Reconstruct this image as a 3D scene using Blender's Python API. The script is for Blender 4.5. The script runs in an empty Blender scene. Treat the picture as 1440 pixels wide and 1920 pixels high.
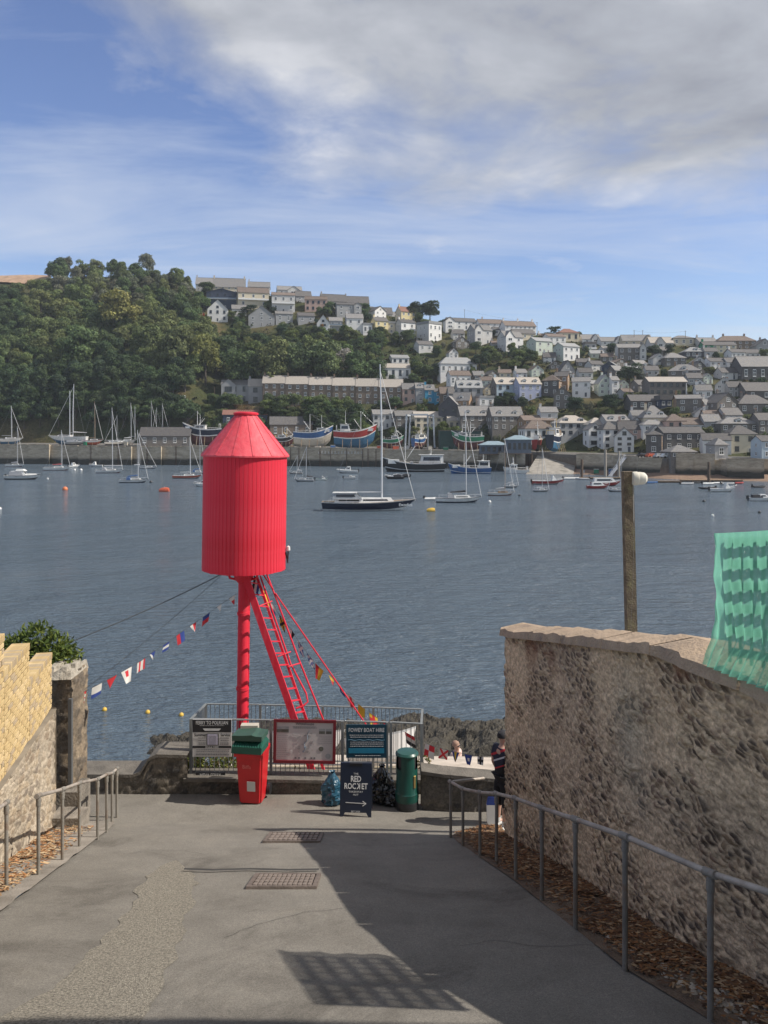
import bpy, bmesh, math, random
import numpy as np
from mathutils import Vector, Matrix, noise as mnoise
R = math.radians
sc = bpy.context.scene
C = sc.collection

# ------------------------------------------------------------------ camera, sky, sun, exposure
F = 1450.0          # focal length in photograph pixels (1440 wide)
CAMZ = 13.0         # eye height above the water
HY = 820.0          # row of the horizon in the photograph
cam = bpy.data.cameras.new('camera'); camo = bpy.data.objects.new('camera', cam); C.objects.link(camo)
camo.location = (0, 0, CAMZ); camo.rotation_euler = (R(90), 0, 0)
cam.sensor_fit = 'HORIZONTAL'; cam.sensor_width = 36.0; cam.lens = F / 1440.0 * 36.0
cam.shift_y = -(960.0 - HY) / 1440.0
cam.clip_start = 0.1; cam.clip_end = 9000
sc.camera = camo

SUN_EL, SUN_AZ = 45.0, 5.5      # sun stands to the right (+X), turned SUN_AZ degrees towards the viewer
sdir = Vector((math.cos(R(SUN_EL)) * math.cos(R(SUN_AZ)), -math.cos(R(SUN_EL)) * math.sin(R(SUN_AZ)), math.sin(R(SUN_EL))))
sl = bpy.data.lights.new('sun', 'SUN'); so = bpy.data.objects.new('sun', sl); C.objects.link(so)
sl.energy = 4.6; sl.angle = R(0.53); sl.color = (1.0, 0.93, 0.83)
so.rotation_euler = sdir.to_track_quat('Z', 'Y').to_euler(); so.location = (20, -5, 40)

w = bpy.data.worlds.new('World'); sc.world = w; w.use_nodes = True; w.cycles.sampling_method = 'MANUAL'; w.cycles.sample_map_resolution = 512
nt = w.node_tree; nt.nodes.clear()
def wn(t, **k):
    n = nt.nodes.new(t)
    for a, b in k.items(): setattr(n, a, b)
    return n
def wmath(op, a, b=None, clamp=False):
    n = wn('ShaderNodeMath', operation=op, use_clamp=clamp)
    for i, s in enumerate((a, b)):
        if s is None: continue
        if isinstance(s, (int, float)): n.inputs[i].default_value = s
        else: nt.links.new(s, n.inputs[i])
    return n.outputs[0]
def wramp(src, stops):
    n = wn('ShaderNodeValToRGB'); el = n.color_ramp.elements
    while len(el) < len(stops): el.new(0.5)
    for e, (p, c) in zip(el, stops): e.position = p; e.color = c if len(c) == 4 else (*c, 1)
    nt.links.new(src, n.inputs[0]); return n.outputs[0]
def wmix(f, a, b):
    n = wn('ShaderNodeMix', data_type='RGBA')
    for i, s in ((0, f), (6, a), (7, b)):
        if isinstance(s, (int, float)): n.inputs[i].default_value = s
        elif isinstance(s, tuple): n.inputs[i].default_value = (*s, 1)
        else: nt.links.new(s, n.inputs[i])
    return n.outputs[2]
sky = wn('ShaderNodeTexSky', sky_type='NISHITA', sun_disc=False)
sky.sun_elevation = R(SUN_EL); sky.sun_rotation = R(90 + SUN_AZ)
sky.altitude = 0; sky.air_density = 1.0; sky.dust_density = 0.35; sky.ozone_density = 2.2
SKY_STRENGTH = 0.112
VEIL0, VEIL1, BANK0 = 0.695, 2.7, 1.25
# clouds: noise on a flat layer overhead, seen in perspective
tc = wn('ShaderNodeTexCoord'); sep = wn('ShaderNodeSeparateXYZ'); nt.links.new(tc.outputs['Generated'], sep.inputs[0])
dx, dy, dz = sep.outputs
den = wmath('ADD', wmath('MAXIMUM', dz, 0.0), 0.12)
cx = wmath('DIVIDE', dx, den); cy = wmath('DIVIDE', dy, den)
def wnoise(x, y, z, scale, detail, rough, sx=1.0, sy=1.0, rot=0.0, dist=0.0):
    co = wn('ShaderNodeCombineXYZ'); nt.links.new(x, co.inputs[0]); nt.links.new(y, co.inputs[1]); co.inputs[2].default_value = z
    mp = wn('ShaderNodeMapping'); mp.inputs['Rotation'].default_value = (0, 0, rot); mp.inputs['Scale'].default_value = (sx, sy, 1)
    nt.links.new(co.outputs[0], mp.inputs[0])
    n = wn('ShaderNodeTexNoise'); n.inputs['Scale'].default_value = scale; n.inputs['Detail'].default_value = detail
    n.inputs['Roughness'].default_value = rough; n.inputs['Distortion'].default_value = dist
    nt.links.new(mp.outputs[0], n.inputs['Vector']); return n.outputs[0]
big = wnoise(cx, cy, 21.4, 1.15, 9, 0.56, dist=0.25)
fine = wnoise(cx, cy, 9.1, 3.4, 8, 0.6, dist=0.4)
# a bank of cumulus towards the zenith and the right; broken further down
bank = wmath('ADD', wmath('SUBTRACT', wmath('MULTIPLY', dz, 2.6), 0.20), wmath('MULTIPLY', wmath('MINIMUM', dx, 0.06), 1.15))
dens = wmath('ADD', wmath('ADD', wmath('MULTIPLY', big, 1.0), wmath('MULTIPLY', fine, 0.5)), wmath('MINIMUM', bank, 0.9))
cum = wmath('MULTIPLY', wmath('SUBTRACT', dens, BANK0), 1 / 0.34, True)
# self-shading: thicker parts greyer, rims and sun side white
lit = wnoise(wmath('ADD', cx, 0.16), wmath('SUBTRACT', cy, 0.05), 21.4, 1.15, 5, 0.5, dist=0.25)
shade = wmath('ADD', wmath('MULTIPLY', wmath('SUBTRACT', big, lit), 2.6), wmath('MULTIPLY', wmath('SUBTRACT', dens, BANK0 + 0.26), -0.8))
shade = wmath('ADD', wmath('ADD', shade, 0.43), wmath('MULTIPLY', wmath('SUBTRACT', fine, 0.5), 1.1), True)
ccol = wramp(shade, [(0.0, (0.24, 0.25, 0.28)), (0.4, (0.36, 0.375, 0.41)), (0.75, (0.52, 0.53, 0.56)), (1.0, (0.70, 0.69, 0.69))])
# high thin streaks
cir = wnoise(cx, cy, 9.9, 1.3, 9, 0.66, sx=0.5, sy=1.7, rot=R(-52), dist=0.8)
cir2 = wnoise(cx, cy, 12.4, 0.55, 5, 0.55, dist=0.5)
veil = wmath('MULTIPLY', wmath('SUBTRACT', wmath('ADD', wmath('MULTIPLY', cir, 0.75), wmath('MULTIPLY', cir2, 0.9)), wmath('ADD', VEIL0, wmath('MULTIPLY', wmath('SUBTRACT', dz, 0.14), 0.35))), VEIL1, True)
cirm = wmath('MULTIPLY', veil, 0.72)
scl = wn('ShaderNodeVectorMath', operation='SCALE'); nt.links.new(sky.outputs[0], scl.inputs[0]); scl.inputs['Scale'].default_value = SKY_STRENGTH
hsv = wn('ShaderNodeHueSaturation'); hsv.inputs['Hue'].default_value = 0.514; hsv.inputs['Saturation'].default_value = 1.08; nt.links.new(scl.outputs[0], hsv.inputs['Color']); base = hsv.outputs[0]
withcir = wmix(cirm, base, (0.50, 0.545, 0.63))
allsky = wmix(wmath('MULTIPLY', cum, 0.95), withcir, ccol)
bg = wn('ShaderNodeBackground'); nt.links.new(allsky, bg.inputs[0]); bg.inputs[1].default_value = 1.0
out = wn('ShaderNodeOutputWorld'); nt.links.new(bg.outputs[0], out.inputs[0])
sc.view_settings.view_transform = 'Standard'; sc.view_settings.look = 'None'
sc.view_settings.exposure = 0.42; sc.view_settings.gamma = 1.0
sc.render.engine = 'CYCLES'
sc.cycles.max_bounces = 6; sc.cycles.diffuse_bounces = 3; sc.cycles.glossy_bounces = 3; sc.cycles.transparent_max_bounces = 12
sc.cycles.sample_clamp_indirect = 6.0
sc.cycles.use_denoising = True
# ------------------------------------------------------------------ helpers
rnd = random.Random(7)
def P(px, py, Y): return Vector(((px - 720.0) * Y / F, Y, CAMZ - (py - HY) * Y / F))     # the point at depth Y seen at that spot
def Dw(py, z=0.0): return (CAMZ - z) * F / (py - HY)                                     # depth of a point on the water seen on that row
class MB:
    def __init__(s): s.v, s.f, s.m = [], [], []
    def add(s, vs, fs, mi=0, M=None):
        b = len(s.v)
        if M is not None: vs = [M @ Vector(p) for p in vs]
        s.v += [tuple(p) for p in vs]
        for f in fs: s.f.append(tuple(i + b for i in f)); s.m.append(mi)
        return s
    def box(s, x0, y0, z0, x1, y1, z1, mi=0, M=None):
        return s.add([(x0,y0,z0),(x1,y0,z0),(x1,y1,z0),(x0,y1,z0),(x0,y0,z1),(x1,y0,z1),(x1,y1,z1),(x0,y1,z1)],
              [(0,3,2,1),(4,5,6,7),(0,1,5,4),(1,2,6,5),(2,3,7,6),(3,0,4,7)], mi, M)
    def quad(s, a, b, c, d, mi=0): return s.add([a, b, c, d], [(0,1,2,3)], mi)
    def bar(s, a, b, wx, wy=None, mi=0, up=(0,0,1)):          # a box beam from a to b
        a, b = Vector(a), Vector(b); d = (b - a).normalized(); wy = wy or wx
        u = Vector(up)
        if abs(d.dot(u)) > 0.98: u = Vector((0, 1, 0))
        x = d.cross(u).normalized() * wx / 2; y = x.cross(d).normalized() * wy / 2
        vs = [p + i * x + j * y for p in (a, b) for i, j in ((-1,-1),(1,-1),(1,1),(-1,1))]
        return s.add(vs, [(0,1,2,3),(7,6,5,4),(0,4,5,1),(1,5,6,2),(2,6,7,3),(3,7,4,0)], mi)
    def tube(s, pts, r, n=8, mi=0, cap=True):
        pts = [Vector(p) for p in pts]; k = len(pts); rs = r if isinstance(r, (list, tuple)) else [r] * k
        vs, fs = [], []; u = None
        for i, p in enumerate(pts):
            d = (pts[min(i+1, k-1)] - pts[max(i-1, 0)]).normalized()
            if u is None: u = Vector((0,0,1)) if abs(d.z) < 0.9 else Vector((1,0,0))
            x = d.cross(u)
            if x.length < 1e-6: x = d.orthogonal()
            x.normalize(); y = x.cross(d).normalized(); u = y
            vs += [p + (x * math.cos(2*math.pi*j/n) + y * math.sin(2*math.pi*j/n)) * rs[i] for j in range(n)]
        for i in range(k - 1):
            for j in range(n): fs.append((i*n+j, i*n+(j+1)%n, (i+1)*n+(j+1)%n, (i+1)*n+j))
        if cap: fs.append(tuple(range(n-1, -1, -1))); fs.append(tuple((k-1)*n+j for j in range(n)))
        return s.add(vs, fs, mi)
    def lathe(s, prof, n=16, mi=0, M=None, cap=True):
        vs, fs = [], []; k = len(prof)
        for r, z in prof: vs += [(r*math.cos(2*math.pi*j/n), r*math.sin(2*math.pi*j/n), z) for j in range(n)]
        for i in range(k-1):
            for j in range(n): fs.append((i*n+j, i*n+(j+1)%n, (i+1)*n+(j+1)%n, (i+1)*n+j))
        if cap: fs.append(tuple(range(n-1,-1,-1))); fs.append(tuple((k-1)*n+j for j in range(n)))
        return s.add(vs, fs, mi, M)
    def prism(s, poly, y0, y1, mi=0, M=None):                  # poly in (x,z), counter-clockwise seen from -y
        n = len(poly); vs = [(x, y0, z) for x, z in poly] + [(x, y1, z) for x, z in poly]
        fs = [tuple(range(n)), tuple(range(2*n-1, n-1, -1))] + [(i, n+i, n+(i+1)%n, (i+1)%n) for i in range(n)]
        return s.add(vs, fs, mi, M)
    def mesh(s, name, mats, smooth=None):
        me = bpy.data.meshes.new(name); me.from_pydata(s.v, [], s.f)
        for m in (mats if isinstance(mats, (list, tuple)) else [mats]): me.materials.append(m)
        if any(s.m): me.polygons.foreach_set('material_index', s.m)
        if smooth is not None:
            me.polygons.foreach_set('use_smooth', [True] * len(s.f)); me.set_sharp_from_angle(angle=R(smooth))
        me.update(); return me
    def build(s, name, mats, parent=None, smooth=None, world=False):
        return put(name, s.mesh(name, mats, smooth), parent, world)
def put(name, me, parent=None, world=False, loc=None, rz=None, scale=None):
    o = bpy.data.objects.new(name, me); C.objects.link(o)
    if parent is not None:
        o.parent = parent
        if world: o.location = -Vector(parent.location)
    if loc is not None: o.location = loc
    if rz is not None: o.rotation_euler = (0, 0, rz)
    if scale is not None: o.scale = scale
    return o
def tag(o, label=None, cat=None, group=None, kind=None):
    if label: o['label'] = label
    if cat: o['category'] = cat
    if group: o['group'] = group
    if kind: o['kind'] = kind
    return o
def thing(name, label, cat, loc=(0,0,0), rz=0, group=None):
    o = bpy.data.objects.new(name, None); C.objects.link(o); o.empty_display_size = 0.3
    o.location = loc; o.rotation_euler = (0, 0, rz); return tag(o, label, cat, group)

# ---- 2-d noise in numpy
def _h(ix, iy, s):
    n = (ix.astype(np.int64) * 374761393 + iy.astype(np.int64) * 668265263 + s * 974711) & 0x7fffffff
    n = ((n ^ (n >> 13)) * 1274126177) & 0x7fffffff
    return ((n ^ (n >> 16)) & 0xffff) / 65535.0
def vn(x, y, s=0):
    x = np.asarray(x, float); y = np.asarray(y, float)
    ix, iy = np.floor(x), np.floor(y); fx, fy = x - ix, y - iy
    fx = fx*fx*(3-2*fx); fy = fy*fy*(3-2*fy)
    a, b, c, d = _h(ix,iy,s), _h(ix+1,iy,s), _h(ix,iy+1,s), _h(ix+1,iy+1,s)
    return (a*(1-fx)+b*fx)*(1-fy) + (c*(1-fx)+d*fx)*fy
def fbm(x, y, s=0, o=4):
    t, a, q = 0, 0.5, 0
    for i in range(o): t = t + a*vn(np.asarray(x)*2**i, np.asarray(y)*2**i, s+i*17); q += a; a *= 0.5
    return t / q
def voro(x, y, s=0):
    ix, iy = np.floor(x), np.floor(y)
    f1 = np.full(x.shape, 9.0); f2 = np.full(x.shape, 9.0); cid = np.zeros(x.shape)
    for dx in (-1,0,1):
        for dy in (-1,0,1):
            gx, gy = ix+dx, iy+dy
            jx = gx + 0.1 + 0.8*_h(gx,gy,s); jy = gy + 0.1 + 0.8*_h(gx,gy,s+5); d = np.hypot(x-jx, y-jy); r = _h(gx,gy,s+9)
            n = d < f1; f2 = np.where(n, f1, np.minimum(f2, d)); cid = np.where(n, r, cid); f1 = np.where(n, d, f1)
    return f1, f2, cid
def interp(x, tab): return float(np.interp(x, [t[0] for t in tab], [t[1] for t in tab]))

# ------------------------------------------------------------------ materials
MATS = {}
def nodes(name):
    m = bpy.data.materials.new(name); m.use_nodes = True; t = m.node_tree
    return m, t, t.nodes['Principled BSDF']
def N(t, kind, **ins):
    n = t.nodes.new(kind)
    for k, v in ins.items():
        if k in ('data_type', 'operation', 'blend_type', 'feature', 'attribute_name', 'distance', 'wave_type', 'bands_direction', 'wave_profile'): setattr(n, k, v)
        else: n.inputs[k].default_value = v
    return n
def ramp(t, src, stops):
    n = t.nodes.new('ShaderNodeValToRGB'); el = n.color_ramp.elements
    while len(el) < len(stops): el.new(0.5)
    for e, (p, c) in zip(el, stops): e.position = p; e.color = (*c[:3], 1)
    t.links.new(src, n.inputs[0]); return n.outputs[0]
def mixc(t, f, a, b, bt='MIX'):
    n = t.nodes.new('ShaderNodeMix'); n.data_type = 'RGBA'; n.blend_type = bt
    for i, s in ((0, f), (6, a), (7, b)):
        if isinstance(s, (int, float)): n.inputs[i].default_value = s
        elif isinstance(s, (tuple, list)): n.inputs[i].default_value = (*s[:3], 1)
        else: t.links.new(s, n.inputs[i])
    return n.outputs[2]
def mat(name, col, rough=0.8, var=0.12, scale=3.0, bump=0.0, bscale=25.0, metal=0.0, rand=0.0, detail=5, dirt=None, dscale=1.2, spec=0.5, coat=0.0):
    if name in MATS: return MATS[name]
    m, t, b = nodes(name); MATS[name] = m
    b.inputs['Roughness'].default_value = rough; b.inputs['Metallic'].default_value = metal
    b.inputs['Specular IOR Level'].default_value = spec; b.inputs['Coat Weight'].default_value = coat
    tcn = t.nodes.new('ShaderNodeTexCoord')
    co = tcn.outputs['Object']
    n1 = N(t, 'ShaderNodeTexNoise', Scale=scale, Detail=detail); t.links.new(co, n1.inputs['Vector'])
    lo = tuple(c * (1 - var) for c in col); hi = tuple(min(1, c * (1 + var)) for c in col)
    c = ramp(t, n1.outputs[0], [(0.3, lo), (0.7, hi)])
    if dirt:
        n3 = N(t, 'ShaderNodeTexNoise', Scale=dscale, Detail=7, Roughness=0.65); t.links.new(co, n3.inputs['Vector'])
        f = ramp(t, n3.outputs[0], [(0.52, (0,0,0)), (0.68, (1,1,1))]); c = mixc(t, f, c, dirt)
    if rand:
        oi = t.nodes.new('ShaderNodeObjectInfo')
        mr = N(t, 'ShaderNodeMapRange'); mr.inputs[3].default_value = 1 - rand; mr.inputs[4].default_value = 1 + rand
        t.links.new(oi.outputs['Random'], mr.inputs[0])
        hs = t.nodes.new('ShaderNodeHueSaturation'); t.links.new(c, hs.inputs['Color']); t.links.new(mr.outputs[0], hs.inputs['Value']); c = hs.outputs[0]
    t.links.new(c, b.inputs['Base Color'])
    if bump:
        n2 = N(t, 'ShaderNodeTexNoise', Scale=bscale, Detail=4); t.links.new(co, n2.inputs['Vector'])
        bn = N(t, 'ShaderNodeBump', Strength=bump, Distance=0.05); t.links.new(n2.outputs[0], bn.inputs['Height']); t.links.new(bn.outputs[0], b.inputs['Normal'])
    return m
def attrmat(name, rough=0.9, attr='col', bump=0.0, bscale=60, spec=0.3, grain=0.15, gscale=40):      # colour per stone / leaf from the mesh's own attribute
    if name in MATS: return MATS[name]
    m, t, b = nodes(name); MATS[name] = m; b.inputs['Roughness'].default_value = rough; b.inputs['Specular IOR Level'].default_value = spec
    a = t.nodes.new('ShaderNodeAttribute'); a.attribute_name = attr
    tcn = t.nodes.new('ShaderNodeTexCoord'); n1 = N(t, 'ShaderNodeTexNoise', Scale=gscale, Detail=5); t.links.new(tcn.outputs['Object'], n1.inputs['Vector'])
    g = ramp(t, n1.outputs[0], [(0.3, (1-grain,)*3), (0.7, (1+grain,)*3)])
    t.links.new(mixc(t, 1.0, a.outputs['Color'], g, 'MULTIPLY'), b.inputs['Base Color'])
    if bump:
        bn = N(t, 'ShaderNodeBump', Strength=bump, Distance=0.02); n2 = N(t, 'ShaderNodeTexNoise', Scale=bscale, Detail=6); t.links.new(tcn.outputs['Object'], n2.inputs['Vector'])
        t.links.new(n2.outputs[0], bn.inputs['Height']); t.links.new(bn.outputs[0], b.inputs['Normal'])
    return m
def setcol(me, cols, domain='POINT'):
    a = me.color_attributes.new('col', 'FLOAT_COLOR', domain)
    arr = np.ones((len(cols), 4), np.float32); arr[:, :3] = cols; a.data.foreach_set('color', arr.ravel())
def leafmat(name, rough=0.75, trans=0.25, spec=0.25):     # colour = the object's own colour times the leaf's own tint
    if name in MATS: return MATS[name]
    m, t, b = nodes(name); MATS[name] = m; b.inputs['Roughness'].default_value = rough; b.inputs['Specular IOR Level'].default_value = spec
    a = t.nodes.new('ShaderNodeAttribute'); a.attribute_name = 'col'; oi = t.nodes.new('ShaderNodeObjectInfo')
    c = mixc(t, 1.0, a.outputs['Color'], oi.outputs['Color'], 'MULTIPLY'); t.links.new(c, b.inputs['Base Color'])
    tr = t.nodes.new('ShaderNodeBsdfTranslucent'); t.links.new(c, tr.inputs[0]); mx = t.nodes.new('ShaderNodeMixShader'); mx.inputs[0].default_value = trans
    t.links.new(b.outputs[0], mx.inputs[1]); t.links.new(tr.outputs[0], mx.inputs[2]); t.links.new(mx.outputs[0], t.nodes['Material Output'].inputs[0])
    return m
LEAF = leafmat('leaf')
GLASS = mat('window_glass', (0.025, 0.03, 0.038), 0.12, 0.3, 0.4, spec=0.6, rand=0.4)
WHITE = mat('white_paint', (0.72, 0.72, 0.70), 0.55, 0.05, 2.0)
DARKF = mat('dark_frame', (0.03, 0.035, 0.045), 0.5, 0.1)
# ------------------------------------------------------------------ the far bank: shore line, yard level and hill, as one height function
SHORE = [(-500,395),(0,380),(430,360),(600,349),(740,342),(900,318),(1000,284),(1130,262),(1250,238),(1440,224),(1900,214)]
YARD = [(-500,9.3),(0,9.2),(430,8.9),(600,7.7),(900,7.3),(1080,6.6),(1200,6.3),(1440,6.0),(1900,6)]
BEACHW = [(-500,1),(960,1),(1000,14),(1140,12),(1180,9),(1290,12),(1440,17),(1900,18)]
CRESTY = [(-500,520),(0,520),(90,520),(250,512),(370,540),(420,548),(500,553),(640,568),(750,595),(830,606),(920,616),(1040,632),(1100,642),(1200,650),(1320,648),(1440,654),(1900,660)]
CRESTO = [(-500,215),(350,205),(600,190),(900,205),(1100,215),(1440,215),(1900,215)]
SHELF = [(-500,0.10),(350,0.12),(430,0.19),(800,0.19),(900,0.12),(1050,0.06),(1440,0.03),(1900,0.03)]
def pxof(X, Y): return 720 + X / Y * F
def hill_params(px):
    s0 = interp(px, SHORE); yd = interp(px, YARD); co = interp(px, CRESTO); cz = CAMZ + (HY - interp(px, CRESTY)) * (s0 + co) / F
    return s0, yd, co, cz, interp(px, SHELF), interp(px, BEACHW)
Y0T = [(-500,34),(850,34),(980,48),(1900,48)]
def hz(px, Y, prm=None):
    s0, yd, co, cz, sh, bw = prm or hill_params(px); Y = np.asarray(Y, float); off = Y - s0; y0 = interp(px, Y0T)
    t = np.clip((off - y0) / (co - y0), 0, 1)
    tf = 0.17 * min(1.0, max(0.0, (sh - 0.12) / 0.06))
    g = sh * np.minimum(1, t / 0.10) + (1 - sh) * (np.clip(t - tf, 0, 1) / (1 - tf)) ** 0.92
    z = np.where(off < y0, yd + (off - bw) * 0.03, yd + 0.9 + (cz - yd - 0.9) * g)
    z = np.where(off > co, cz - (off - co) * 0.02, z)
    z = z + np.where(off > y0 + 6, (vn(np.full(Y.shape, px / 60.0), Y / 18.0, 3) - 0.5) * 3.0 * np.minimum(1, np.maximum(0, off - y0 - 6) / 20), 0)
    z = np.where(off < bw + 0.3, yd, z)
    z = np.where(off < bw, -0.4 + (2.0 if bw > 3 else 0) * off / bw, z)
    z = np.where(off < 0, -3.0, z)
    return z if z.shape else float(z)
def hit(px, py):
    prm = hill_params(px); Y = np.arange(prm[0] + prm[5] + 0.35, prm[0] + prm[2] + 40, 0.5); z = hz(px, Y, prm)
    i = int(np.argmax(z >= CAMZ + (HY - py) / F * Y)); i = i if z[i] >= CAMZ + (HY - py) / F * Y[i] else len(Y) - 1
    return Vector(((px - 720) * Y[i] / F, float(Y[i]), float(z[i])))

hill_mat, t, b = nodes('hill_ground'); b.inputs['Roughness'].default_value = 0.95; b.inputs['Specular IOR Level'].default_value = 0.1
tcn = t.nodes.new('ShaderNodeTexCoord'); co = tcn.outputs['Object']
n1 = N(t, 'ShaderNodeTexNoise', Scale=0.035, Detail=8, Roughness=0.62); t.links.new(co, n1.inputs['Vector'])
c1 = ramp(t, n1.outputs[0], [(0.30, (0.03, 0.045, 0.018)), (0.5, (0.055, 0.06, 0.025)), (0.62, (0.10, 0.085, 0.04)), (0.78, (0.15, 0.105, 0.06))])
n2 = N(t, 'ShaderNodeTexNoise', Scale=0.9, Detail=6, Roughness=0.7); t.links.new(co, n2.inputs['Vector'])
c2 = mixc(t, 1.0, c1, ramp(t, n2.outputs[0], [(0.25, (0.45,)*3), (0.75, (1.4,)*3)]), 'MULTIPLY')
# the yard and the roads along the water are concrete and tarmac, the foreshore is sand
gm = t.nodes.new('ShaderNodeAttribute'); gm.attribute_name = 'col'
sp = t.nodes.new('ShaderNodeSeparateColor'); t.links.new(gm.outputs['Color'], sp.inputs[0])
conc = ramp(t, n2.outputs[0], [(0.2, (0.10, 0.095, 0.09)), (0.8, (0.20, 0.19, 0.175))])
sand = ramp(t, n2.outputs[0], [(0.2, (0.17, 0.115, 0.085)), (0.8, (0.30, 0.215, 0.16))])
c3 = mixc(t, sp.outputs[0], c2, conc); c3 = mixc(t, sp.outputs[1], c3, sand)
bn = N(t, 'ShaderNodeBump', Strength=0.6, Distance=1.0); t.links.new(n2.outputs[0], bn.inputs['Height']); t.links.new(bn.outputs[0], b.inputs['Normal'])
t.links.new(c3, b.inputs['Base Color'])

pxs = np.arange(-460, 1905, 15.0)
vs, fs, cols = [], [], []
for px in pxs:
    prm = hill_params(px); s0, yd, co_, cz, sh, bw = prm
    offs = [-4, 0, bw * 0.5, bw - 0.01, bw + 0.31, 15 if bw < 14 else bw + 2, 22, 30, 33.9, 38, 44] + list(np.arange(52, co_ + 10, 8)) + [0]*0
    offs = offs[:11] + list(np.linspace(52, co_ + 6, 22)) + [co_ + 40, co_ + 120, co_ + 400]
    for o_ in offs:
        Y = s0 + o_; vs.append(((px - 720) * Y / F, Y, hz(px, Y, prm)))
        cols.append((1.0 if bw + 0.3 < o_ < 33 else 0.0, 1.0 if (o_ <= bw and bw > 3) else 0.0, 0))
nr = len(offs)
for i in range(len(pxs) - 1):
    for j in range(nr - 1): fs.append((i*nr+j, (i+1)*nr+j, (i+1)*nr+j+1, i*nr+j+1))
me = bpy.data.meshes.new('hillside'); me.from_pydata(vs, [], fs); setcol(me, cols); me.materials.append(hill_mat)
me.polygons.foreach_set('use_smooth', [True] * len(fs)); me.set_sharp_from_angle(angle=R(40))
tag(put('hillside', me), 'steep hillside rising from the harbour to the skyline', None, kind='structure')

# ---- water: one sheet to the horizon, wind ripples as bump
wm, t, b = nodes('harbour_water')
b.inputs['Base Color'].default_value = (0.086, 0.118, 0.153, 1); b.inputs['Roughness'].default_value = 0.2; b.inputs['IOR'].default_value = 1.33
geo = t.nodes.new('ShaderNodeNewGeometry'); pos = geo.outputs['Position']
def wv(scale, sx, sy, rot, detail=4, rough=0.55, dist=0.3):
    mp = N(t, 'ShaderNodeMapping', Rotation=(0, 0, rot), Scale=(sx, sy, 1)); t.links.new(pos, mp.inputs[0])
    n = N(t, 'ShaderNodeTexNoise', Scale=scale, Detail=detail, Roughness=rough, Distortion=dist); t.links.new(mp.outputs[0], n.inputs['Vector']); return n.outputs[0]
a1 = wv(0.9, 0.55, 1.5, R(18), 5, 0.6); a2 = wv(3.2, 0.6, 1.3, R(-20), 4, 0.6); a3 = wv(0.16, 0.8, 1.2, R(10), 3)
def tm(op, x, y):
    n = t.nodes.new('ShaderNodeMath'); n.operation = op
    for i, s in enumerate((x, y)):
        if isinstance(s, (int, float)): n.inputs[i].default_value = s
        else: t.links.new(s, n.inputs[i])
    return n.outputs[0]
pat = wv(0.018, 0.5, 1.6, R(12), 4, 0.6, 0.8)
mrp = N(t, 'ShaderNodeMapRange'); t.links.new(pat, mrp.inputs[0]); mrp.inputs[1].default_value = .35; mrp.inputs[2].default_value = .65; mrp.inputs[3].default_value = .08; mrp.inputs[4].default_value = .20; t.links.new(mrp.outputs[0], b.inputs['Roughness'])
a1 = tm('MULTIPLY', a1, tm('ADD', tm('MULTIPLY', pat, 1.4), .3))
h = tm('ADD', tm('ADD', tm('MULTIPLY', a1, 0.30), tm('MULTIPLY', a2, 0.13)), tm('MULTIPLY', a3, 0.5))
bn = N(t, 'ShaderNodeBump', Strength=1.0, Distance=1.9); t.links.new(h, bn.inputs['Height']); t.links.new(bn.outputs[0], b.inputs['Normal'])
xs = [-4000, -600, -200, -60, 0, 60, 200, 600, 4000]; ys = [14, 30, 60, 120, 220, 420, 900, 4000]
wb = MB()
for i in range(len(xs) - 1):
    for j in range(len(ys) - 1): wb.quad((xs[i], ys[j], 0), (xs[i+1], ys[j], 0), (xs[i+1], ys[j+1], 0), (xs[i], ys[j+1], 0))
tag(wb.build('water', wm), 'rippled slate blue harbour water between the two banks', None, kind='structure')
# ------------------------------------------------------------------ houses of the village
def roofm(key):
    return {'s': mat('slate_roof', (0.17, 0.165, 0.165), 0.7, 0.22, 1.6, 0.3, 6, rand=0.18, dirt=(0.22,0.20,0.16)),
            'd': mat('dark_slate_roof', (0.085, 0.08, 0.08), 0.7, 0.22, 1.6, 0.3, 6, rand=0.2, dirt=(0.13,0.115,0.095)),
            'b': mat('brown_tile_roof', (0.13, 0.098, 0.083), 0.8, 0.22, 1.8, 0.3, 6, rand=0.2, dirt=(0.19,0.16,0.12)),
            'r': mat('red_tile_roof', (0.20, 0.095, 0.07), 0.8, 0.2, 1.8, 0.3, 6, dirt=(0.15,0.10,0.08)),
            'p': mat('pale_slate_roof', (0.36, 0.325, 0.285), 0.75, 0.18, 1.2, 0.25, 6, rand=0.08, dirt=(0.26,0.225,0.19)),
            'g': mat('grey_slate_roof', (0.24, 0.245, 0.25), 0.7, 0.15, 1.5, 0.25, 6, rand=0.1, dirt=(0.3,0.28,0.25)),
            'n': mat('blue_sheet_roof', (0.20, 0.27, 0.31), 0.5, 0.12, 1.0, rand=0.05)}[key]
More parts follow.
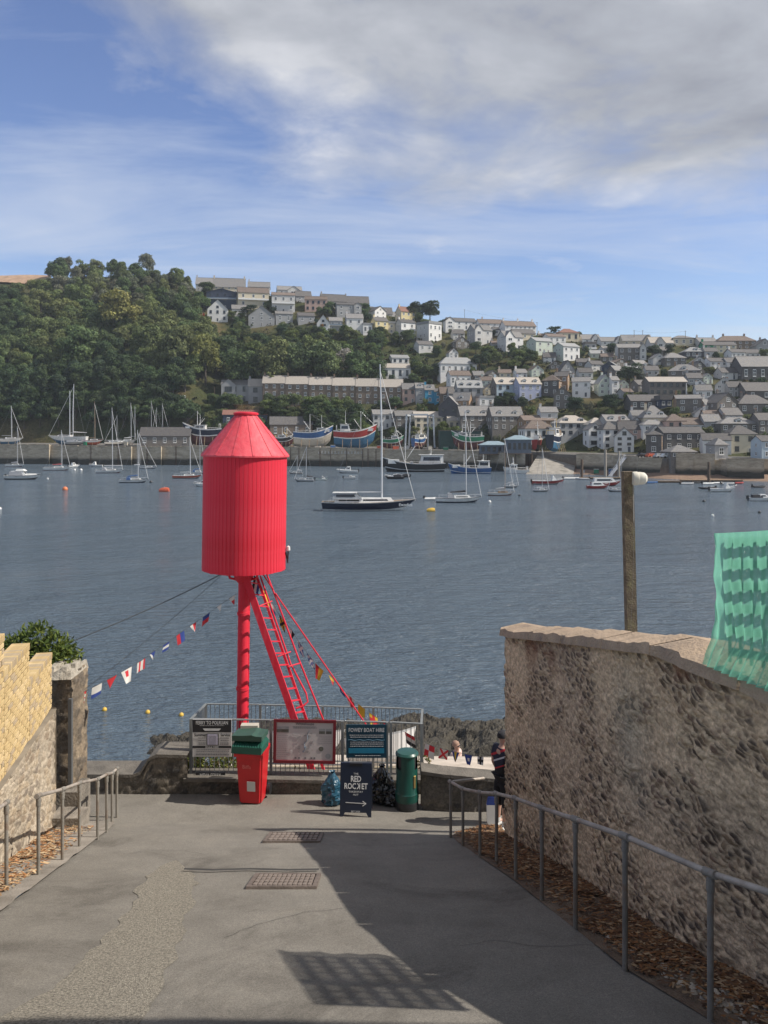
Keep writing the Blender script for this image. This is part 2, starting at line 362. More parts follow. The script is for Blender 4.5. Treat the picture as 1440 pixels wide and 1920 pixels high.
def wallm(key):
    T = {'w': ('white_render', (0.70,0.69,0.67), (0.55,0.54,0.51)), 'v': ('offwhite_render', (0.55,0.54,0.52), (0.42,0.41,0.38)),
         'c': ('cream_render', (0.60,0.53,0.40), (0.5,0.44,0.33)), 'y': ('yellow_render', (0.64,0.54,0.30), (0.55,0.47,0.28)),
         'g': ('grey_render', (0.33,0.33,0.33), (0.26,0.26,0.25)), 'k': ('slate_hung_wall', (0.085,0.085,0.095), (0.06,0.06,0.06)),
         'n': ('navy_boards', (0.035,0.05,0.085), (0.05,0.06,0.08)), 'i': ('pink_render', (0.52,0.36,0.30), (0.42,0.31,0.26)),
         'b': ('blue_render', (0.05,0.28,0.44), (0.05,0.23,0.36)), 'l': ('pale_blue_render', (0.42,0.50,0.55), (0.36,0.42,0.46)),
         'u': ('lavender_render', (0.36,0.39,0.52), (0.3,0.33,0.43)), 'e': ('pale_green_render', (0.52,0.57,0.49), (0.42,0.46,0.4)),
         'G': ('emerald_render', (0.04,0.22,0.12), (0.04,0.17,0.1)), 't': ('timber_cladding', (0.10,0.085,0.075), (0.07,0.06,0.05))}
    if key in T: n, c, d = T[key]; return mat(n, c, 0.85, 0.07, 0.7, 0.1, 8, dirt=d, dscale=0.35)
    S = {'s': ('grey_rubble_stone', (0.17,0.155,0.14), (0.10,0.095,0.09)), 'o': ('orange_rubble_stone', (0.30,0.20,0.125), (0.18,0.135,0.10)),  # orange tone doubles as warm sunlight painted on right flanks
         'm': ('brown_rubble_stone', (0.215,0.165,0.125), (0.135,0.11,0.09)), 'x': ('dark_rubble_stone', (0.115,0.11,0.107), (0.07,0.066,0.064))}
    S = {'S': S['s'], 'O': S['o'], 'M': S['m'], 'X': S['x']}
    n, c, d = S[key]; return mat(n, c, 0.95, 0.28, 3.0, 0.5, 3.5, dirt=d, dscale=1.0)
WIN = {}
def winmesh(kind):
    if kind in WIN: return WIN[kind]
    m = MB(); fr = 0.09
    # unit opening, centre of sill at origin, facing -y
    m.quad((-.5+fr,-.03,fr),(.5-fr,-.03,fr),(.5-fr,-.03,1-fr),(-.5+fr,-.03,1-fr),1)
    for a in ((-.5,0,-.5+fr,1),(.5-fr,0,.5,1),(-.5+fr,0,.5-fr,fr),(-.5+fr,1-fr,.5-fr,1)): m.box(a[0],-.07,a[1],a[2],.05,a[3],0)
    if kind[0] == 's': m.box(-.5+fr,-.055,.48,.5-fr,-.02,.54,0); m.box(-.03,-.055,fr,.03,-.02,.48,0); m.box(-.03,-.055,.54,.03,-.02,1-fr,0)
    elif kind[0] == 'w':
        for q in (-.17, .17): m.box(q-.025,-.055,fr,q+.025,-.02,1-fr,0)
    elif kind[0] == 'p': m.box(-.025,-.055,fr,.025,-.02,1-fr,0)
    m.box(-.58,-.14,-.06,.58,-.002,-.005,0)
    WIN[kind] = m.mesh('window', [DARKF if kind[1] == 'd' else WHITE, GLASS]); return WIN[kind]
def addwin(parent, x, y, z, w, h, kind='sw', rz=0):
    o = put('window', winmesh(kind), parent, loc=(x, y, z), rz=rz, scale=(w, 1.0, h)); return o
CH = {}
def chimney(parent, x, y, z, mt, h=1.5):
    m = MB(); m.box(-.45,-.35,-1.5,.45,.35,h,0); m.box(-.52,-.42,h*.82,.52,.42,h*.9,0)
    for q in (-.22, .22): m.lathe([(.13,h),(.11,h+.45)], 8, 1, Matrix.Translation((q,0,0)))
    me = CH.setdefault(mt.name, m.mesh('chimney', [mt, mat('chimney_pot', (0.30,0.16,0.10), 0.9)]))
    return put('chimney', me, parent, loc=(x, y, z))
def roofgeo(m, ty, w, d, h, rh, oh=0.35, th=0.18):
    if ty == 'e':
        for s, y0 in ((1, 0), (-1, d)):
            ye = y0 - s*oh; ze = h - oh * rh / (d/2)
            a = (-w/2-oh, ye, ze); b = (w/2+oh, ye, ze); c = (w/2+oh, d/2, h+rh); e = (-w/2-oh, d/2, h+rh)
            q = [a, b, c, e] if s > 0 else [b, a, e, c]
            m.add(q + [(p[0], p[1], p[2]+th) for p in q], [(3,2,1,0),(4,5,6,7),(0,1,5,4),(1,2,6,5),(2,3,7,6),(3,0,4,7)])
        m.box(-w/2-oh, d/2-.13, h+rh+th-.05, w/2+oh, d/2+.13, h+rh+th+.1)
    elif ty == 'g':
        for s in (-1, 1):
            xe = s*(w/2+oh); ze = h - oh * rh / (w/2)
            q = [(xe,-oh,ze),(0,-oh,h+rh),(0,d+oh,h+rh),(xe,d+oh,ze)]
            if s > 0: q = q[::-1]
            m.add(q + [(p[0], p[1], p[2]+th) for p in q], [(3,2,1,0),(4,5,6,7),(0,1,5,4),(1,2,6,5),(2,3,7,6),(3,0,4,7)])
        m.box(-.12, -oh, h+rh+th-.05, .12, d+oh, h+rh+th+.1)
    elif ty == 'h':
        k = min(w, d)/2 * 0.95; x0, x1, y0, y1 = -w/2-oh, w/2+oh, -oh, d+oh
        if w >= d: r0, r1 = (-w/2+k, d/2), (w/2-k, d/2)
        else: r0, r1 = (0, k), (0, d-k)
        B = [(x0,y0,h),(x1,y0,h),(x1,y1,h),(x0,y1,h)]; T = [(r0[0],r0[1],h+rh),(r1[0]+.01,r1[1]+.01,h+rh)]
        vs = B + T
        if w >= d: fs = [(0,1,5,4),(1,2,5),(2,3,4,5),(3,0,4)]
        else: fs = [(0,1,4),(1,2,5,4),(2,3,5),(3,0,4,5)]
        m.add(vs, fs); m.box(x0, y0, h-.22, x1, y1, h-.01)
    else:   # flat roof with a low parapet slab
        m.box(-w/2-.25, -.3, h, w/2+.25, d+.25, h+max(.25, rh))
def house(x0, x1, yr, ye, yb, ty, yaw, wk, rk, fl, nw, label, name='house', depth=None, dorm=0, chim=1, win='sw', side=None, sidewin=1, xg=None, door=True, band=None, group=None, wscale=1.0, base_drop=6, at=None, cat='house'):
    p = at if at is not None else hit((x0+x1)/2, yb); D = p.y; k = D / F
    w = (x1-x0) * k / math.cos(R(yaw)); h = max(2.2, (yb-ye) * k); rh = max(.2, (ye-yr) * k * (1.0 if ty in 'f' else 1.12)); d = depth or max(6.0, min(9.5, w * 0.9))
    if at is None: p = p - Vector((0, abs(math.sin(R(yaw)))*w*.5, 0))
    r = thing(name, label, cat, p, R(yaw), group)
    wm_ = wallm(wk); sm = wallm(side) if side else wm_  # flank colour; some carry painted shade, others painted orange sunlight
    m = MB()
    # walls: front, right, back, left, each its own face so flanks can carry painted sun and shade as well as another stone
    for q, mi in (((-w/2,0),(w/2,0)),0), (((w/2,0),(w/2,d)),1), (((w/2,d),(-w/2,d)),1), (((-w/2,d),(-w/2,0)),1):
        (ax, ay), (bx, by) = q; m.add([(ax,ay,-base_drop),(bx,by,-base_drop),(bx,by,h),(ax,ay,h)], [(0,1,2,3)], mi)
    if ty == 'e':
        m.add([(w/2,0,h),(w/2,d,h),(w/2,d/2,h+rh)], [(0,1,2)], 1); m.add([(-w/2,d,h),(-w/2,0,h),(-w/2,d/2,h+rh)], [(0,1,2)], 1)
    if ty == 'g':
        m.add([(-w/2,0,h),(w/2,0,h),(0,0,h+rh)], [(0,1,2)], 0); m.add([(w/2,d,h),(-w/2,d,h),(0,d,h+rh)], [(0,1,2)], 0)
    m.build('wall', [wm_, sm], r)
    m = MB(); roofgeo(m, ty, w, d, h, rh); ro = m.build('roof', roofm(rk), r)
    # openings
    fh = h / fl; ww = min(1.5, w / nw * 0.52) * wscale if nw else 1
    for f in range(fl):
        for i in range(nw):
            x = (i + .5) / nw * w - w/2
            if f == 0 and door and fl > 1 and i == nw // 2 and nw > 1:
                dm = MB(); dm.box(-.5,-.06,0,.5,.04,2.0,0); dm.box(-.62,-.04,0,-.5,.05,2.12,1); dm.box(.5,-.04,0,.62,.05,2.12,1); dm.box(-.62,-.04,2.0,.62,.05,2.12,1)
                put('door', CH.setdefault('door'+wk, dm.mesh('door', [mat('door_paint_'+wk, (0.06,0.07,0.09) if wk in 'wvly' else (0.2,0.19,0.18), 0.5), WHITE])), r, loc=(x, 0, 0.1)); continue
            addwin(r, x, 0, f*fh + fh*0.30, ww, fh*0.50, win)
    if ty == 'g' and rh > 1.6 and w > 4: addwin(r, 0, 0, h + rh*0.12, min(1.6, w*.22), min(1.5, rh*.5), win)
    sgn = -1 if yaw > 3 else (1 if yaw < -3 else 0)
    if sidewin and sgn:
        for f in range(fl):
            for q in ([.35, .65] if d > 7.5 else [.5]): addwin(r, sgn*w/2, d*q, f*fh + fh*.32, .8, fh*.42, win, rz=R(90)*sgn)
    for i in range(dorm):
        x = (i + .5) / dorm * w - w/2; dw = min(1.9, w/dorm*.55); dh = min(1.7, rh*.62); y = 0.9
        g = MB(); z0 = h + rh * (y/(d/2)) * (1 if ty in 'eh' else 0) - .1
        g.prism([(-dw/2,-.3),(dw/2,-.3),(dw/2,dh*.72),(0,dh),(-dw/2,dh*.72)], 0, 2.4, 0)
        for s in (-1, 1):
            q = [(s*(dw/2+.15),-.2,dh*.68),(0,-.2,dh+.06),(0,2.5,dh+.06),(s*(dw/2+.15),2.5,dh*.68)]; q = q if s < 0 else q[::-1]
            g.add(q + [(a,b_,c+.12) for a,b_,c in q], [(3,2,1,0),(4,5,6,7),(0,1,5,4),(1,2,6,5),(2,3,7,6),(3,0,4,7)], 1)
        do = g.build('dormer', [WHITE, roofm(rk)], r); do.location = (x, y, z0)
        addwin(do, 0, 0, .02, dw*.78, dh*.62, 'p'+win[1])
    if xg:       # a cross gable standing forward from the front
        a, b_, gy = xg; gx = ((a+b_)/2 - (x0+x1)/2) * k; gw = (b_-a)*k; gr = (ye-gy)*k*1.05
        g = MB(); g.prism([(-gw/2,-base_drop),(gw/2,-base_drop),(gw/2,h),(0,h+gr),(-gw/2,h)], -.8, d*.45, 0)
        go = g.build('gable_bay', wm_, r); go.location = (gx, 0, 0)
        g = MB()
        for s in (-1, 1):
            q = [(s*(gw/2+.3),-1.1,h-.25),(0,-1.1,h+gr),(0,d*.5,h+gr),(s*(gw/2+.3),d*.5,h-.25)]; q = q if s < 0 else q[::-1]
            g.add(q + [(u,v,c+.16) for u,v,c in q], [(3,2,1,0),(4,5,6,7),(0,1,5,4),(1,2,6,5),(2,3,7,6),(3,0,4,7)])
        rr = g.build('gable_roof', roofm(rk), go)
        for f in range(fl): addwin(go, 0, -.8, f*fh + fh*.28, gw*.5, fh*.5, 'p'+win[1])
    if band:     # glazed or boarded balcony front
        z, bk = band; g = MB(); g.box(-w/2+.1,-1.4,z*h-.15,w/2-.1,-.01,z*h); 
        bo = g.build('balcony', WHITE, r)
        g = MB(); g.box(-w/2+.1,-1.4,z*h+.003,w/2-.1,-1.36,z*h+.95); g.build('balcony_screen', mat('balcony_glass', (0.16,0.2,0.25), 0.15, 0.1) if bk == 'g' else WHITE, bo)
    for i in range(chim):
        sx = (-1, 1)[i % 2] if chim < 3 else (-1, 0, 1)[i]
        if ty == 'e': chimney(r, sx*(w/2-.6), d/2, h+rh, sm if wk in 'SOMX' else wm_)
        elif ty == 'g': chimney(r, .1, d*(.75 if sx < 0 else .25), h+rh, sm if wk in 'SOMX' else wm_)
        elif ty == 'h': chimney(r, sx*w*.28, d/2, h+rh*.85, sm if wk in 'SOMX' else wm_)
    return r
HS = [
# upper left: the estate on the skyline and the villas below it
(368,402,521,533,546,'e',8,'v','s',2,3,'grey roofed house half hidden by trees at the left end of the skyline row',dict(chim=2)),
(402,460,523,539,551,'e',10,'c','s',2,5,'long grey roofed house behind the dark pine on the skyline',dict(chim=2)),
(466,506,529,539,553,'e',8,'v','s',2,3,'grey roofed skyline house above the cream house',dict(chim=1)),
(504,522,533,538,551,'f',0,'w','g',2,2,'small white flat roofed house on the skyline',dict(chim=0)),
(522,566,537,545,556,'e',4,'v','s',1,3,'low grey roofed skyline house with a white front gable',dict(chim=0, xg=(540,562,538))),
(556,584,546,556,566,'e',6,'g','d',1,2,'low dark roofed house wedged above the pale grey villa',dict(chim=0)),
(588,612,539,551,562,'h',6,'v','s',1,2,'hipped grey skyline house with a white dormer',dict(chim=0, dorm=1)),
(612,636,539,551,563,'e',8,'g','s',2,2,'tall grey gabled house topping the left skyline row',dict(chim=1)),
(637,658,545,555,566,'e',14,'c','s',2,2,'cream ended semi, first of the middle skyline pair',dict(chim=0)),
(657,681,547,557,568,'e',8,'g','s',2,2,'grey semi with a chimney, second of the middle skyline pair',dict(chim=1)),
(681,702,550,560,571,'e',20,'w','s',2,2,'pale gabled semi on the skyline right of the chimney pair',dict(chim=0)),
(701,724,553,562,574,'e',8,'g','s',2,2,'grey roofed semi with chimney above the white gable house',dict(chim=1)),
(724,746,559,569,580,'e',12,'w','s',2,2,'last grey roofed house of the skyline row before the dark trees',dict(chim=1)),
(604,650,553,566,576,'e',6,'g','d',1,3,'dark roofed house behind the pinkish villa',dict(chim=1)),
(648,692,556,569,580,'e',8,'g','d',1,3,'dark slate roof behind the white bay house',dict(chim=1)),
(692,736,563,575,587,'e',8,'v','d',2,3,'dark roofed house behind the white gabled cottage',dict(chim=1)),
(389,443,543,549,580,'g',0,'n','d',3,4,'navy chalet with glazed balconies beside the wood',dict(win='wd', band=(.58,'g'), chim=0, depth=9)),
(390,427,564,580,603,'g',0,'w','d',2,3,'white chalet with a blue glazed gable, a red flag to its left',dict(win='wd', chim=0)),
(449,504,540,550,578,'e',6,'c','b',2,3,'cream villa with a broad brown roof beside the navy chalet',dict(win='pw', chim=0, band=(.5,'w'))),
(511,553,548,554,586,'e',10,'v','b',2,3,'pale grey villa with brown roof and a long balcony',dict(win='ww', chim=0, band=(.5,'w'))),
(467,515,576,593,612,'g',0,'g','s',2,3,'grey gabled house with a row of white windows above the trees',dict(win='ww', chim=0)),
(518,549,583,589,606,'e',4,'g','s',1,2,'low grey garage beside the grey gabled house',dict(chim=0)),
(572,613,555,562,584,'e',-4,'i','b',2,4,'pinkish villa with a brown roof below the skyline roofs',dict(chim=0, win='pd')),
(632,665,567,572,594,'e',4,'g','d',2,2,'grey villa with a white balcony bay',dict(chim=0, win='ww', xg=(664,678,568))),
(703,724,577,585,600,'g',38,'w','d',2,2,'white gabled cottage with a long dark roof',dict(depth=12, chim=0)),
(752,780,577,586,606,'e',28,'y','r',2,3,'yellow house with a reddish roof in front of the dark evergreens',dict(depth=8, side='c')),
(594,618,592,606,622,'g',-6,'w','d',2,1,'white cottage with a big dark glazed gable',dict(win='wd', chim=0, wscale=2.2)),
(618,642,595,602,620,'e',0,'g','s',2,2,'grey wing with a balcony beside the glazed gable cottage',dict(chim=0, band=(.5,'g'))),
(650,681,588,597,625,'e',8,'w','s',2,2,'tall white house with a grey roof above the hillside trees',dict(win='ww', chim=1)),
(681,698,606,609,628,'f',6,'w','g',1,2,'white flat roofed annexe beside the tall white house',dict(chim=0, win='pw')),
(704,728,596,603,626,'e',26,'y','d',2,2,'pale yellow house with dark roof and white window bay',dict(depth=7, win='ww')),
(727,741,603,607,627,'f',10,'c','g',2,1,'cream two storey bay block beside the pale yellow house',dict(chim=0)),
(752,779,600,606,634,'e',28,'w','d',2,2,'white house with dark roof and balcony, its grey flank to the left',dict(side='v', depth=8, win='ww', band=(.48,'w'))),  # off-white flank: shade put into its colour
(803,828,604,609,638,'f',38,'w','g',2,3,'large white flat roofed house with an upper balcony',dict(depth=12, side='v', win='sw')),  # left face darker, as painted shade
# upper middle
(836,869,585,595,606,'e',18,'v','b',2,2,'brown roofed house beside the round skyline tree',dict(side='g', chim=2)),
(870,908,588,597,608,'e',14,'c','b',2,3,'brown roofed cream house with a roof light on the skyline',dict(chim=2)),
(840,894,597,604,618,'e',16,'w','d',2,4,'long low white house with a dark roof below the brown roofs',dict(chim=0, xg=(832,850,597), win='pw')),
(908,944,594,602,614,'e',8,'v','b',2,3,'brown roofed house with two chimneys at the head of the long terrace',dict(chim=2)),
(898,944,599,607,620,'e',10,'w','b',2,4,'white house with a brown roof in front of the long terrace',dict(chim=0)),
(945,1005,603,612,627,'e',6,'w','b',2,7,'long white terrace with a brown roof on the skyline',dict(chim=3)),
(888,923,610,620,645,'e',22,'v','s',2,2,'pale grey double gabled house on the hillside',dict(side='g', chim=0, xg=(887,903,611), win='ww')),  # grey flank is shade painted on the left side
(945,981,622,633,655,'e',22,'w','s',2,2,'white double gabled house below the long terrace',dict(side='v', chim=0, xg=(944,962,622), win='ww')),  # off-white left side holds painted shade
(926,956,613,619,628,'e',8,'w','d',1,3,'dark roofed bungalow between the two double gabled houses',dict(chim=0)),
(963,1004,618,626,637,'e',6,'c','d',1,3,'cream bungalow with a dark roof under the long terrace',dict(chim=0)),
(1002,1036,634,641,664,'e',24,'e','g',2,2,'pale green house with a grey roof and terrace',dict(side='e', chim=0, win='ww')),
(1053,1087,644,651,675,'e',24,'w','g',2,3,'white house with grey roof, tall dark glazing and a terrace',dict(side='e', chim=0, win='ww')),
(1013,1048,611,621,632,'e',20,'w','b',2,3,'white house with a mottled brown roof below the cedar',dict(side='c', chim=1)),
(1048,1086,616,624,640,'h',8,'c','r',1,3,'cream bungalow with a red hipped roof beside the cedar',dict(chim=0, win='pd')),
(1027,1061,626,632,645,'e',6,'w','b',1,3,'low white house in front of the red hipped bungalow',dict(chim=0)),
(1098,1124,610,617,628,'h',0,'c','s',1,2,'greenish hipped roof peeping over the round skyline tree',dict(chim=1)),
(1088,1111,621,628,638,'e',6,'v','b',1,2,'small brown roofed house right of the round skyline tree',dict(chim=1)),
(1092,1126,627,636,643,'e',-6,'w','s',1,2,'grey roofed bungalow with a bright white gable end',dict(chim=0, xg=(1109,1122,627))),
(1130,1186,618,628,640,'e',-8,'v','d',1,4,'large dark roofed bungalow with a white gable on the right skyline',dict(chim=0, xg=(1152,1170,619))),
(1127,1166,632,640,648,'e',-4,'w','s',1,3,'low grey bungalow with a white end gable',dict(chim=0, xg=(1153,1166,631))),
(1168,1222,628,639,650,'e',-6,'c','s',1,4,'grey roofed bungalow with a decorated front gable under the pylons',dict(chim=0, xg=(1206,1222,629))),
(1202,1236,624,636,646,'h',0,'v','d',1,2,'dark hipped roof on the skyline between two wires',dict(chim=0)),
(1220,1263,632,643,653,'e',-4,'v','p',1,3,'pale roofed house with two steep front gables',dict(chim=0, xg=(1230,1246,633))),
(1262,1302,628,634,648,'h',-4,'c','s',1,3,'tan hipped bungalow left of the single round tree',dict(chim=0)),
(1311,1346,633,641,651,'e',0,'v','s',1,3,'plain grey roof right of the single round tree',dict(chim=2)),
(1347,1418,629,639,655,'h',-4,'M','b',2,6,'large brown hipped house on the right skyline',dict(chim=2)),
(1335,1381,640,647,662,'e',-4,'c','d',2,4,'cream terrace with a dark roof below the large hipped house',dict(chim=0)),
(1319,1338,641,647,666,'e',0,'G','d',2,1,'emerald green house end beside the cream terrace',dict(chim=1)),
(1418,1450,637,648,665,'g',-6,'g','d',1,2,'grey gabled house at the right edge of the skyline',dict(chim=1)),
# right middle
(1159,1201,645,652,676,'e',-6,'S','s',2,3,'tall grey stone house with white sash windows among dark trees',dict(side='v', chim=0, depth=7)),
(1200,1211,645,652,676,'g',-14,'v','s',2,1,'narrow white gabled wing beside the tall stone house',dict(chim=0)),
(1097,1118,641,645,659,'f',-4,'g','d',1,2,'small dark boxy house with a balcony among trees',dict(chim=0, win='wd', band=(.3,'w'))),
(1051,1078,678,694,707,'g',0,'g','d',1,2,'grey house with a steep gable behind the white parasol',dict(chim=0)),
(1128,1152,679,687,702,'g',-28,'n','g',1,2,'modern bungalow with a dark glazed gable and grey roof',dict(depth=11, chim=0, win='wd', side='w')),
(1247,1287,661,671,687,'h',-4,'S','s',2,3,'stone house with a pyramid roof among the right hand houses',dict(chim=0)),
(1285,1328,650,659,671,'h',-4,'k','g',1,4,'slate hung house with pale hipped roof and wide dormer',dict(chim=0, dorm=1)),
(1370,1397,655,661,674,'e',6,'w','d',1,3,'small white cottage, left of a pair below the terrace',dict(chim=1)),
(1397,1426,655,662,674,'e',-4,'w','d',1,3,'small white cottage, right of a pair below the terrace',dict(chim=0)),
(1330,1363,671,678,697,'e',4,'w','d',2,3,'white cottage with a dark roof, left of two beside the chapel',dict(chim=1)),
(1363,1392,671,679,697,'e',-2,'w','d',2,2,'white cottage with a dark roof, right of two beside the chapel',dict(chim=0)),
(1391,1470,668,687,714,'e',-4,'X','s',1,5,'big dark stone chapel at the right edge',dict(chim=0, depth=13, cat='chapel', name='chapel')),
(1296,1326,671,680,694,'g',-8,'v','s',2,1,'white gabled house between the chapel and the pyramid roof',dict(chim=1)),
(1300,1323,679,688,702,'g',12,'X','d',2,1,'small dark gabled cottage beside the steep lane',dict(chim=0)),
(1253,1305,684,696,715,'h',-20,'S','s',2,3,'stone house with dormer above the arched building',dict(side='O', chim=2, dorm=1)),  # orange flank is sunlight painted on grey stone
(1217,1288,707,716,742,'e',-3,'S','p',2,6,'stone building with a pale roof and a row of arches',dict(chim=1, win='pd', door=False)),
(1183,1240,741,752,768,'e',-3,'X','d',1,4,'long dark roofed stone range below the arches',dict(chim=0)),
(1238,1260,741,750,764,'f',0,'n','d',1,2,'navy box with a white window strip in the dark roofs',dict(chim=0, win='ww')),
(1268,1312,741,748,773,'e',-12,'S','s',2,2,'grey stone house with an orange end wall',dict(side='O', chim=1)),  # end wall orange: sunlight put into the stone colour
(1300,1322,713,722,740,'g',-18,'w','s',2,1,'white gabled cottage right of the arched building',dict(chim=0)),
(1341,1368,710,722,738,'g',-20,'v','s',2,2,'grey gabled cottage on the steep lane',dict(chim=0)),
(1366,1394,716,726,744,'e',-6,'g','d',2,3,'slate roofed cottage with white window bays on the lane',dict(chim=1)),
(1398,1450,718,733,750,'e',-2,'X','d',1,2,'dark slate house with one wide white window at the right edge',dict(chim=0, win='ww')),
(1340,1386,740,756,778,'g',14,'S','d',2,2,'dark gabled stone house with a tall chimney at the lane foot',dict(chim=1)),
(1385,1448,741,757,776,'h',-6,'S','d',1,3,'stone house with a big dark hipped roof at the right edge',dict(chim=1)),
(1303,1326,766,775,790,'g',-10,'w','s',1,1,'small white gable in the crowded roofs above the quay',dict(chim=0)),
(1324,1362,771,784,800,'e',-4,'v','b',1,3,'brown roofed cottage in the crowded roofs above the quay',dict(chim=1)),
(1357,1392,766,778,795,'e',6,'g','d',1,3,'dark roofed cottage under the stone gable',dict(chim=1)),
(1207,1253,762,783,801,'h',-4,'c','s',1,3,'cream house with a tall hipped roof and two dormers',dict(dorm=2, chim=1)),
(1205,1251,787,797,812,'h',0,'w','s',1,3,'white house with a low hipped roof in front of the cream hipped one',dict(chim=0)),
(1250,1285,777,789,806,'h',-6,'i','b',1,2,'pinkish house with two dark windows and a brown hipped roof',dict(chim=0, win='sd')),
(1281,1326,785,796,810,'e',-4,'w','b',1,3,'white cottage under a long brown roof above the stone warehouse',dict(chim=0)),
(1321,1352,778,790,808,'e',-4,'g','s',1,1,'grey house with one wide white window above the quay',dict(chim=0, win='ww')),
(1351,1424,784,795,812,'h',-4,'S','s',1,4,'grey hipped house standing behind the cream quay house',dict(chim=1, dorm=1)),
(1422,1462,776,788,812,'e',0,'S','d',2,3,'stone house with white windows at the right edge behind the quay',dict(chim=1)),
# middle
(735,767,666,672,683,'e',4,'w','g',1,3,'small white garden house above the white verandah house',dict(chim=0, win='pd')),
(718,770,682,690,711,'e',0,'w','p',1,4,'long white house with a pale roof, two chimneys and a green verandah',dict(chim=2, win='sd')),
(825,894,671,683,703,'h',4,'w','g',1,6,'white bungalow with a wide grey hipped roof',dict(chim=0, win='ww', depth=9)),
(844,883,696,704,726,'e',14,'w','b',1,4,'bright white house with a mottled brown roof below the bungalow',dict(chim=1, depth=7)),
(930,973,709,721,749,'e',2,'l','p',2,3,'pale blue terrace house with dormers',dict(dorm=2, side='S', chim=1, win='sd')),
(973,1015,709,721,749,'e',2,'u','p',2,3,'lavender terrace house with dormers and white bays',dict(dorm=2, chim=1, win='sw')),
(858,905,714,727,757,'e',-2,'g','g',2,3,'grey three storey house with three arched dormers',dict(dorm=3, chim=2, win='sd', depth=8)),
(842,858,727,738,757,'e',0,'g','d',1,1,'low dark roofed wing beside the grey dormer house',dict(chim=0)),
(899,926,742,746,763,'f',4,'w','g',1,2,'white flat roofed annexe beside the grey dormer house',dict(chim=0)),
(755,780,720,730,756,'e',-2,'i','s',2,2,'pink cottage at the end of the stone terrace',dict(chim=0, win='sd')),
(780,797,719,728,756,'e',0,'g','s',2,1,'narrow grey cottage with a white bay beside the blue one',dict(chim=0, dorm=1)),
(797,815,722,731,756,'e',0,'b','s',2,1,'bright blue narrow cottage with a white dormer',dict(chim=1, dorm=1)),
(815,828,729,735,756,'e',0,'b','d',2,1,'blue side wing of the bright blue cottage',dict(chim=0)),
(826,843,727,738,757,'e',0,'M','b',1,1,'brown roofed outhouse right of the blue cottages',dict(chim=0)),
(1016,1045,703,714,740,'h',-24,'X','b',2,2,'dark stone house with a brown hipped roof and orange flank',dict(side='O', chim=0, depth=9)),  # flank orange paints the sun on dark stone
(1040,1062,698,706,732,'e',-22,'O','d',2,2,'orange stone house behind the dark hipped one',dict(chim=1)),
(1038,1068,727,740,766,'g',-14,'S','s',2,2,'grey stone gabled house with a white fascia',dict(side='O', chim=1)),  # orange right side is painted sunlight
(1073,1105,708,716,745,'e',-12,'w','s',2,2,'white house with four wide windows on the middle slope',dict(chim=1, win='ww')),
(1122,1148,705,719,741,'g',0,'e','g',2,2,'pale green gabled villa with a bay window',dict(chim=1)),
(1147,1161,706,713,741,'e',0,'w','s',2,1,'narrow white house right of the pale green villa',dict(chim=1)),
(822,859,746,763,793,'g',-24,'k','s',2,2,'slate hung gable house with a brown stone flank',dict(side='O', chim=0, depth=9, win='sd')),  # stone flank coloured orange for the sun on it
(848,878,738,752,782,'e',-20,'O','s',2,2,'orange brick house behind the slate hung gable',dict(chim=0, dorm=1)),
(863,922,765,781,808,'e',0,'S','s',2,4,'long grey stone house with two white dormers, left half',dict(dorm=2, chim=1)),
(922,981,765,781,808,'e',0,'S','s',2,4,'long grey stone house with two white dormers, right half',dict(dorm=2, chim=1)),
(1014,1046,764,773,789,'e',-4,'v','s',1,1,'small pale house with one wide window above the boatyard office',dict(chim=1, win='ww')),
(981,1043,781,789,802,'e',0,'O','b',1,4,'long low building with an orange brown roof behind the boatyard office',dict(chim=0)),
(983,1041,791,805,825,'h',0,'w','b',1,4,'white boatyard office with a brown hipped roof',dict(chim=0, win='wd')),
(1047,1106,780,793,818,'h',0,'g','p',2,4,'grey house with a tan hipped roof and two dormers',dict(dorm=2, chim=0, win='sd')),
(1104,1141,785,797,815,'h',0,'g','p',1,3,'tan pyramid roof beside the two dormer house',dict(chim=0)),
(1136,1181,780,791,808,'e',0,'g','s',1,3,'grey roofed house with a wide dormer window behind the white quay houses',dict(dorm=2, chim=0)),
(1182,1206,785,797,812,'g',-8,'w','s',1,1,'white gabled cottage tucked beside the hipped roofs',dict(chim=0)),
(1160,1199,792,806,828,'e',-12,'i','d',2,2,'dark roofed pinkish house behind the white gable house',dict(chim=1)),
(1103,1129,797,807,840,'g',0,'w','s',2,1,'white quay house with wide windows and a balcony',dict(chim=0, win='wd', band=(.4,'w'), wscale=2.5)),
(1130,1162,792,805,842,'h',0,'w','d',3,2,'tall white quay house with a dark hipped roof',dict(chim=0, win='pd')),
(1153,1186,804,818,848,'g',-14,'w','s',3,2,'white gable house on the quay beside the gangway',dict(chim=0, win='pd', depth=8)),
(700,742,770,778,803,'e',0,'v','s',2,4,'off white house with dark windows behind the green boat',dict(chim=0, win='pd')),
(742,782,772,781,803,'e',0,'S','s',2,3,'grey stone house behind the boat hoist',dict(chim=1)),
(778,842,773,783,803,'e',2,'c','p',2,5,'cream house with a tan roof behind the boat hoist',dict(chim=0, win='sd')),
(841,864,782,789,808,'e',0,'c','p',1,2,'small cream outbuilding below the slate hung gable',dict(chim=0, win='sd')),
(1211,1237,808,815,852,'h',-22,'X','d',2,1,'dark stone tower house with an orange flank on the quay',dict(side='O', chim=0)),  # orange flank: painted sun on the dark stone
(1216,1242,800,812,840,'g',-8,'w','s',1,1,'white gable peeping over the dark tower house',dict(chim=0)),
(1243,1321,802,812,845,'e',0,'X','d',2,4,'long dark stone warehouse with white windows on the quay',dict(chim=0, door=False)),
(1318,1366,814,825,852,'e',-14,'w','d',2,2,'white quay house with a dark roof and a blank white gable',dict(chim=0)),
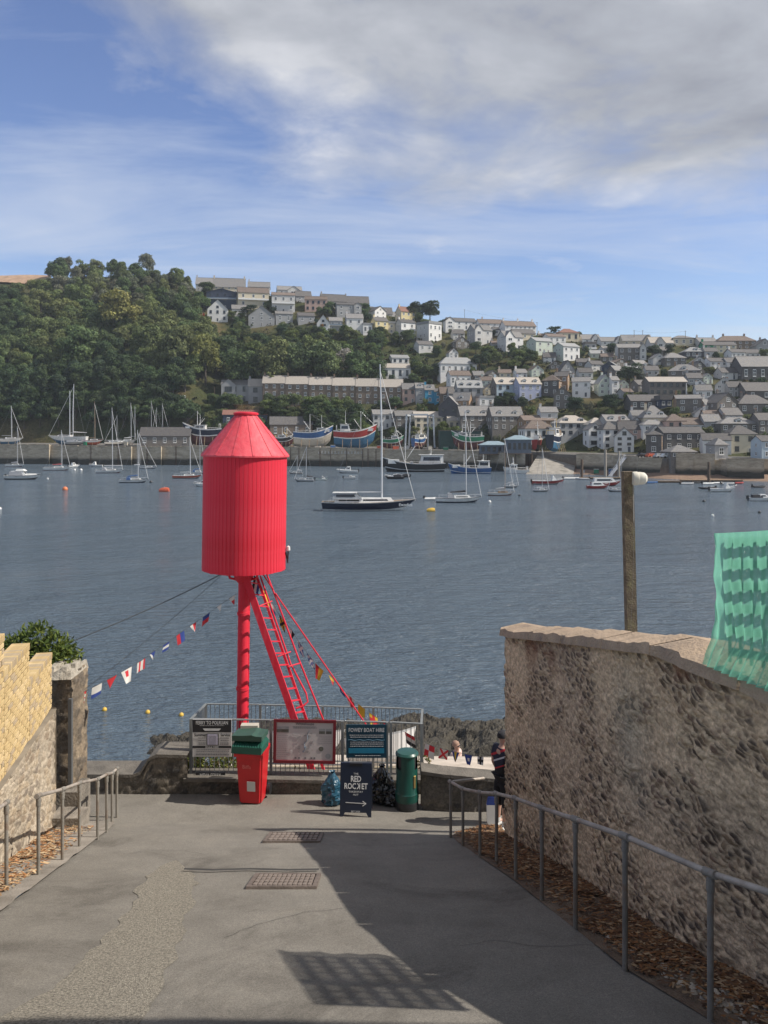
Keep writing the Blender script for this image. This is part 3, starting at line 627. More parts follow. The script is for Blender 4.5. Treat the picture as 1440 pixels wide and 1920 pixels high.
(1340,1365,826,837,864,'h',0,'g','s',1,1,'small grey hipped store on the sea wall',dict(chim=0, depth=6)),
(1369,1419,799,814,852,'h',-6,'c','d',2,2,'tall cream quay house with a dark hipped roof',dict(chim=0, win='sd')),
(1427,1470,818,827,860,'e',0,'l','d',2,2,'pale blue house at the right edge of the quay',dict(chim=0)),
(1257,1306,838,849,861,'h',0,'S','s',1,3,'low waterfront pavilion with a hipped roof and white cupola',dict(chim=0, cat='pavilion', name='pavilion')),
# packed in between
(1212,1236,686,694,706,'e',-4,'v','d',1,2,'small white cottage above the left end of the arches',dict(chim=1)),
(1322,1346,652,659,670,'e',-2,'v','d',1,2,'dark roofed cottage below the emerald house end',dict(chim=1)),
(1224,1249,664,672,684,'g',0,'v','s',1,1,'little gabled cottage left of the pyramid roof',dict(chim=0)),
(1306,1334,722,732,748,'e',-8,'w','s',1,2,'white cottage on the steep lane below the orange end wall',dict(chim=1)),
(1290,1316,700,709,722,'e',-6,'g','d',1,2,'slate roofed cottage right of the upper stone dormer house',dict(chim=1)),
(1352,1384,690,699,712,'e',4,'v','d',2,2,'tall narrow cottage left of the chapel yard',dict(chim=1)),
(1404,1440,748,757,770,'e',0,'M','b',1,3,'brown roofed range behind the big dark hipped roof',dict(chim=1)),
(1322,1350,750,760,774,'e',8,'v','s',1,2,'pale cottage left of the dark gabled stone house',dict(chim=1)),
(1186,1210,770,779,794,'e',-4,'v','s',1,2,'small pale cottage beside the tall hipped cream house',dict(chim=1)),
(1086,1112,690,698,712,'e',-4,'v','d',1,2,'low dark roofed cottage above the white four window house',dict(chim=0)),
(905,930,585+14,606,618,'e',8,'v','b',1,2,'little brown roofed cottage wedged in the upper middle row',dict(chim=1)),
(785,812,640,647,660,'e',20,'v','d',1,2,'low grey garden house below the big flat roofed white house',dict(chim=0)),
(560,590,586,593,606,'e',4,'g','d',1,2,'dark roofed garage left of the glazed gable cottage',dict(chim=0)),
(436,462,572,580,594,'e',4,'v','s',1,2,'small pale outbuilding between the chalets and the cream villa',dict(chim=0)),
# boatyard sheds and the terrace
(416,466,714,722,759,'e',-2,'g','s',2,3,'grey house with a white gabled bay left of the stone terrace',dict(chim=0, xg=(416,442,713), win='wd')),
(466,492,713,725,759,'e',-2,'g','p',2,1,'pale grey house joining the stone terrace',dict(chim=1, win='wd', wscale=1.6)),
(264,356,804,818,837,'e',-3,'S','d',1,5,'long stone boat shed with a dark roof on the left quay',dict(chim=0, depth=9, cat='shed', name='boat_shed')),
(420,501,771,779,803,'e',0,'n','r',1,4,'dark shed with a red roof behind the red tower',dict(chim=0, cat='shed', name='shed')),
(508,586,783,796,820,'e',0,'M','d',1,4,'brown stone shed with a dark roof behind the boats on the hard',dict(chim=0, cat='shed', name='shed')),
]
for i in range(6):
    a = 492.5 + i * 43.8; dy = i * 1.5
    HS.append((a, a+43.8, 705+dy*.9, 718+dy*.95, 758+dy*.6, 'e', 0, 'M', 'p', 3, 3,
        ['stone terrace house with a plywood hoarding, nearest the grey houses','second house of the long stone terrace','third house of the long stone terrace, white blinds in its windows',
         'fourth house of the long stone terrace, white porch walls','fifth house of the long stone terrace, white steps before it','last house of the long stone terrace, behind the tall mast'][i],
        dict(chim=1, name='terrace_house', depth=8, group='houses of the long stone terrace', side='M')))
HS = [(*e[:6], e[6] + (8 if abs(e[6]) <= 6 and e[0] < 1150 else (4 if abs(e[6]) <= 6 else 0)), *e[7:]) for e in HS]
T0 = hit(514, 758)
for e in HS:
    if e[12].get('name') == 'terrace_house':
        i = round((e[0]-492.5)/43.8); Yt = T0.y - 5 - i*0.5; e = (*e[:6], 1, *e[7:12], dict(e[12], at=Vector((((e[0]+e[1])/2-720)*Yt/F, Yt, CAMZ-(e[4]-HY)*Yt/F)), base_drop=5))
    house(*e[:12], **e[12])
# ------------------------------------------------------------------ trees and bushes of the far bank
def crown_mesh(seed, W=5.0, H=9.0, base=3.0, nb=16, per=140, leaf=0.55, shape='round', name='crown'):
    r = np.random.RandomState(seed); vs, cols = [], []
    blobs = []
    for i in range(nb):
        a = r.rand() * 6.283; q = r.rand() ** 0.6
        if shape == 'round':
            z = base + (H - base) * (0.18 + 0.72 * r.rand()); rad = W * (0.28 + 0.16 * r.rand())
            lim = W * 0.68 * math.sqrt(max(0.05, 1 - ((z - base) / (H - base) * 1.75 - 0.85) ** 2 * 0.75))
            blobs.append((math.cos(a)*lim*q, math.sin(a)*lim*q, z, rad, rad*0.8))
        elif shape == 'bush':
            blobs.append((math.cos(a)*W*.6*q, math.sin(a)*W*.6*q, H*(.25+.4*r.rand()), W*(.3+.18*r.rand()), H*(.3+.12*r.rand())))
        elif shape == 'tier':
            z = base + (H - base) * r.rand(); lim = W * (0.95 if z < H*.75 else 0.55)
            blobs.append((math.cos(a)*lim*q, math.sin(a)*lim*q, z, W*(.26+.12*r.rand()), .55+.3*r.rand()))
        elif shape == 'cone':
            f = r.rand(); z = base + (H-base)*f; lim = W*.75*(1-f)
            blobs.append((math.cos(a)*lim*q, math.sin(a)*lim*q, z, W*(.36-.2*f), (H-base)*.12))
    for (bx, by, bz, rr, rh) in blobs:
        tint = 0.72 + 0.5 * r.rand()
        for j in range(per):
            d = r.normal(size=3); d /= np.linalg.norm(d); 
            if d[2] < -0.5: d[2] = -d[2] * 0.6
            f = 0.72 + 0.34 * r.rand()
            c = np.array((bx + d[0]*rr*f, by + d[1]*rr*f, bz + d[2]*rh*f))
            n = d + r.normal(size=3) * 0.55; n /= np.linalg.norm(n)
            u = np.cross(n, (0.3, 0.2, 1)); u /= np.linalg.norm(u); v = np.cross(n, u); s = leaf * (0.6 + 0.8 * r.rand())
            a_ = r.rand() * 3; u, v = u*math.cos(a_)+v*math.sin(a_), v*math.cos(a_)-u*math.sin(a_)
            for e, g in ((-1,-.6),(1,-.5),(.6,.7),(-.5,.8)): vs.append(c + u*e*s*.5 + v*g*s*.5)
            k = tint * (0.75 + 0.5 * r.rand()); cols += [(k*(0.94+.12*r.rand()), k, k*(.85+.3*r.rand()))] * 4
    n = len(vs) // 4
    me = bpy.data.meshes.new(name); me.from_pydata([tuple(p) for p in vs], [], [(4*i,4*i+1,4*i+2,4*i+3) for i in range(n)])
    setcol(me, np.array(cols)); me.materials.append(LEAF); return me
BARK = mat('bark', (0.085, 0.07, 0.055), 0.95, 0.3, 4, 0.4, 12)
def trunk_mesh(seed, H=6.0, r0=0.32, lean=0.4, limbs=5):
    q = random.Random(seed); m = MB(); pts = [Vector((q.uniform(-lean,lean)*i/4, q.uniform(-lean,lean)*i/4, -1.5 + (H+1.5)*i/4)) for i in range(5)]
    m.tube(pts, [r0*1.3, r0, r0*.8, r0*.6, r0*.35], 6)
    for i in range(limbs):
        a = q.uniform(0, 6.28); s = pts[2].lerp(pts[4], q.random()); e = s + Vector((math.cos(a)*2.3, math.sin(a)*2.3, 1.8)); m.tube([s, s.lerp(e,.5)+Vector((0,0,.2)), e], [r0*.4, r0*.28, r0*.12], 5)
    return m.mesh('trunk', BARK, 50)
CROWN = [crown_mesh(i, 5.0, 9.5, 2.2, 20, 230, 0.46) for i in range(6)]
BUSH = [crown_mesh(20+i, 2.6, 3.2, 0, 9, 90, 0.42, 'bush', 'foliage') for i in range(4)]
TRUNK = [trunk_mesh(i) for i in range(3)]
TIER = crown_mesh(40, 7.0, 13.0, 6.0, 26, 80, 0.6, 'tier'); CONE = crown_mesh(41, 3.2, 11, 1.0, 26, 90, 0.5, 'cone'); TALLTRUNK = trunk_mesh(9, 12, 0.55, 0.9, 9)
HC = np.array([((e[0]+e[1])/2, (e[3]+e[4])/2) for e in HS])
def near_house(px, py):
    d = np.hypot(HC[:,0]-px, (HC[:,1]-py)*1.3); i = int(np.argmin(d)); dx, dy = px-HC[i,0], py-HC[i,1]
    rel = ('right of' if dx > 0 else 'left of') if abs(dx) > abs(dy)*1.1 else ('below' if dy > 0 else 'above')
    ws = HS[i][11].split(); k = len(ws)
    if k > 7:
        k = 7
        for j in range(min(8, len(ws)-1), 2, -1):
            if ws[j] in ('with','beside','behind','above','below','on','at','in','under','between','right','left','and','of','among'): k = j; break
    return rel + ' the ' + ' '.join(ws[:k]).rstrip(',')
RC0 = [(e[0], e[1], e[2], e[4]) for e in HS]; FILL = []
frq = random.Random(21)
def _ov(r, q): return max(0, min(r[1],q[1])-max(r[0],q[0])) * max(0, min(r[3],q[3])-max(r[2],q[2]))
for k_ in range(900):
    if len(FILL) >= 46: break
    px = frq.uniform(850, 1440); py = frq.uniform(max(628, interp(px, CRESTY)+10), 800 if px > 1180 else 745); w_ = frq.uniform(17, 27); hw = frq.uniform(8, 12); rh_ = frq.uniform(6, 8.5); q = (px-w_/2, px+w_/2, py-hw-rh_, py)
    if any(_ov(r_, q) > .16*min((r_[1]-r_[0])*(r_[3]-r_[2]), w_*(hw+rh_)) for r_ in RC0 + FILL): continue
    if 860 < px < 1010 and 655 < py < 705: continue
    FILL.append(q); wk_ = frq.choice('vvwwgSSce'); rk_ = frq.choice('ssddbg')
    lb = {'v':'small off white','w':'small white','g':'small grey','S':'small stone','c':'small cream','e':'small pale green'}[wk_] + {'s':' slate roofed','d':' dark roofed','b':' brown roofed','g':' grey roofed'}[rk_] + ' cottage ' + near_house(px, py-6)
    house(q[0], q[1], q[2], q[2]+rh_, q[3], frq.choice('eeg'), frq.choice((12, 8, -6, 20, 0)), wk_, rk_, 2 if hw > 10 else 1, 2, lb, name='cottage', chim=frq.choice((0,1,1)), depth=6.5, group='small cottages packed between the larger houses')
RECTS = [(q[0]-1, q[1]+1, q[2]-1, q[3]-3) for q in FILL] + [(min(e[0],e[1])-2, max(e[0],e[1])+2, e[2]-1, e[4]-4) for e in HS]
HP = [(o.location.copy(), 5.2) for o in C.objects if o.type == 'EMPTY']
HPA = np.array([(p.x, p.y + 4) for p, _ in HP])
def clear(px, p, hgt, wid, keep=0.55):        # does a tree here stand in a house or hide one?
    if np.min(np.hypot(HPA[:,0]-p.x, HPA[:,1]-p.y)) < 6.0 + wid*.35: return False
    k = F / p.y; yb = HY - (p.z - CAMZ) * k; yt = yb - hgt * k; x0, x1 = px - wid*k*.5, px + wid*k*.5
    for (a, b_, c, d) in RECTS:
        if x1 > a and x0 < b_ and yt < d - (d-c)*(1-keep)*.6 and yb > c + 2:
            ov = (min(x1,b_)-max(x0,a)) * (min(yb,d)-max(yt,c))
            if ov > 0.16 * (b_-a) * (d-c): return False
    return True
GREENS = {'dark': (0.056,0.085,0.036), 'mid': (0.080,0.112,0.042), 'olive': (0.112,0.135,0.050), 'gold': (0.17,0.17,0.055), 'grey': (0.115,0.125,0.080), 'deep': (0.036,0.058,0.030), 'bright': (0.09,0.12,0.036)}
def col(k, j=0.16):
    c = GREENS[k]; f = 1.22 * (1 + rnd.uniform(-j, j)); return (c[0]*f*(1+rnd.uniform(-.1,.1)), c[1]*f, c[2]*f*(1+rnd.uniform(-.1,.1)), 1)
def tree(p, h, wd, tone, label, group=None, name='tree', shape=None):
    if len(label.split()) > 16: label = label.replace('close ', '').replace('well ', '').replace(' tall', '').replace(' broad wood', ' wood')
    r = thing(name, label, 'tree', p, rnd.uniform(0, 6.28), group)
    if shape == 'tier': cm, tm_ = TIER, TALLTRUNK; ch, cw, th_ = 13.5, 13.0, 12.0
    elif shape == 'cone': cm, tm_ = CONE, TRUNK[0]; ch, cw, th_ = 11.5, 5.4, 6.0
    else: cm, tm_ = rnd.choice(CROWN), rnd.choice(TRUNK); ch, cw, th_ = 9.8, 9.6, 6.0
    c = put('crown', cm, r, scale=(wd/cw, wd/cw, h/ch)); c.color = col(tone)
    put('trunk', tm_, r, scale=(wd/cw, wd/cw, h*.62/th_)); return r
def bush(p, h, wd, tone, label, group=None):
    c = put('bush', rnd.choice(BUSH), None, loc=p, rz=rnd.uniform(0,6.28), scale=(wd/5.0, wd/5.0, h/2.5)); c.color = col(tone); return tag(c, label, 'bush', group)
# the wood on the left slope: one tree after another down to the yard
def wood_zone(px, py):
    top = np.interp(px, [-80, 84, 100, 250, 340, 375, 395], [566, 562, 522, 512, 524, 545, 600]); 
    lim = np.interp(py, [500, 560, 600, 700, 760, 830], [372, 384, 378, 420, 330, 318])
    return py > top and px < lim
LMK = [(40,520,'brown field on the crest'),(105,508,'dark round tree on the skyline'),(222,596,'golden green tree'),(280,650,'broad olive crown'),(335,660,'large olive tree'),(385,676,'tall yellowish tree'),(150,655,'broad green crown'),(336,747,'white caravan'),(135,770,'two masted yacht'),(22,795,'yacht on the far left quay'),(310,800,'long boat shed'),(405,585,'white chalet with blue gable'),(385,530,'first grey skyline roof'),(178,795,'yacht with the wooden mast'),(248,795,'yacht with two close masts')]
def near_mark(x, y):
    dx, dy, nm = min(((x-a, y-b, n) for a, b, n in LMK), key=lambda q: q[0]**2+(q[1]*1.2)**2); d = math.hypot(dx, dy); v_ = 'below' if dy > 0 else 'above'; h_ = 'right' if dx > 0 else 'left'
    rel = v_ if abs(dy) > 2.2*abs(dx) else (h_ + ' of' if abs(dx) > 2.2*abs(dy) else v_ + ' and ' + h_ + ' of')
    return ('close ' if d < 38 else ('' if d < 75 else 'well ')) + rel + ' the ' + nm
rows = np.arange(508, 838, 15.5)
for ri, py in enumerate(rows):
    for px in np.arange(-60, 440, 25.0):
        x = px + rnd.uniform(-9, 9) + (ri % 2) * 12.5; y = py + rnd.uniform(-6, 6)
        if not wood_zone(x, y): continue
        p = hit(x, y); h = rnd.uniform(11.5, 17.5); wd = rnd.uniform(10.5, 15)
        if y > 770: h *= .85
        if p.y - interp(x, SHORE) < 38.5: continue
        if not clear(x, p, h, wd): continue
        f = float(fbm(x/70.0, y/70.0, 5, 3))
        tone = 'dark' if f < .46 else ('mid' if f < .58 else 'olive')
        if y < 590 and rnd.random() < .35: tone = 'grey'
        if y > 720: tone = rnd.choice(['deep', 'dark', 'dark'])
        where = near_mark(x, y - h*.5*F/p.y)
        tree(p, h, wd, tone, {'dark':'dark green','mid':'green','olive':'olive green','grey':'grey green','deep':'very dark'}[tone] + (' tall' if h > 15.5 else ' broad' if wd > 13.6 else '') + ' wood tree ' + where, 'trees of the left wood', 'woodland_tree')
def one(px, py, hpx, wpx, tone, label, shape=None, name='tree'):
    p = hit(px, py); k = p.y / F; return tree(p, hpx*k, wpx*k, tone, label, None, name, shape)
one(222, 640, 92, 92, 'gold', 'big golden green round tree standing out in the middle of the left wood')
one(335, 705, 90, 84, 'olive', 'large olive tree at the right side of the left wood above the caravan')
one(385, 722, 92, 70, 'gold', 'tall yellowish green tree at the right edge of the left wood')
one(280, 690, 80, 78, 'olive', 'broad olive crown below the golden tree of the left wood')
one(150, 700, 84, 90, 'mid', 'broad green crown low in the left part of the wood')
one(105, 532, 50, 48, 'dark', 'dark round tree ending the wood on the skyline above the brown field')
one(400, 543, 28, 30, 'deep', 'dark flat topped pine between the grey skyline roofs', 'tier', 'pine_tree')
one(388, 556, 26, 36, 'dark', 'dark round tree beside the first grey skyline roof')
one(470, 598, 26, 46, 'deep', 'dark spreading pine in front of the cream villa', 'tier', 'pine_tree')
one(446, 632, 28, 26, 'olive', 'small palm like olive tree between the chalet and the grey gable')
one(780, 602, 34, 46, 'deep', 'dark evergreen, left of the clump right of the yellow house')
one(806, 606, 42, 44, 'deep', 'tallest dark evergreen of the clump right of the yellow house')
one(832, 602, 26, 32, 'deep', 'round dark tree on the skyline beside the brown roofed house')
one(1038, 618, 36, 34, 'deep', 'cedar with flat dark tiers on the skyline', 'tier', 'cedar_tree')
one(1082, 628, 30, 30, 'dark', 'round dark green tree on the skyline right of the cedar')
one(1306, 648, 24, 16, 'deep', 'small dark round tree alone on the right skyline')
one(1228, 672, 26, 34, 'deep', 'dark clipped tree in front of the pale gabled bungalow')
one(1255, 668, 22, 18, 'deep', 'dark upright tree beside the clipped dark one')
one(1150, 668, 24, 30, 'deep', 'dark tree left of the tall stone house')
for (x, y, hh, ww, tn, lb) in [(455,735,76,74,'mid','large green tree above the two grey houses'),(512,738,100,86,'olive','tall olive green tree, highest of the clump above the terrace'),(566,730,84,84,'dark','dark tree above the middle of the stone terrace'),
    (610,728,86,80,'olive','brownish olive tree left of the white flowering one'),(420,690,58,70,'dark','dark tree below the white chalet'),(668,722,62,60,'mid','green tree above the right end of the terrace'),(705,716,40,44,'dark','dark tree left of the white verandah house'),
    (540,700,50,60,'mid','green crown just below the grey gabled house'),(480,690,52,50,'bright','bright green tree under the grey gabled house'),(590,690,60,52,'olive','olive crown below the glazed gable cottage'),
    (430,770,30,40,'dark','dark tree below the grey houses left of the red tower'),(352,806,56,66,'dark','rounded dark tree behind the left boat shed'),(318,800,44,40,'mid','green tree beneath the white caravan'),
    (590,798,36,40,'dark','dark tree behind the brown stone shed'),(632,800,34,44,'dark','dark tree behind the red and blue trawler'),(550,790,26,34,'mid','green bushy tree under the stone terrace, left'),(670,790,26,34,'mid','green bushy tree under the stone terrace, right'),
    (1100,742,20,26,'mid','green round shrub tree beside the four window white house'),(1180,722,40,50,'deep','dark tree clump left of the pale willow'),(1330,706,18,26,'olive','olive tree at the top of the steep lane')]: one(x, y, hh, ww, tn, lb)
w_ = one(640, 705, 52, 40, 'grey', 'white blossoming tree on the hillside above the terrace'); w_.children[0].color = (0.36, 0.34, 0.31, 1)
w_ = one(1197, 722, 32, 34, 'grey', 'pale silvery willow beside the arched building'); w_.children[0].color = (0.16, 0.17, 0.135, 1)
w_ = one(604, 622, 14, 10, 'gold', 'small orange leaved tree below the glazed gable cottage'); w_.children[0].color = (0.30, 0.16, 0.03, 1)
# bushes and small garden trees between the houses
nb = nbush = 0
for k_ in range(5200):
    px = rnd.uniform(372, 1460); py = rnd.uniform(575, 836)
    if px < 420 and py < 760: continue
    top = interp(px, CRESTY) + 8
    if py < top: continue
    p = hit(px, py)
    dense = 0.95 if px < 760 else (0.8 if px < 1180 else 0.55)
    if p.y - interp(px, SHORE) < 36: continue
    if rnd.random() > dense or nb >= 560: continue
    big = rnd.random() < (0.30 if px < 1000 else 0.13)
    h = rnd.uniform(5, 8.5) if big else rnd.uniform(1.6, 3.8); wd = h * rnd.uniform(1.0, 1.5)
    if not clear(px, p, h, wd): continue
    zone = near_house(px, py)
    if not big and nbush >= 285: continue
    nbush += not big
    if big:
        tone = rnd.choice(['dark','dark','mid','mid','olive','deep','bright']); tree(p, h*1.15, wd, tone, {'dark':'small dark green','mid':'small green','olive':'small olive','deep':'small very dark','bright':'small bright green'}[tone] + ' tree ' + zone, 'garden trees of the village', 'garden_tree')
    else:
        tone = rnd.choice(['dark','mid','mid','olive','bright','deep','grey']); bush(p, h, wd, tone, {'dark':'dark green','mid':'green','olive':'olive','bright':'bright green','deep':'very dark','grey':'dry greyish'}[tone] + ' bush ' + zone, 'garden bushes of the village')
    nb += 1
# the brown field on the crest at the far left
def fieldpt(u, v):
    px = -70 + 165*u; prm = hill_params(px); Y = prm[0] + prm[2] - 16 + 24*v; return ((px-720)*Y/F, Y, float(hz(px, Y, prm)) + 1.6)
fvs = [fieldpt(i/12, j/4) for i in range(13) for j in range(5)]; me = bpy.data.meshes.new('field'); me.from_pydata(fvs, [], [(i*5+j,(i+1)*5+j,(i+1)*5+j+1,i*5+j+1) for i in range(12) for j in range(4)]); me.materials.append(mat('ploughed_field', (0.34,0.225,0.15), .95, .2, .3))
tag(put('field', me), 'brown ploughed field on the crest left of the wood', None, kind='structure')
# low cover that nobody could count: bramble, bracken and long grass all over the slope
q = np.random.RandomState(5); vs, cols = [], []
for k_ in range(9000):
    if k_ % 5 == 0: px = q.uniform(-60, 1500); s0 = interp(px, SHORE); Y = s0 + q.uniform(38, interp(px, CRESTO) + 8); z = hz(px, Y); X = (px-720)*Y/F
    if np.min(np.hypot(HPA[:,0]-X, HPA[:,1]-Y)) < 5.5: continue
    base = np.array([(0.045,0.055,0.022),(0.07,0.07,0.03),(0.10,0.075,0.035),(0.035,0.045,0.02)][q.randint(4)])
    for j in range(4):
        c = np.array((X + q.normal()*.9, Y + q.normal()*.9, z + q.rand()*.9)); u = q.normal(size=3); u /= np.linalg.norm(u); v = np.cross(u, q.normal(size=3)); v /= np.linalg.norm(v); s = .5 + .6*q.rand()
        for e, g in ((-1,-1),(1,-1),(.8,1),(-.7,.9)): vs.append(c + (u*e + v*g)*s*.5)
        cols += [base * (.7+.6*q.rand())] * 4
n = len(vs)//4; me = bpy.data.meshes.new('undergrowth'); me.from_pydata([tuple(p) for p in vs], [], [(4*i,4*i+1,4*i+2,4*i+3) for i in range(n)]); setcol(me, np.array(cols)); me.materials.append(attrmat('undergrowth_leaf'))
tag(put('undergrowth', me), 'low scrub and rough grass covering the hillside between the houses', 'undergrowth', kind='stuff')
# ------------------------------------------------------------------ boats
def paint(name, c, rough=0.35): return mat('paint_' + name, c, rough, 0.10, 1.5, dirt=tuple(x*.72 for x in c), dscale=0.8)
PW, PN, PR, PB, PG = paint('white', (0.68,0.68,0.66)), paint('navy', (0.012,0.018,0.04), .2), paint('red', (0.33,0.03,0.025)), paint('blue', (0.03,0.10,0.26)), paint('green', (0.02,0.20,0.10))
PK, PO, PGR, PAF, PRB, PCR = paint('black', (0.02,0.02,0.022)), paint('orange_red', (0.45,0.09,0.04)), paint('grey', (0.36,0.37,0.38)), paint('bottom_red', (0.10,0.03,0.03), .8), paint('bottom_blue', (0.03,0.12,0.22), .7), paint('cream', (0.5,0.46,0.38))
PIL = mat('pile_timber', (0.12,0.085,0.06), .95, .3, 3, .4, 8, dirt=(0.05,0.05,0.04)); PTE = mat('teak', (0.22,0.15,0.09), 0.7, 0.2, 6); ALU = mat('mast_alloy', (0.55,0.56,0.58), 0.4, 0.08, 2, metal=0.3); WOODM = mat('wood_spar', (0.30,0.21,0.13), 0.6, 0.15, 4)
CAN = {k: mat('canvas_' + k, c, 0.9, 0.12, 4) for k, c in {'blue': (0.04,0.10,0.24), 'grey': (0.30,0.31,0.33), 'red': (0.36,0.05,0.05), 'black': (0.03,0.03,0.035), 'white': (0.6,0.6,0.6)}.items()}
CLEAR = mat('vinyl_window', (0.28,0.30,0.32), 0.15, 0.1, 2)
def hull(m, L, B, fb, draft, sheer=.35, transom=.8, rake=.10, full=.42, tw=.5, stripe=True, n=16):
    ts = [0, .18, tw*.7, tw, tw+.06, .93, 1.0]; k = len(ts); st = []
    for i in range(n+1):
        s = i / n
        b = B/2 * (transom + (1-transom)*math.sin(math.pi/2*min(1, s/.42))) if s < .42 else B/2 * max(0.012, 1 - ((s-.42)/.58)**2.3)
        zs = fb * (1 + sheer * max(0, s-.35)**2 * 2.6 + sheer*.25*max(0, .35-s)**2*4); zk = -draft * (1 - max(0, (s-.6)/.4)**2) * (.75+.25*min(1, s/.3))
        row = []
        for t in ts:
            z = zk + (zs-zk)*t; y = b * t**(full*(.6+.9*s)) if t > 0 else 0
            x = -L/2 + L*s - rake*L*(1-t)*max(0, (s-.55)/.45)**1.5 - .02*L*(t)*(1 if i == 0 else 0)
            row.append((x, y, z))
        st.append(row)
    for sg in (1, -1):
        vs = [(x, sg*y, z) for row in st for x, y, z in row]; fs, ms = [], []
        for i in range(n):
            for j in range(k-1):
                q = (i*k+j, (i+1)*k+j, (i+1)*k+j+1, i*k+j+1); q = q if sg < 0 else q[::-1]
                m.add([vs[a] for a in q], [(0,1,2,3)], 1 if ts[j+1] <= tw+1e-6 else (2 if stripe and (j == 3 or j == k-2) else 0))
    tr = [(x, y, z) for x, y, z in st[0]] + [(x, -y, z) for x, y, z in st[0]][::-1]; m.add(tr, [tuple(range(len(tr)))], 0)
    for i in range(n):
        a, b_ = st[i][-1], st[i+1][-1]; d = .04*fb
        m.add([(a[0],-a[1],a[2]-d),(b_[0],-b_[1],b_[2]-d),(b_[0],b_[1],b_[2]-d),(a[0],a[1],a[2]-d)], [(0,1,2,3)], 3)
    return st
def place(x0, x1, wl, z=0.0, bow=1, yaw=0, Y=None):
    D = Y or Dw(wl, z); k = D / F; return Vector((((x0+x1)/2-720)*k, D, z)), (x1-x0)*k/max(.3, abs(math.cos(R(yaw)))), (0 if bow > 0 else math.pi) + R(yaw), k
def cabin(m, x0, x1, w0, w1, z0, z1, mi=0, slope=.35, gl=1):
    h = z1-z0; f = h*slope
    bt = [(x0,-w0/2,z0),(x1,-w1/2,z0),(x1,w1/2,z0),(x0,w0/2,z0)]; tp = [(x0+f*.3,-w0*.42,z1),(x1-f*2,-w1*.40,z1),(x1-f*2,w1*.40,z1),(x0+f*.3,w0*.42,z1)]
    m.add(bt+tp, [(4,5,6,7),(0,1,5,4),(1,2,6,5),(2,3,7,6),(3,0,4,7)], mi)
    if gl is not None:
        L = lambda a, b_, u: tuple(p+(q-p)*u for p, q in zip(a, b_))
        for (a, b_, c, d, s) in ((bt[0],bt[1],tp[1],tp[0],-1),(bt[2],bt[3],tp[3],tp[2],1)):
            q = [L(L(a,d,.4),L(b_,c,.4),.12), L(L(a,d,.4),L(b_,c,.4),.85), L(L(a,d,.78),L(b_,c,.78),.85), L(L(a,d,.78),L(b_,c,.78),.12)]
            m.add([(p[0],p[1]+s*.03,p[2]) for p in q], [(0,1,2,3)], gl)
        a, b_, c, d = bt[1], bt[2], tp[2], tp[1]; q = [L(L(a,d,.4),L(b_,c,.4),.1), L(L(a,d,.4),L(b_,c,.4),.9), L(L(a,d,.85),L(b_,c,.85),.9), L(L(a,d,.85),L(b_,c,.85),.1)]
        m.add([(p[0]+.03,p[1],p[2]) for p in q], [(0,1,2,3)], gl)
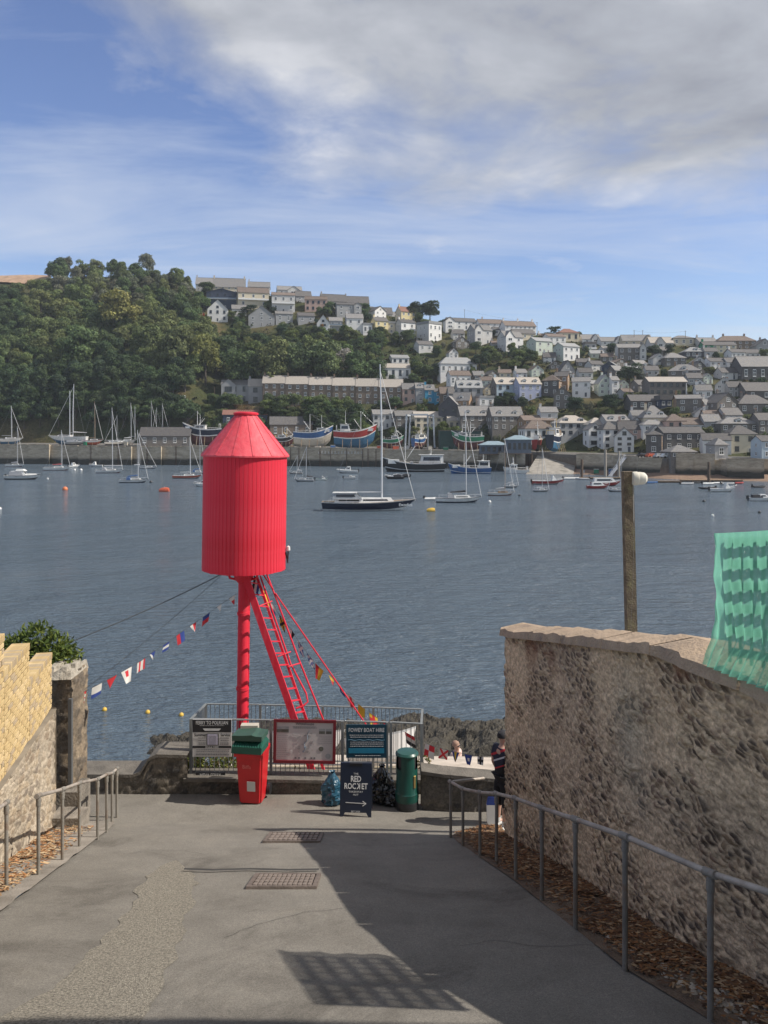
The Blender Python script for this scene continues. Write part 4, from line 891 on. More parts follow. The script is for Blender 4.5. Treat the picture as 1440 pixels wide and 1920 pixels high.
def yacht(x0, x1, wl, mx, mtop, label, hm=PW, bm=PAF, sm=None, bow=1, cover='blue', z=0.0, Y=None, yaw=0, ashore=False, mastm=None, two=None, hood=None, group=None, cab=PW, name='yacht'):
    p, L, rz, k = place(x0, x1, wl, z, bow, yaw, Y); sm = sm or hm; c, s_ = math.cos(rz), math.sin(rz)
    fb = L*.085+.12; draft = L*.10+.35 if ashore else .45
    if ashore: p.z += draft
    r = thing(name, label, 'yacht', p, rz, group)
    m = MB(); hull(m, L, L*.29+.25, fb, draft, tw=.5 if ashore else (draft+.14)/(fb+draft), transom=.62, rake=.16); m.build('hull', [hm, bm, sm, PTE if L > 12 else PGR], r, 35)
    m = MB(); cabin(m, -L*.12, L*.27, L*.17, L*.08, fb*.96, fb+L*.035+.16, 0, .5, 1); m.build('cabin', [cab, GLASS], r)
    if hood: m = MB(); cabin(m, -L*.26, -L*.10, L*.18, L*.18, fb, fb+L*.07+.35, 0, .35, None); m.build('spray_hood', CAN[hood], r)
    dxm = ((mx-(x0+x1)/2)*k) * (1 if bow > 0 else -1); mh = (wl-mtop)*k + (CAMZ-z)*0 ; top = (CAMZ - (mtop-HY)*p.y/F) - p.z
    mm = mastm or ALU; m = MB(); m.tube([(dxm,0,fb*.9),(dxm,0,top*.55),(dxm-.02*L,0,top)], [.011*L, .010*L, .007*L], 6)
    for f in (.38, .68): m.tube([(dxm,-L*.06,top*f),(dxm,L*.06,top*f)], .02+.001*L, 4)
    m.build('mast', mm, r)
    m = MB(); m.tube([(dxm-.1,0,fb+L*.09+.3),(dxm-L*.36,0,fb+L*.085+.3)], .09, 6); bo = m.build('boom', mm, r)
    if cover: m = MB(); m.tube([(dxm-.15,0,fb+L*.095+.48),(dxm-L*.15,0,fb+L*.09+.42),(dxm-L*.35,0,fb+L*.085+.36)], [.24,.2,.12], 8); m.build('sail_cover', CAN[cover], bo)
    m = MB(); rr = .012 + p.y*.00003; tip = (dxm-.02*L, 0, top*.96)
    m.tube([tip, (L*.485,0,fb*1.15)], rr*3.2, 5); m.build('furled_sail', CAN['white'], r)
    m = MB(); m.tube([tip, (-L*.47,0,fb)], rr, 4)
    for sg in (1, -1): m.tube([tip, (dxm-.1, sg*L*.13, fb)], rr, 4)
    m.build('rigging', mat('wire', (0.25,0.26,0.28), 0.4, metal=.5), r)
    m = MB()
    for sg in (1, -1):
        for q in (-.44,-.25,-.05,.15,.35): m.tube([(L*q, sg*L*(.12 if q < .2 else .07), fb),(L*q, sg*L*(.12 if q < .2 else .07), fb+.6)], .018, 4)
        m.tube([(L*-.44, sg*L*.12, fb+.6),(L*.15, sg*L*.125, fb+.6),(L*.47, sg*.15, fb+.75)], .014, 4)
    m.build('guard_rail', ALU, r)
    if two: # a second mast
        d2 = (two[0]-(x0+x1)/2)*k*(1 if bow > 0 else -1); t2 = (CAMZ-(two[1]-HY)*p.y/F)-p.z; m = MB(); m.tube([(d2,0,fb),(d2,0,t2)], [.013*L,.009*L], 6); m.tube([(d2-.1,0,fb+2),(d2-L*.3,0,fb+2)], .08, 5); m.build('mast', mm, r)
    if ashore:
        for q in (-.28, .02, .26):
            for sg in (1, -1): m = MB(); m.bar((L*q, sg*L*.16, -draft),(L*q, sg*L*.10, fb*.3), .12); m.build('prop', WOODM, r)
    return r
def motorboat(x0, x1, wl, label, hm=PW, cm=PW, bow=1, ch=.16, cx=(-.12,.18), flag=None, z=0.0, Y=None, yaw=0, outb=True, sm=None, fb=None, canopy=None, name='motor_boat', cat='motor boat', fly=False, group=None):
    p, L, rz, k = place(x0, x1, wl, z, bow, yaw, Y); fb = fb or L*.10+.15; r = thing(name, label, cat, p, rz, group)
    m = MB(); hull(m, L, L*.32+.2, fb, .3, tw=.35, transom=.88, rake=.2); m.build('hull', [hm, PK, sm or hm, PGR], r, 35)
    if cx: m = MB(); cabin(m, L*cx[0], L*cx[1], L*.22, L*.17, fb*.95, fb+L*ch+.15, 0, .45, 1); ca = m.build('cabin', [cm, GLASS], r)
    if cx and cx[1] < .3: m = MB(); cabin(m, L*cx[1]-.1, L*.40, L*.2, L*.07, fb*.98, fb+L*.05, 0, .9, None); m.build('foredeck', cm, r)
    if canopy: m = MB(); cabin(m, -L*.38, L*.02, L*.24, L*.22, fb, fb+L*.11, 0, .3, None); m.build('canopy', CAN[canopy], r)
    if fly: m = MB(); cabin(m, -L*.2, L*.05, L*.2, L*.16, fb+L*ch+.15, fb+L*ch+.75, 0, .6, None); m.build('flybridge', cm, r)
    if outb: m = MB(); m.box(-L*.5-.45,-.2,fb*.5,-L*.5-.05,.2,fb+.45); m.box(-L*.5-.3,-.08,-.3,-L*.5-.15,.08,fb*.5); m.build('outboard', PK, r)
    m = MB()
    for sg in (1, -1): m.tube([(L*.05, sg*L*.15, fb+.35),(L*.3, sg*L*.1, fb+.5),(L*.47, 0, fb+.65)], .02, 4)
    m.build('bow_rail', ALU, r); return r
def dinghy(x0, x1, wl, label, cm=PGR, bow=1, z=0.0, Y=None, yaw=0, eng=True, group=None):
    p, L, rz, k = place(x0, x1, wl, z, bow, yaw, Y); L = max(L, 2.2); r = thing('dinghy', label, 'dinghy', p, rz, group); B = min(.8, L*.2)
    m = MB(); rr = .22
    pts = [(-L/2,-B,.2),(L*.2,-B,.22),(L*.42,-B*.5,.3),(L*.5,0,.34),(L*.42,B*.5,.3),(L*.2,B,.22),(-L/2,B,.2)]; m.tube(pts, rr, 8); m.build('tube', cm, r, 40)
    m = MB(); m.box(-L*.45,-B,.05,L*.3,B,.14); m.box(-L*.47,-B,.1,-L*.44,B,.5); m.box(-.15,-B,.3,.15,B,.36); m.build('floor', PTE, r)
    if eng: m = MB(); m.box(-L*.5-.3,-.15,.3,-L*.5+.05,.15,.85); m.build('outboard', PK, r)
    return r
def trawler(x0, x1, wl, label, hm, bm, sm, bow=1, wh=(-.38,-.1), whh=.2, z=0.0, Y=None, yaw=0, ashore=False, mast=.3, fb=None, gantry=None, housem=PW, derr=True, text=None, group=None):
    p, L, rz, k = place(x0, x1, wl, z, bow, yaw, Y); fb = fb or (L*.19+.5 if ashore else L*.12+.3); draft = L*.17+.4 if ashore else .5
    if ashore: p.z += draft
    r = thing('fishing_boat', label, 'fishing boat', p, rz, group)
    m = MB(); hull(m, L, L*.30, fb, draft, sheer=.75, tw=.55 if ashore else .3, transom=.78, rake=.08, full=.33); m.build('hull', [hm, bm, sm, PTE], r, 35)
    a, b_ = L*wh[0], L*wh[1]; wz = fb + L*whh
    m = MB(); cabin(m, a, b_, L*.20, L*.18, fb*.9, wz, 0, .12, 1); hs = m.build('wheelhouse', [housem, GLASS], r)
    m = MB(); m.box(a-.2,-L*.11,wz,b_+.1,L*.11,wz+.12); m.build('wheelhouse_roof', housem, hs)
    m = MB(); m.box(L*.22, -L*.09, fb, L*.40, L*.09, fb+L*.055+.2); m.build('foredeck_shelter', housem, r)
    mc = (a+b_)/2; m = MB(); m.tube([(mc,0,wz),(mc,0,wz+L*mast*(1.35 if ashore else 1))], [.12,.06], 6); m.tube([(mc,-.9,wz+L*mast*(1.35 if ashore else 1)*.7),(mc,.9,wz+L*mast*(1.35 if ashore else 1)*.7)], .05, 4); m.lathe([(.3,0),(.34,.12),(.1,.3)], 10, 0, Matrix.Translation((mc+.4,0,wz+.12))); m.build('mast', PW, r)
    if derr:
        m = MB(); fx = L*.12 if wh[0] < 0 else -L*.1; m.tube([(fx,0,fb*.8),(fx,0,fb+L*(.46 if ashore else .33))], [.16,.09], 6)
        m.tube([(fx,0,fb+1),(fx-L*.16,-L*.12,fb+L*.28)], .07, 5); m.tube([(fx,0,fb+1),(fx-L*.16,L*.12,fb+L*.28)], .07, 5); m.build('derrick', mat('derrick_yellow', (0.5,0.35,0.12), .6) if gantry == 'y' else PW, r)
        m = MB(); m.tube([(fx,0,fb+L*(.46 if ashore else .33)),(L*.47,0,fb*1.5)], .03, 4); m.tube([(fx,0,fb+L*(.46 if ashore else .33)),(mc,0,wz+L*mast*(1.35 if ashore else 1)*.8)], .03, 4); m.build('rigging', mat('wire', (0.25,0.26,0.28), 0.4, metal=.5), r)
    m = MB()   # stern gallows and gear on deck
    for sg in (1, -1): m.tube([(-L*.45, sg*L*.10, fb*.8),(-L*.45, sg*L*.10, fb+L*.13)], .1, 5)
    m.tube([(-L*.45,-L*.11,fb+L*.13),(-L*.45,L*.11,fb+L*.13)], .1, 5); m.build('gallows', housem if gantry != 'y' else MATS['derrick_yellow'], r)
    m = MB(); m.lathe([(.05,-L*.05),(.5,-L*.05),(.5,L*.05),(.05,L*.05)], 10, 0, Matrix.Translation((L*.02,0,fb+.45)) @ Matrix.Rotation(R(90),4,'X')); m.build('winch', PGR, r)
    m = MB()
    for sg in (1, -1):
        for q in np.linspace(-.42,.42,9): m.tube([(L*q, sg*L*(.135 if q < .15 else .135-(q-.15)*.33), fb*(1+.3*max(0,q))),(L*q, sg*L*(.135 if q < .15 else .135-(q-.15)*.33), fb*(1+.3*max(0,q))+.75)], .03, 4)
        m.tube([(L*q, sg*L*(.135 if q < .15 else .135-(q-.15)*.33), fb*(1+.3*max(0,q))+.75) for q in np.linspace(-.42,.42,9)], .03, 4)
    m.build('deck_rail', housem, r)
    if ashore:
        for q in (-.3,-.1,.1,.28):
            for sg in (1,-1): m = MB(); m.bar((L*q, sg*L*.2, -draft),(L*q, sg*L*.13, fb*.1), .2); m.build('prop', WOODM, r)
    return r
TEXTS = []
def text(s, parent, loc, size, m, rot=(R(90),0,0), align='CENTER', bold=0.0, sx=1.0, name='lettering', ext=0.0008, shear=0.0):
    c = bpy.data.curves.new(name, 'FONT'); c.body = s; c.size = size; c.align_x = align; c.align_y = 'CENTER'; c.offset = bold*size; c.extrude = ext; c.shear = shear; c.resolution_u = 2; c.materials.append(m)
    o = bpy.data.objects.new(name, c); C.objects.link(o); o.parent = parent; o.location = loc; o.rotation_euler = rot; o.scale = (sx, 1, 1); TEXTS.append(o); return o
# --- afloat, nearest first
ex = yacht(607, 781, 957, 716, 683, 'long navy blue sailing yacht with a white deckhouse, largest boat in the harbour', PN, PW, PW, 1, None, mastm=ALU)
L = 174 * Dw(957) / F; fb = L*.085+.12
m = MB(); cabin(m, -L*.38, L*.0, L*.17, L*.15, fb*.98, fb+.6, 0, .8, 1); cabin(m, -L*.02, L*.12, L*.15, L*.10, fb*.98, fb+.55, 0, 1.2, None); m.build('deckhouse', [PW, GLASS], ex)
m = MB(); cabin(m, -L*.40, -L*.08, L*.19, L*.17, fb+.55, fb+1.62, 0, .55, 1); m.build('cockpit_enclosure', [CLEAR, GLASS], ex)
m = MB(); m.box(-L*.40, -L*.09, fb+1.62, -L*.14, L*.09, fb+1.72); m.build('enclosure_roof', PW, ex)
text('Exodus', ex, (L*.38, -L*.045-.42, fb*.72), .75, WHITE, bold=.02, sx=1.1)
yacht(818, 904, 942, 874, 768, 'white sloop with a dark sail cover moored right of the navy yacht', PW, PN, PN, 1, 'black', hood='grey')
yacht(915, 965, 929, 947, 818, 'white wooden sloop with a brown varnished cabin', PW, PAF, PTE, 1, 'grey', mastm=WOODM, cab=PTE)
yacht(944, 973, 914, 962, 858, 'small grey sailing boat behind the wooden sloop', PGR, PK, PGR, 1, 'grey')
yacht(1000, 1030, 922, 1017, 838, 'small pale dinghy with a bare mast below the red launch', PGR, PK, PGR, 1, None)
yacht(1138, 1169, 922, 1164, 846, 'grey day sailer partly hidden by the timber post', PGR, PK, PGR, -1, 'grey')
yacht(225, 279, 905, 259, 806, 'white yacht with bright blue covers left of the red tower', PW, PN, PN, 1, 'blue', hood='blue')
yacht(181, 231, 887, 211, 764, 'slim white yacht with a tall bare mast in front of the jetty wall', PW, PAF, PGR, 1, None, hood='grey')
yacht(83, 133, 882, 116, 806, 'white yacht with a red sail cover', PW, PAF, PW, 1, 'red')
yacht(325, 379, 897, 357, 820, 'orange red yacht with a white cabin beside the red tower', PO, PK, PW, 1, None)
yacht(354, 386, 888, 375, 799, 'white motor sailer with a blue hood behind the orange yacht', PW, PN, PB, 1, 'blue', hood='blue')
yacht(264, 294, 879, 262, 812, 'pale yacht moored behind the one with bright blue covers', PW, PN, PN, 1, 'white')
yacht(11, 45, 875, 33, 799, 'white yacht with a dark mast under the left quay wall', PW, PAF, PW, 1, 'grey')
yacht(551, 588, 903, 574, 835, 'pale grey sloop just right of the red tower', PGR, PK, PGR, -1, 'black')
yacht(541, 567, 889, 557, 854, 'small old ketch under the long quay', PGR, PK, PTE, -1, 'grey')
motorboat(12, 79, 899, 'white motor cruiser with a grey canopy on the left', PW, PW, 1, .11, (-.35,.1), canopy='grey', sm=PK, fly=True)
motorboat(166, 193, 875, 'white pilot boat against the jetty wall', PW, PW, -1, .2, (-.02,.3))
motorboat(132, 146, 876, 'tiny white cabin boat seen end on', PW, PW, 1, .2, (-.2,.2), yaw=55)
dinghy(191, 229, 874, 'long pale workboat lying along the jetty wall', PGR)
motorboat(362, 400, 912, 'white motor boat half hidden by the red tower', PW, PW, -1, .16, (-.1,.2))
motorboat(630, 671, 887, 'white cabin cruiser below the painted quay', PW, PW, -1, .17, (-.18,.15))
motorboat(645, 670, 898, 'small white speedboat with a dark hull band below the cabin cruiser', PW, PW, 1, .1, (-.1,.2), sm=PK)
motorboat(592, 615, 901, 'small white fishing launch with a green waterline', PW, PW, 1, .2, (.0,.3), sm=PG)
motorboat(720, 756, 898, 'dark low speedboat behind the tall mast', PK, PW, -1, .1, (-.2,.12), canopy='black')
motorboat(742, 768, 895, 'dark covered launch beside the low speedboat', PK, PGR, -1, .08, (-.2,.1), canopy='black')
motorboat(998, 1056, 908, 'red launch with a small white wheelhouse at the bow', PR, PW, 1, .17, (.12,.3), sm=PW)
motorboat(1101, 1142, 916, 'red passenger launch with white cabin, nearer of two', PR, PW, 1, .14, (-.3,.3), sm=PR, outb=False)
motorboat(1110, 1164, 911, 'red passenger launch with a white awning, farther of two', PR, PW, 1, .14, (-.45,.35), sm=PR, outb=False)
motorboat(1040, 1058, 903, 'little red workboat behind the red launch', PR, PW, 1, .2, (.0,.3))
motorboat(1331, 1379, 922, 'white day boat with a little wheelhouse in the right of the harbour', PW, PW, 1, .22, (.08,.32))
motorboat(1404, 1452, 939, 'white sports boat leaving the right edge', PW, PW, 1, .1, (-.1,.25), canopy='black')
dinghy(796, 817, 937, 'white tender floating astern of the white sloop', PW)
dinghy(1311, 1341, 917, 'black inflatable with outboard near the pontoon', PK, -1)
dinghy(1411, 1434, 914, 'dark inflatable right of the white day boat', PK, 1)
dinghy(1056, 1086, 898, 'white inflatable by the beach slip', PW, 1); dinghy(1080, 1104, 899, 'grey inflatable by the beach slip', PGR, -1)
for a, b_, yy, lab, cm in [(1212,1232,906,'pale blue tender at the left end of the pontoon',PB),(1275,1300,908,'grey tender tied to the pontoon',PGR),(1297,1314,906,'dark tender tied to the pontoon',PK),(1316,1338,908,'white tender on the pontoon below the brown pile',PW),
    (1337,1353,907,'white tender right of the brown pile',PW),(1352,1376,908,'grey white tender near the end of the pontoon',PGR),(1377,1393,907,'red inflatable at the end of the pontoon',PR),(1420,1446,898,'dark tender near the right edge beach',PK)]: dinghy(a, b_, yy, lab, cm, rnd.choice((1,-1)))
# fishing boats at the quay
tb = trawler(716, 832, 884.5, 'big black and white trawler at the quay with a tall white stern house', PK, PK, PW, -1, (-.49,-.1), .14, mast=.12)
trawler(840, 919, 888, 'blue fishing boat with a white wheelhouse at the quay', PB, PB, PW, -1, (-.48,-.2), .16, mast=.16)
trawler(943, 991, 888, 'white fishing boat beside the stilted hut', PW, PW, PW, -1, (-.05,.25), .2, mast=.3, derr=False)
L = 116*Dw(884.5)/F; text('FY 4', tb, (-L*.30, L*.17, L*.20), 1.2, PK, rot=(R(90),0,math.pi), bold=.02)
fb2 = [o for o in C.objects if o.get('label','').startswith('blue fishing boat')][0]; L = 79*Dw(888)/F; text('FY68', fb2, (-L*.34, L*.12, L*.24), 1.5, PK, rot=(R(90),0,math.pi), bold=.02)
# laid up ashore on the hard
def yz(px): return interp(px, YARD) + 0.25
def ash(x0, x1, yk, off): px = (x0+x1)/2; return dict(Y=interp(px, SHORE)+off, z=interp(px, YARD)+off*.03, ashore=True)
trawler(514, 552, 843, 'black and white fishing boat with yellow gear propped ashore', PK, PAF, PW, 1, (-.3,.1), .14, gantry='y', mast=.3, **ash(514,552,843,11))
trawler(552, 625, 843, 'blue fishing boat with a bare timber bottom propped on the quay', PB, PCR, PW, 1, (.08,.32), .1, mast=.25, **ash(552,625,843,10))
trawler(627, 707, 843, 'red trawler with a blue bottom propped on the quay', PR, PRB, PW, 1, (-.36,-.12), .16, mast=.24, **ash(627,707,843,10))
trawler(718, 757, 843, 'green fishing boat with a dark red bottom behind the tall mast', PG, PAF, PW, 1, (-.1,.25), .16, mast=.22, **ash(718,757,843,12))
trawler(774, 801, 842, 'blue and white boat standing under the boat hoist', PB, PAF, PW, 1, (-.2,.3), .2, mast=.3, yaw=50, **ash(774,801,842,15))
trawler(846, 906, 843, 'green and white fishing boat propped before the dark green shed', PG, PAF, PW, -1, (0,.3), .12, mast=.2, **ash(846,906,843,11))
trawler(342, 416, 838, 'navy fishing boat with a white wheelhouse ashore left of the red tower', PN, PAF, PW, -1, (-.1,.2), .1, mast=.2, **ash(342,416,838,10))
trawler(998, 1018, 850, 'small red boat ashore beside the boatyard office', PR, PK, PR, 1, (-.2,.2), .2, mast=.4, yaw=65, **ash(998,1018,850,20))
trawler(1024, 1058, 862, 'big navy and white ship seen from the stern on the slipway', PN, PRB, PW, 1, (-.25,.12), .2, mast=.16, gantry='y', yaw=62, **ash(1024,1058,862,22))
yacht(-8, 44, 830, 22, 761, 'white yacht laid up on the far left quay', PW, PRB, PW, 1, None, **ash(-8,44,830,5))
yacht(90, 162, 830, 137, 720, 'two masted white yacht laid up on the left quay', PW, PRB, PW, -1, 'white', two=(131,733), **ash(90,162,830,9))
yacht(155, 194, 832, 178, 753, 'white and red yacht with a wooden mast laid up on the jetty', PW, PO, PR, 1, None, mastm=WOODM, **ash(155,194,832,6))
yacht(218, 256, 834, 246, 755, 'white yacht with two close masts beside the long boat shed', PW, PW, PW, 1, 'white', two=(253,762), **ash(218,256,834,6))
yacht(196, 224, 834, 219, 778, 'small dark yacht laid up behind the white covered boat', PN, PAF, PW, -1, None, **ash(196,224,834,9))
yacht(272, 300, 812, 284, 751, 'yacht stored behind the boat shed, its mast the leftmost', PW, PAF, PW, 1, None, **ash(272,300,812,27))
yacht(282, 310, 812, 293, 764, 'yacht stored behind the boat shed, its mast the middle one', PW, PAF, PW, -1, None, **ash(282,310,812,28.5))
yacht(292, 322, 812, 305, 756, 'yacht stored behind the boat shed, its mast the rightmost', PW, PAF, PW, 1, None, **ash(292,322,812,30))
def ashmotor(x0, x1, off, *a, **kw): px=(x0+x1)/2; return motorboat(x0, x1, 830, *a, Y=interp(px,SHORE)+off, z=interp(px,YARD)+off*.03+.45, **kw)
ashmotor(198, 237, 2.5, 'white covered boat lying on the jetty edge', PW, PW, 1, .05, (-.3,.25), outb=False)
ashmotor(262, 291, 3.5, 'dark red boat lying before the long boat shed', PR, PR, 1, .05, (-.3,.2), outb=False)
ashmotor(122, 160, 2.8, 'grey blue covered boat on the jetty edge', PGR, PGR, 1, .08, (-.4,.2), outb=False, canopy='grey')
# mooring buoys
def buoy(px, py, r_px, m_, label, lie=False):
    D = Dw(py); r = r_px*D/F; b_ = MB()
    if lie: b_.lathe([(.02,-r*1.6),(r*.7,-r*1.5),(r,-r*.7),(r,r*.7),(r*.7,r*1.5),(.02,r*1.6)], 12, 0, Matrix.Rotation(R(82),4,'Y'))
    else: b_.lathe([(r*math.cos(a), r*math.sin(a)) for a in np.linspace(-1.5,1.5,9)], 12)
    b_.lathe([(r*.12,r*.9),(r*.12,r*1.25),(.01,r*1.3)], 6, 1)
    o = b_.build('buoy', [m_, PGR], None, 50); o.location = ((px-720)*D/F, D, r*.35); return tag(o, label, 'buoy')
YEL = mat('buoy_yellow', (0.55,0.35,0.05), .5); ORA = mat('buoy_orange', (0.55,0.16,0.06), .5)
buoy(122, 919, 5, ORA, 'round orange buoy left of centre in the harbour'); buoy(308, 922, 6, PO, 'red barrel buoy lying on the water left of the red tower', True); buoy(808, 959, 5, YEL, 'yellow mooring buoy off the bow of the navy yacht', True)
buoy(1320, 941, 3, PK, 'small dark buoy on the right water'); buoy(1336, 968, 3, PW, 'small pale buoy, nearest on the right water'); buoy(1424, 962, 3, PK, 'small dark buoy at the far right'); buoy(283, 905, 3, PK, 'black buoy at the bow of the yacht with blue covers')
buoy(918, 942, 3, PW, 'small white buoy right of the white sloop'); buoy(974, 930, 2.5, PK, 'tiny dark buoy right of the wooden sloop'); buoy(152, 882, 2.5, PW, 'small white buoy right of the red covered yacht'); buoy(140, 882, 2.2, PW, 'tiny white buoy under the bow of the red covered yacht')
buoy(89, 899, 2.5, PGR, 'small pale buoy ahead of the motor cruiser'); buoy(0, 955, 3, PW, 'small buoy at the left edge')
for i, (x, y, c) in enumerate([(147,1323,YEL),(196,1332,YEL),(277,1337,YEL),(340,1342,YEL)]): buoy(x, y, 4.5, c, ['yellow float of the swim line behind the stone pillar','yellow float of the swim line, second from the pillar','pale yellow float of the swim line, third from the pillar','yellow float of the swim line nearest the railing'][i])
for i, (x, y) in enumerate([(725,1372),(763,1371),(816,1371),(870,1375),(928,1378)]): buoy(x, y, 4, PW, ['white float above the boat hire sign','white float above the green litter bin','white float right of the railing','white float above the seated man','white float beside the standing man'][i])

# ------------------------------------------------------------------ quay walls, hoist, huts, pontoon
qm, t, b = nodes('quay_stone'); b.inputs['Roughness'].default_value = 0.9
geo = t.nodes.new('ShaderNodeNewGeometry'); sx = t.nodes.new('ShaderNodeSeparateXYZ'); t.links.new(geo.outputs['Position'], sx.inputs[0])
mp = N(t, 'ShaderNodeMapping', Scale=(0.55, 0.55, 1.5)); t.links.new(geo.outputs['Position'], mp.inputs[0])
n1 = N(t, 'ShaderNodeTexNoise', Scale=0.55, Detail=8, Roughness=.7); t.links.new(mp.outputs[0], n1.inputs['Vector'])
stone = ramp(t, n1.outputs[0], [(.25,(.19,.158,.115)),(.5,(.40,.335,.245)),(.75,(.58,.50,.38))])
zz = t.nodes.new('ShaderNodeMath'); zz.operation = 'MULTIPLY_ADD'; t.links.new(n1.outputs[0], zz.inputs[0]); zz.inputs[1].default_value = -2.6; t.links.new(sx.outputs[2], zz.inputs[2])
weed = ramp(t, zz.outputs[0], [(0.0,(1,1,1)),(0.02,(1,1,1)),(0.9,(1,1,1)),(1.0,(0,0,0))])
mr = N(t, 'ShaderNodeMapRange'); t.links.new(zz.outputs[0], mr.inputs[0]); mr.inputs[1].default_value = 1.0; mr.inputs[2].default_value = 2.2; mr.inputs[3].default_value = 1; mr.inputs[4].default_value = 0
t.links.new(mixc(t, mr.outputs[0], stone, (0.045,0.043,0.033)), b.inputs['Base Color'])
bn = N(t, 'ShaderNodeBump', Strength=.8, Distance=.4); t.links.new(n1.outputs[0], bn.inputs['Height']); t.links.new(bn.outputs[0], b.inputs['Normal'])
def quay(pts, z1, thick, label, m_=None, z0=-2, name='quay_wall', out=0.0):
    # pts: (px, offset from the shore line towards the viewer)
    q = MB(); W = []
    for px, of in pts: Y = interp(px, SHORE) - of; W.append(((px-720)*Y/F, Y))
    for (ax, ay), (bx, by), i in zip(W[:-1], W[1:], range(99)):
        za = z1 if not callable(z1) else z1(pts[i][0]); zb = z1 if not callable(z1) else z1(pts[i+1][0])
        vs = [(ax,ay,z0),(bx,by,z0),(bx,by+thick,z0),(ax,ay+thick,z0),(ax,ay,za),(bx,by,zb),(bx,by+thick,zb),(ax,ay+thick,za)]
        q.add(vs, [(4,5,6,7),(0,1,5,4),(1,2,6,5),(2,3,7,6),(3,0,4,7)])
        # coping stones, proud of the wall
        n = max(1, int(math.hypot(bx-ax, by-ay)/1.6))
        for j in range(n):
            u0, u1 = (j+.02)/n, (j+.98)/n; h = .28 + .05*((j*7) % 3)
            A = (ax+(bx-ax)*u0, ay+(by-ay)*u0, za+(zb-za)*u0); B_ = (ax+(bx-ax)*u1, ay+(by-ay)*u1, za+(zb-za)*u1)
            q.add([(A[0],A[1]-.15,A[2]+.003),(B_[0],B_[1]-.15,B_[2]+.003),(B_[0],B_[1]+.9,B_[2]+.003),(A[0],A[1]+.9,A[2]+.003),(A[0],A[1]-.15,A[2]+h),(B_[0],B_[1]-.15,B_[2]+h),(B_[0],B_[1]+.9,B_[2]+h),(A[0],A[1]+.9,A[2]+h)],
                  [(0,3,2,1),(4,5,6,7),(0,1,5,4),(1,2,6,5),(2,3,7,6),(3,0,4,7)], 0)
    return tag(q.build(name, m_ or qm), label, 'wall')
yf = lambda px: interp(px, YARD)
quay([(-120,1),(92,1)], lambda p: yf(p)+.2, 3, 'grey quay wall at the far left below the laid up yacht')
quay([(92,-1),(146,0)], lambda p: yf(p)-.4, 3, 'dark recessed quay wall between the left quay and the jetty')
quay([(146,6),(246,6)], lambda p: yf(p)-.6, 8, 'pale stepped jetty wall behind the slim white yacht')
quay([(246,4),(302,4)], lambda p: yf(p)-.6, 6, 'rusty brown dock wall under the long boat shed', None)
quay([(302,2),(440,2)], lambda p: yf(p)-.5, 4, 'grey quay wall left of the red tower')
quay([(440,1),(535,1)], lambda p: yf(p)+.1, 3, 'quay wall behind the red tower')
pq = quay([(535,2.5),(716,2.5)], lambda p: yf(p)+.3, 5, 'long quay with a pale painted band and weedy foot under the propped boats')
quay([(716,1),(905,1)], lambda p: yf(p)-.1, 3, 'quay wall behind the trawlers')
quay([(905,1),(985,1)], lambda p: yf(p)-.6, 3, 'dark quay wall under the stilted hut')
quay([(1082,-12),(1150,-11)], lambda p: yf(p)+.3, 2, 'dark harbour wall above the little beach', None)
quay([(1150,-9.5),(1196,-8)], lambda p: yf(p)+.2, 2, 'harbour wall behind the gangway')
quay([(1196,-7),(1300,-10)], lambda p: yf(p)-.2, 2, 'sloping concrete sea wall below the parked cars')
quay([(1268,-10),(1340,-11)], lambda p: yf(p)+1.4, 1.6, 'tall rough stone sea wall under the pavilion')
quay([(1340,-12),(1366,-12)], lambda p: yf(p)-.5, 2, 'grey plinth under the small store')
quay([(1364,-8),(1433,-8)], lambda p: yf(p)+.2, 6, 'dark weedy harbour wall with arched gateways')
quay([(1433,-16),(1520,-16)], lambda p: yf(p), 2, 'wall behind the right edge beach')
# iron ladders and timber fenders down the quay faces
for i, (px, of) in enumerate([(20,1.1),(62,1.1),(170,6.1),(222,6.1),(276,4.1),(330,2.1),(392,2.1),(560,2.6),(600,2.6),(690,2.6),(735,1.1),(935,1.1)]):
    Y = interp(px, SHORE)-of; X = (px-720)*Y/F; q = MB(); zt_ = yf(px)+.3
    for s_ in (-.25,.25): q.box(X+s_-.05, Y-.14, -.5, X+s_+.05, Y-.02, zt_)
    for j in range(int(zt_/.45)): q.box(X-.25, Y-.12, .2+j*.45, X+.25, Y-.06, .27+j*.45)
    tag(q.build('quay_ladder', mat('rusty_iron', (0.11,0.06,0.04), .9, .3, 3)), ['rusty ladder down the far left quay wall, left one','rusty ladder down the far left quay wall, right one','rusty ladder down the pale jetty, left one','rusty ladder down the pale jetty, right one','rusty ladder down the brown dock wall','rusty ladder left of the navy boat ashore','rusty ladder left of the red tower','rusty ladder under the black boat ashore','rusty ladder left of the painted quay letters','rusty ladder right of the painted quay letters','rusty ladder behind the trawler bow','rusty ladder under the stilted hut'][i], 'ladder')
for i, px in enumerate([545,575,620,650,680,705]):
    Y = interp(px, SHORE)-2.6; X = (px-720)*Y/F; q = MB(); q.bar((X,Y-.12,-1),(X,Y-.12,yf(px)+.2), .3, .22); tag(q.build('fender_pile', PIL), 'dark timber fender on the painted quay, number %s from the red tower' % ['one','two','three','four','five','six'][i], 'fender', 'timber fenders on the painted quay')
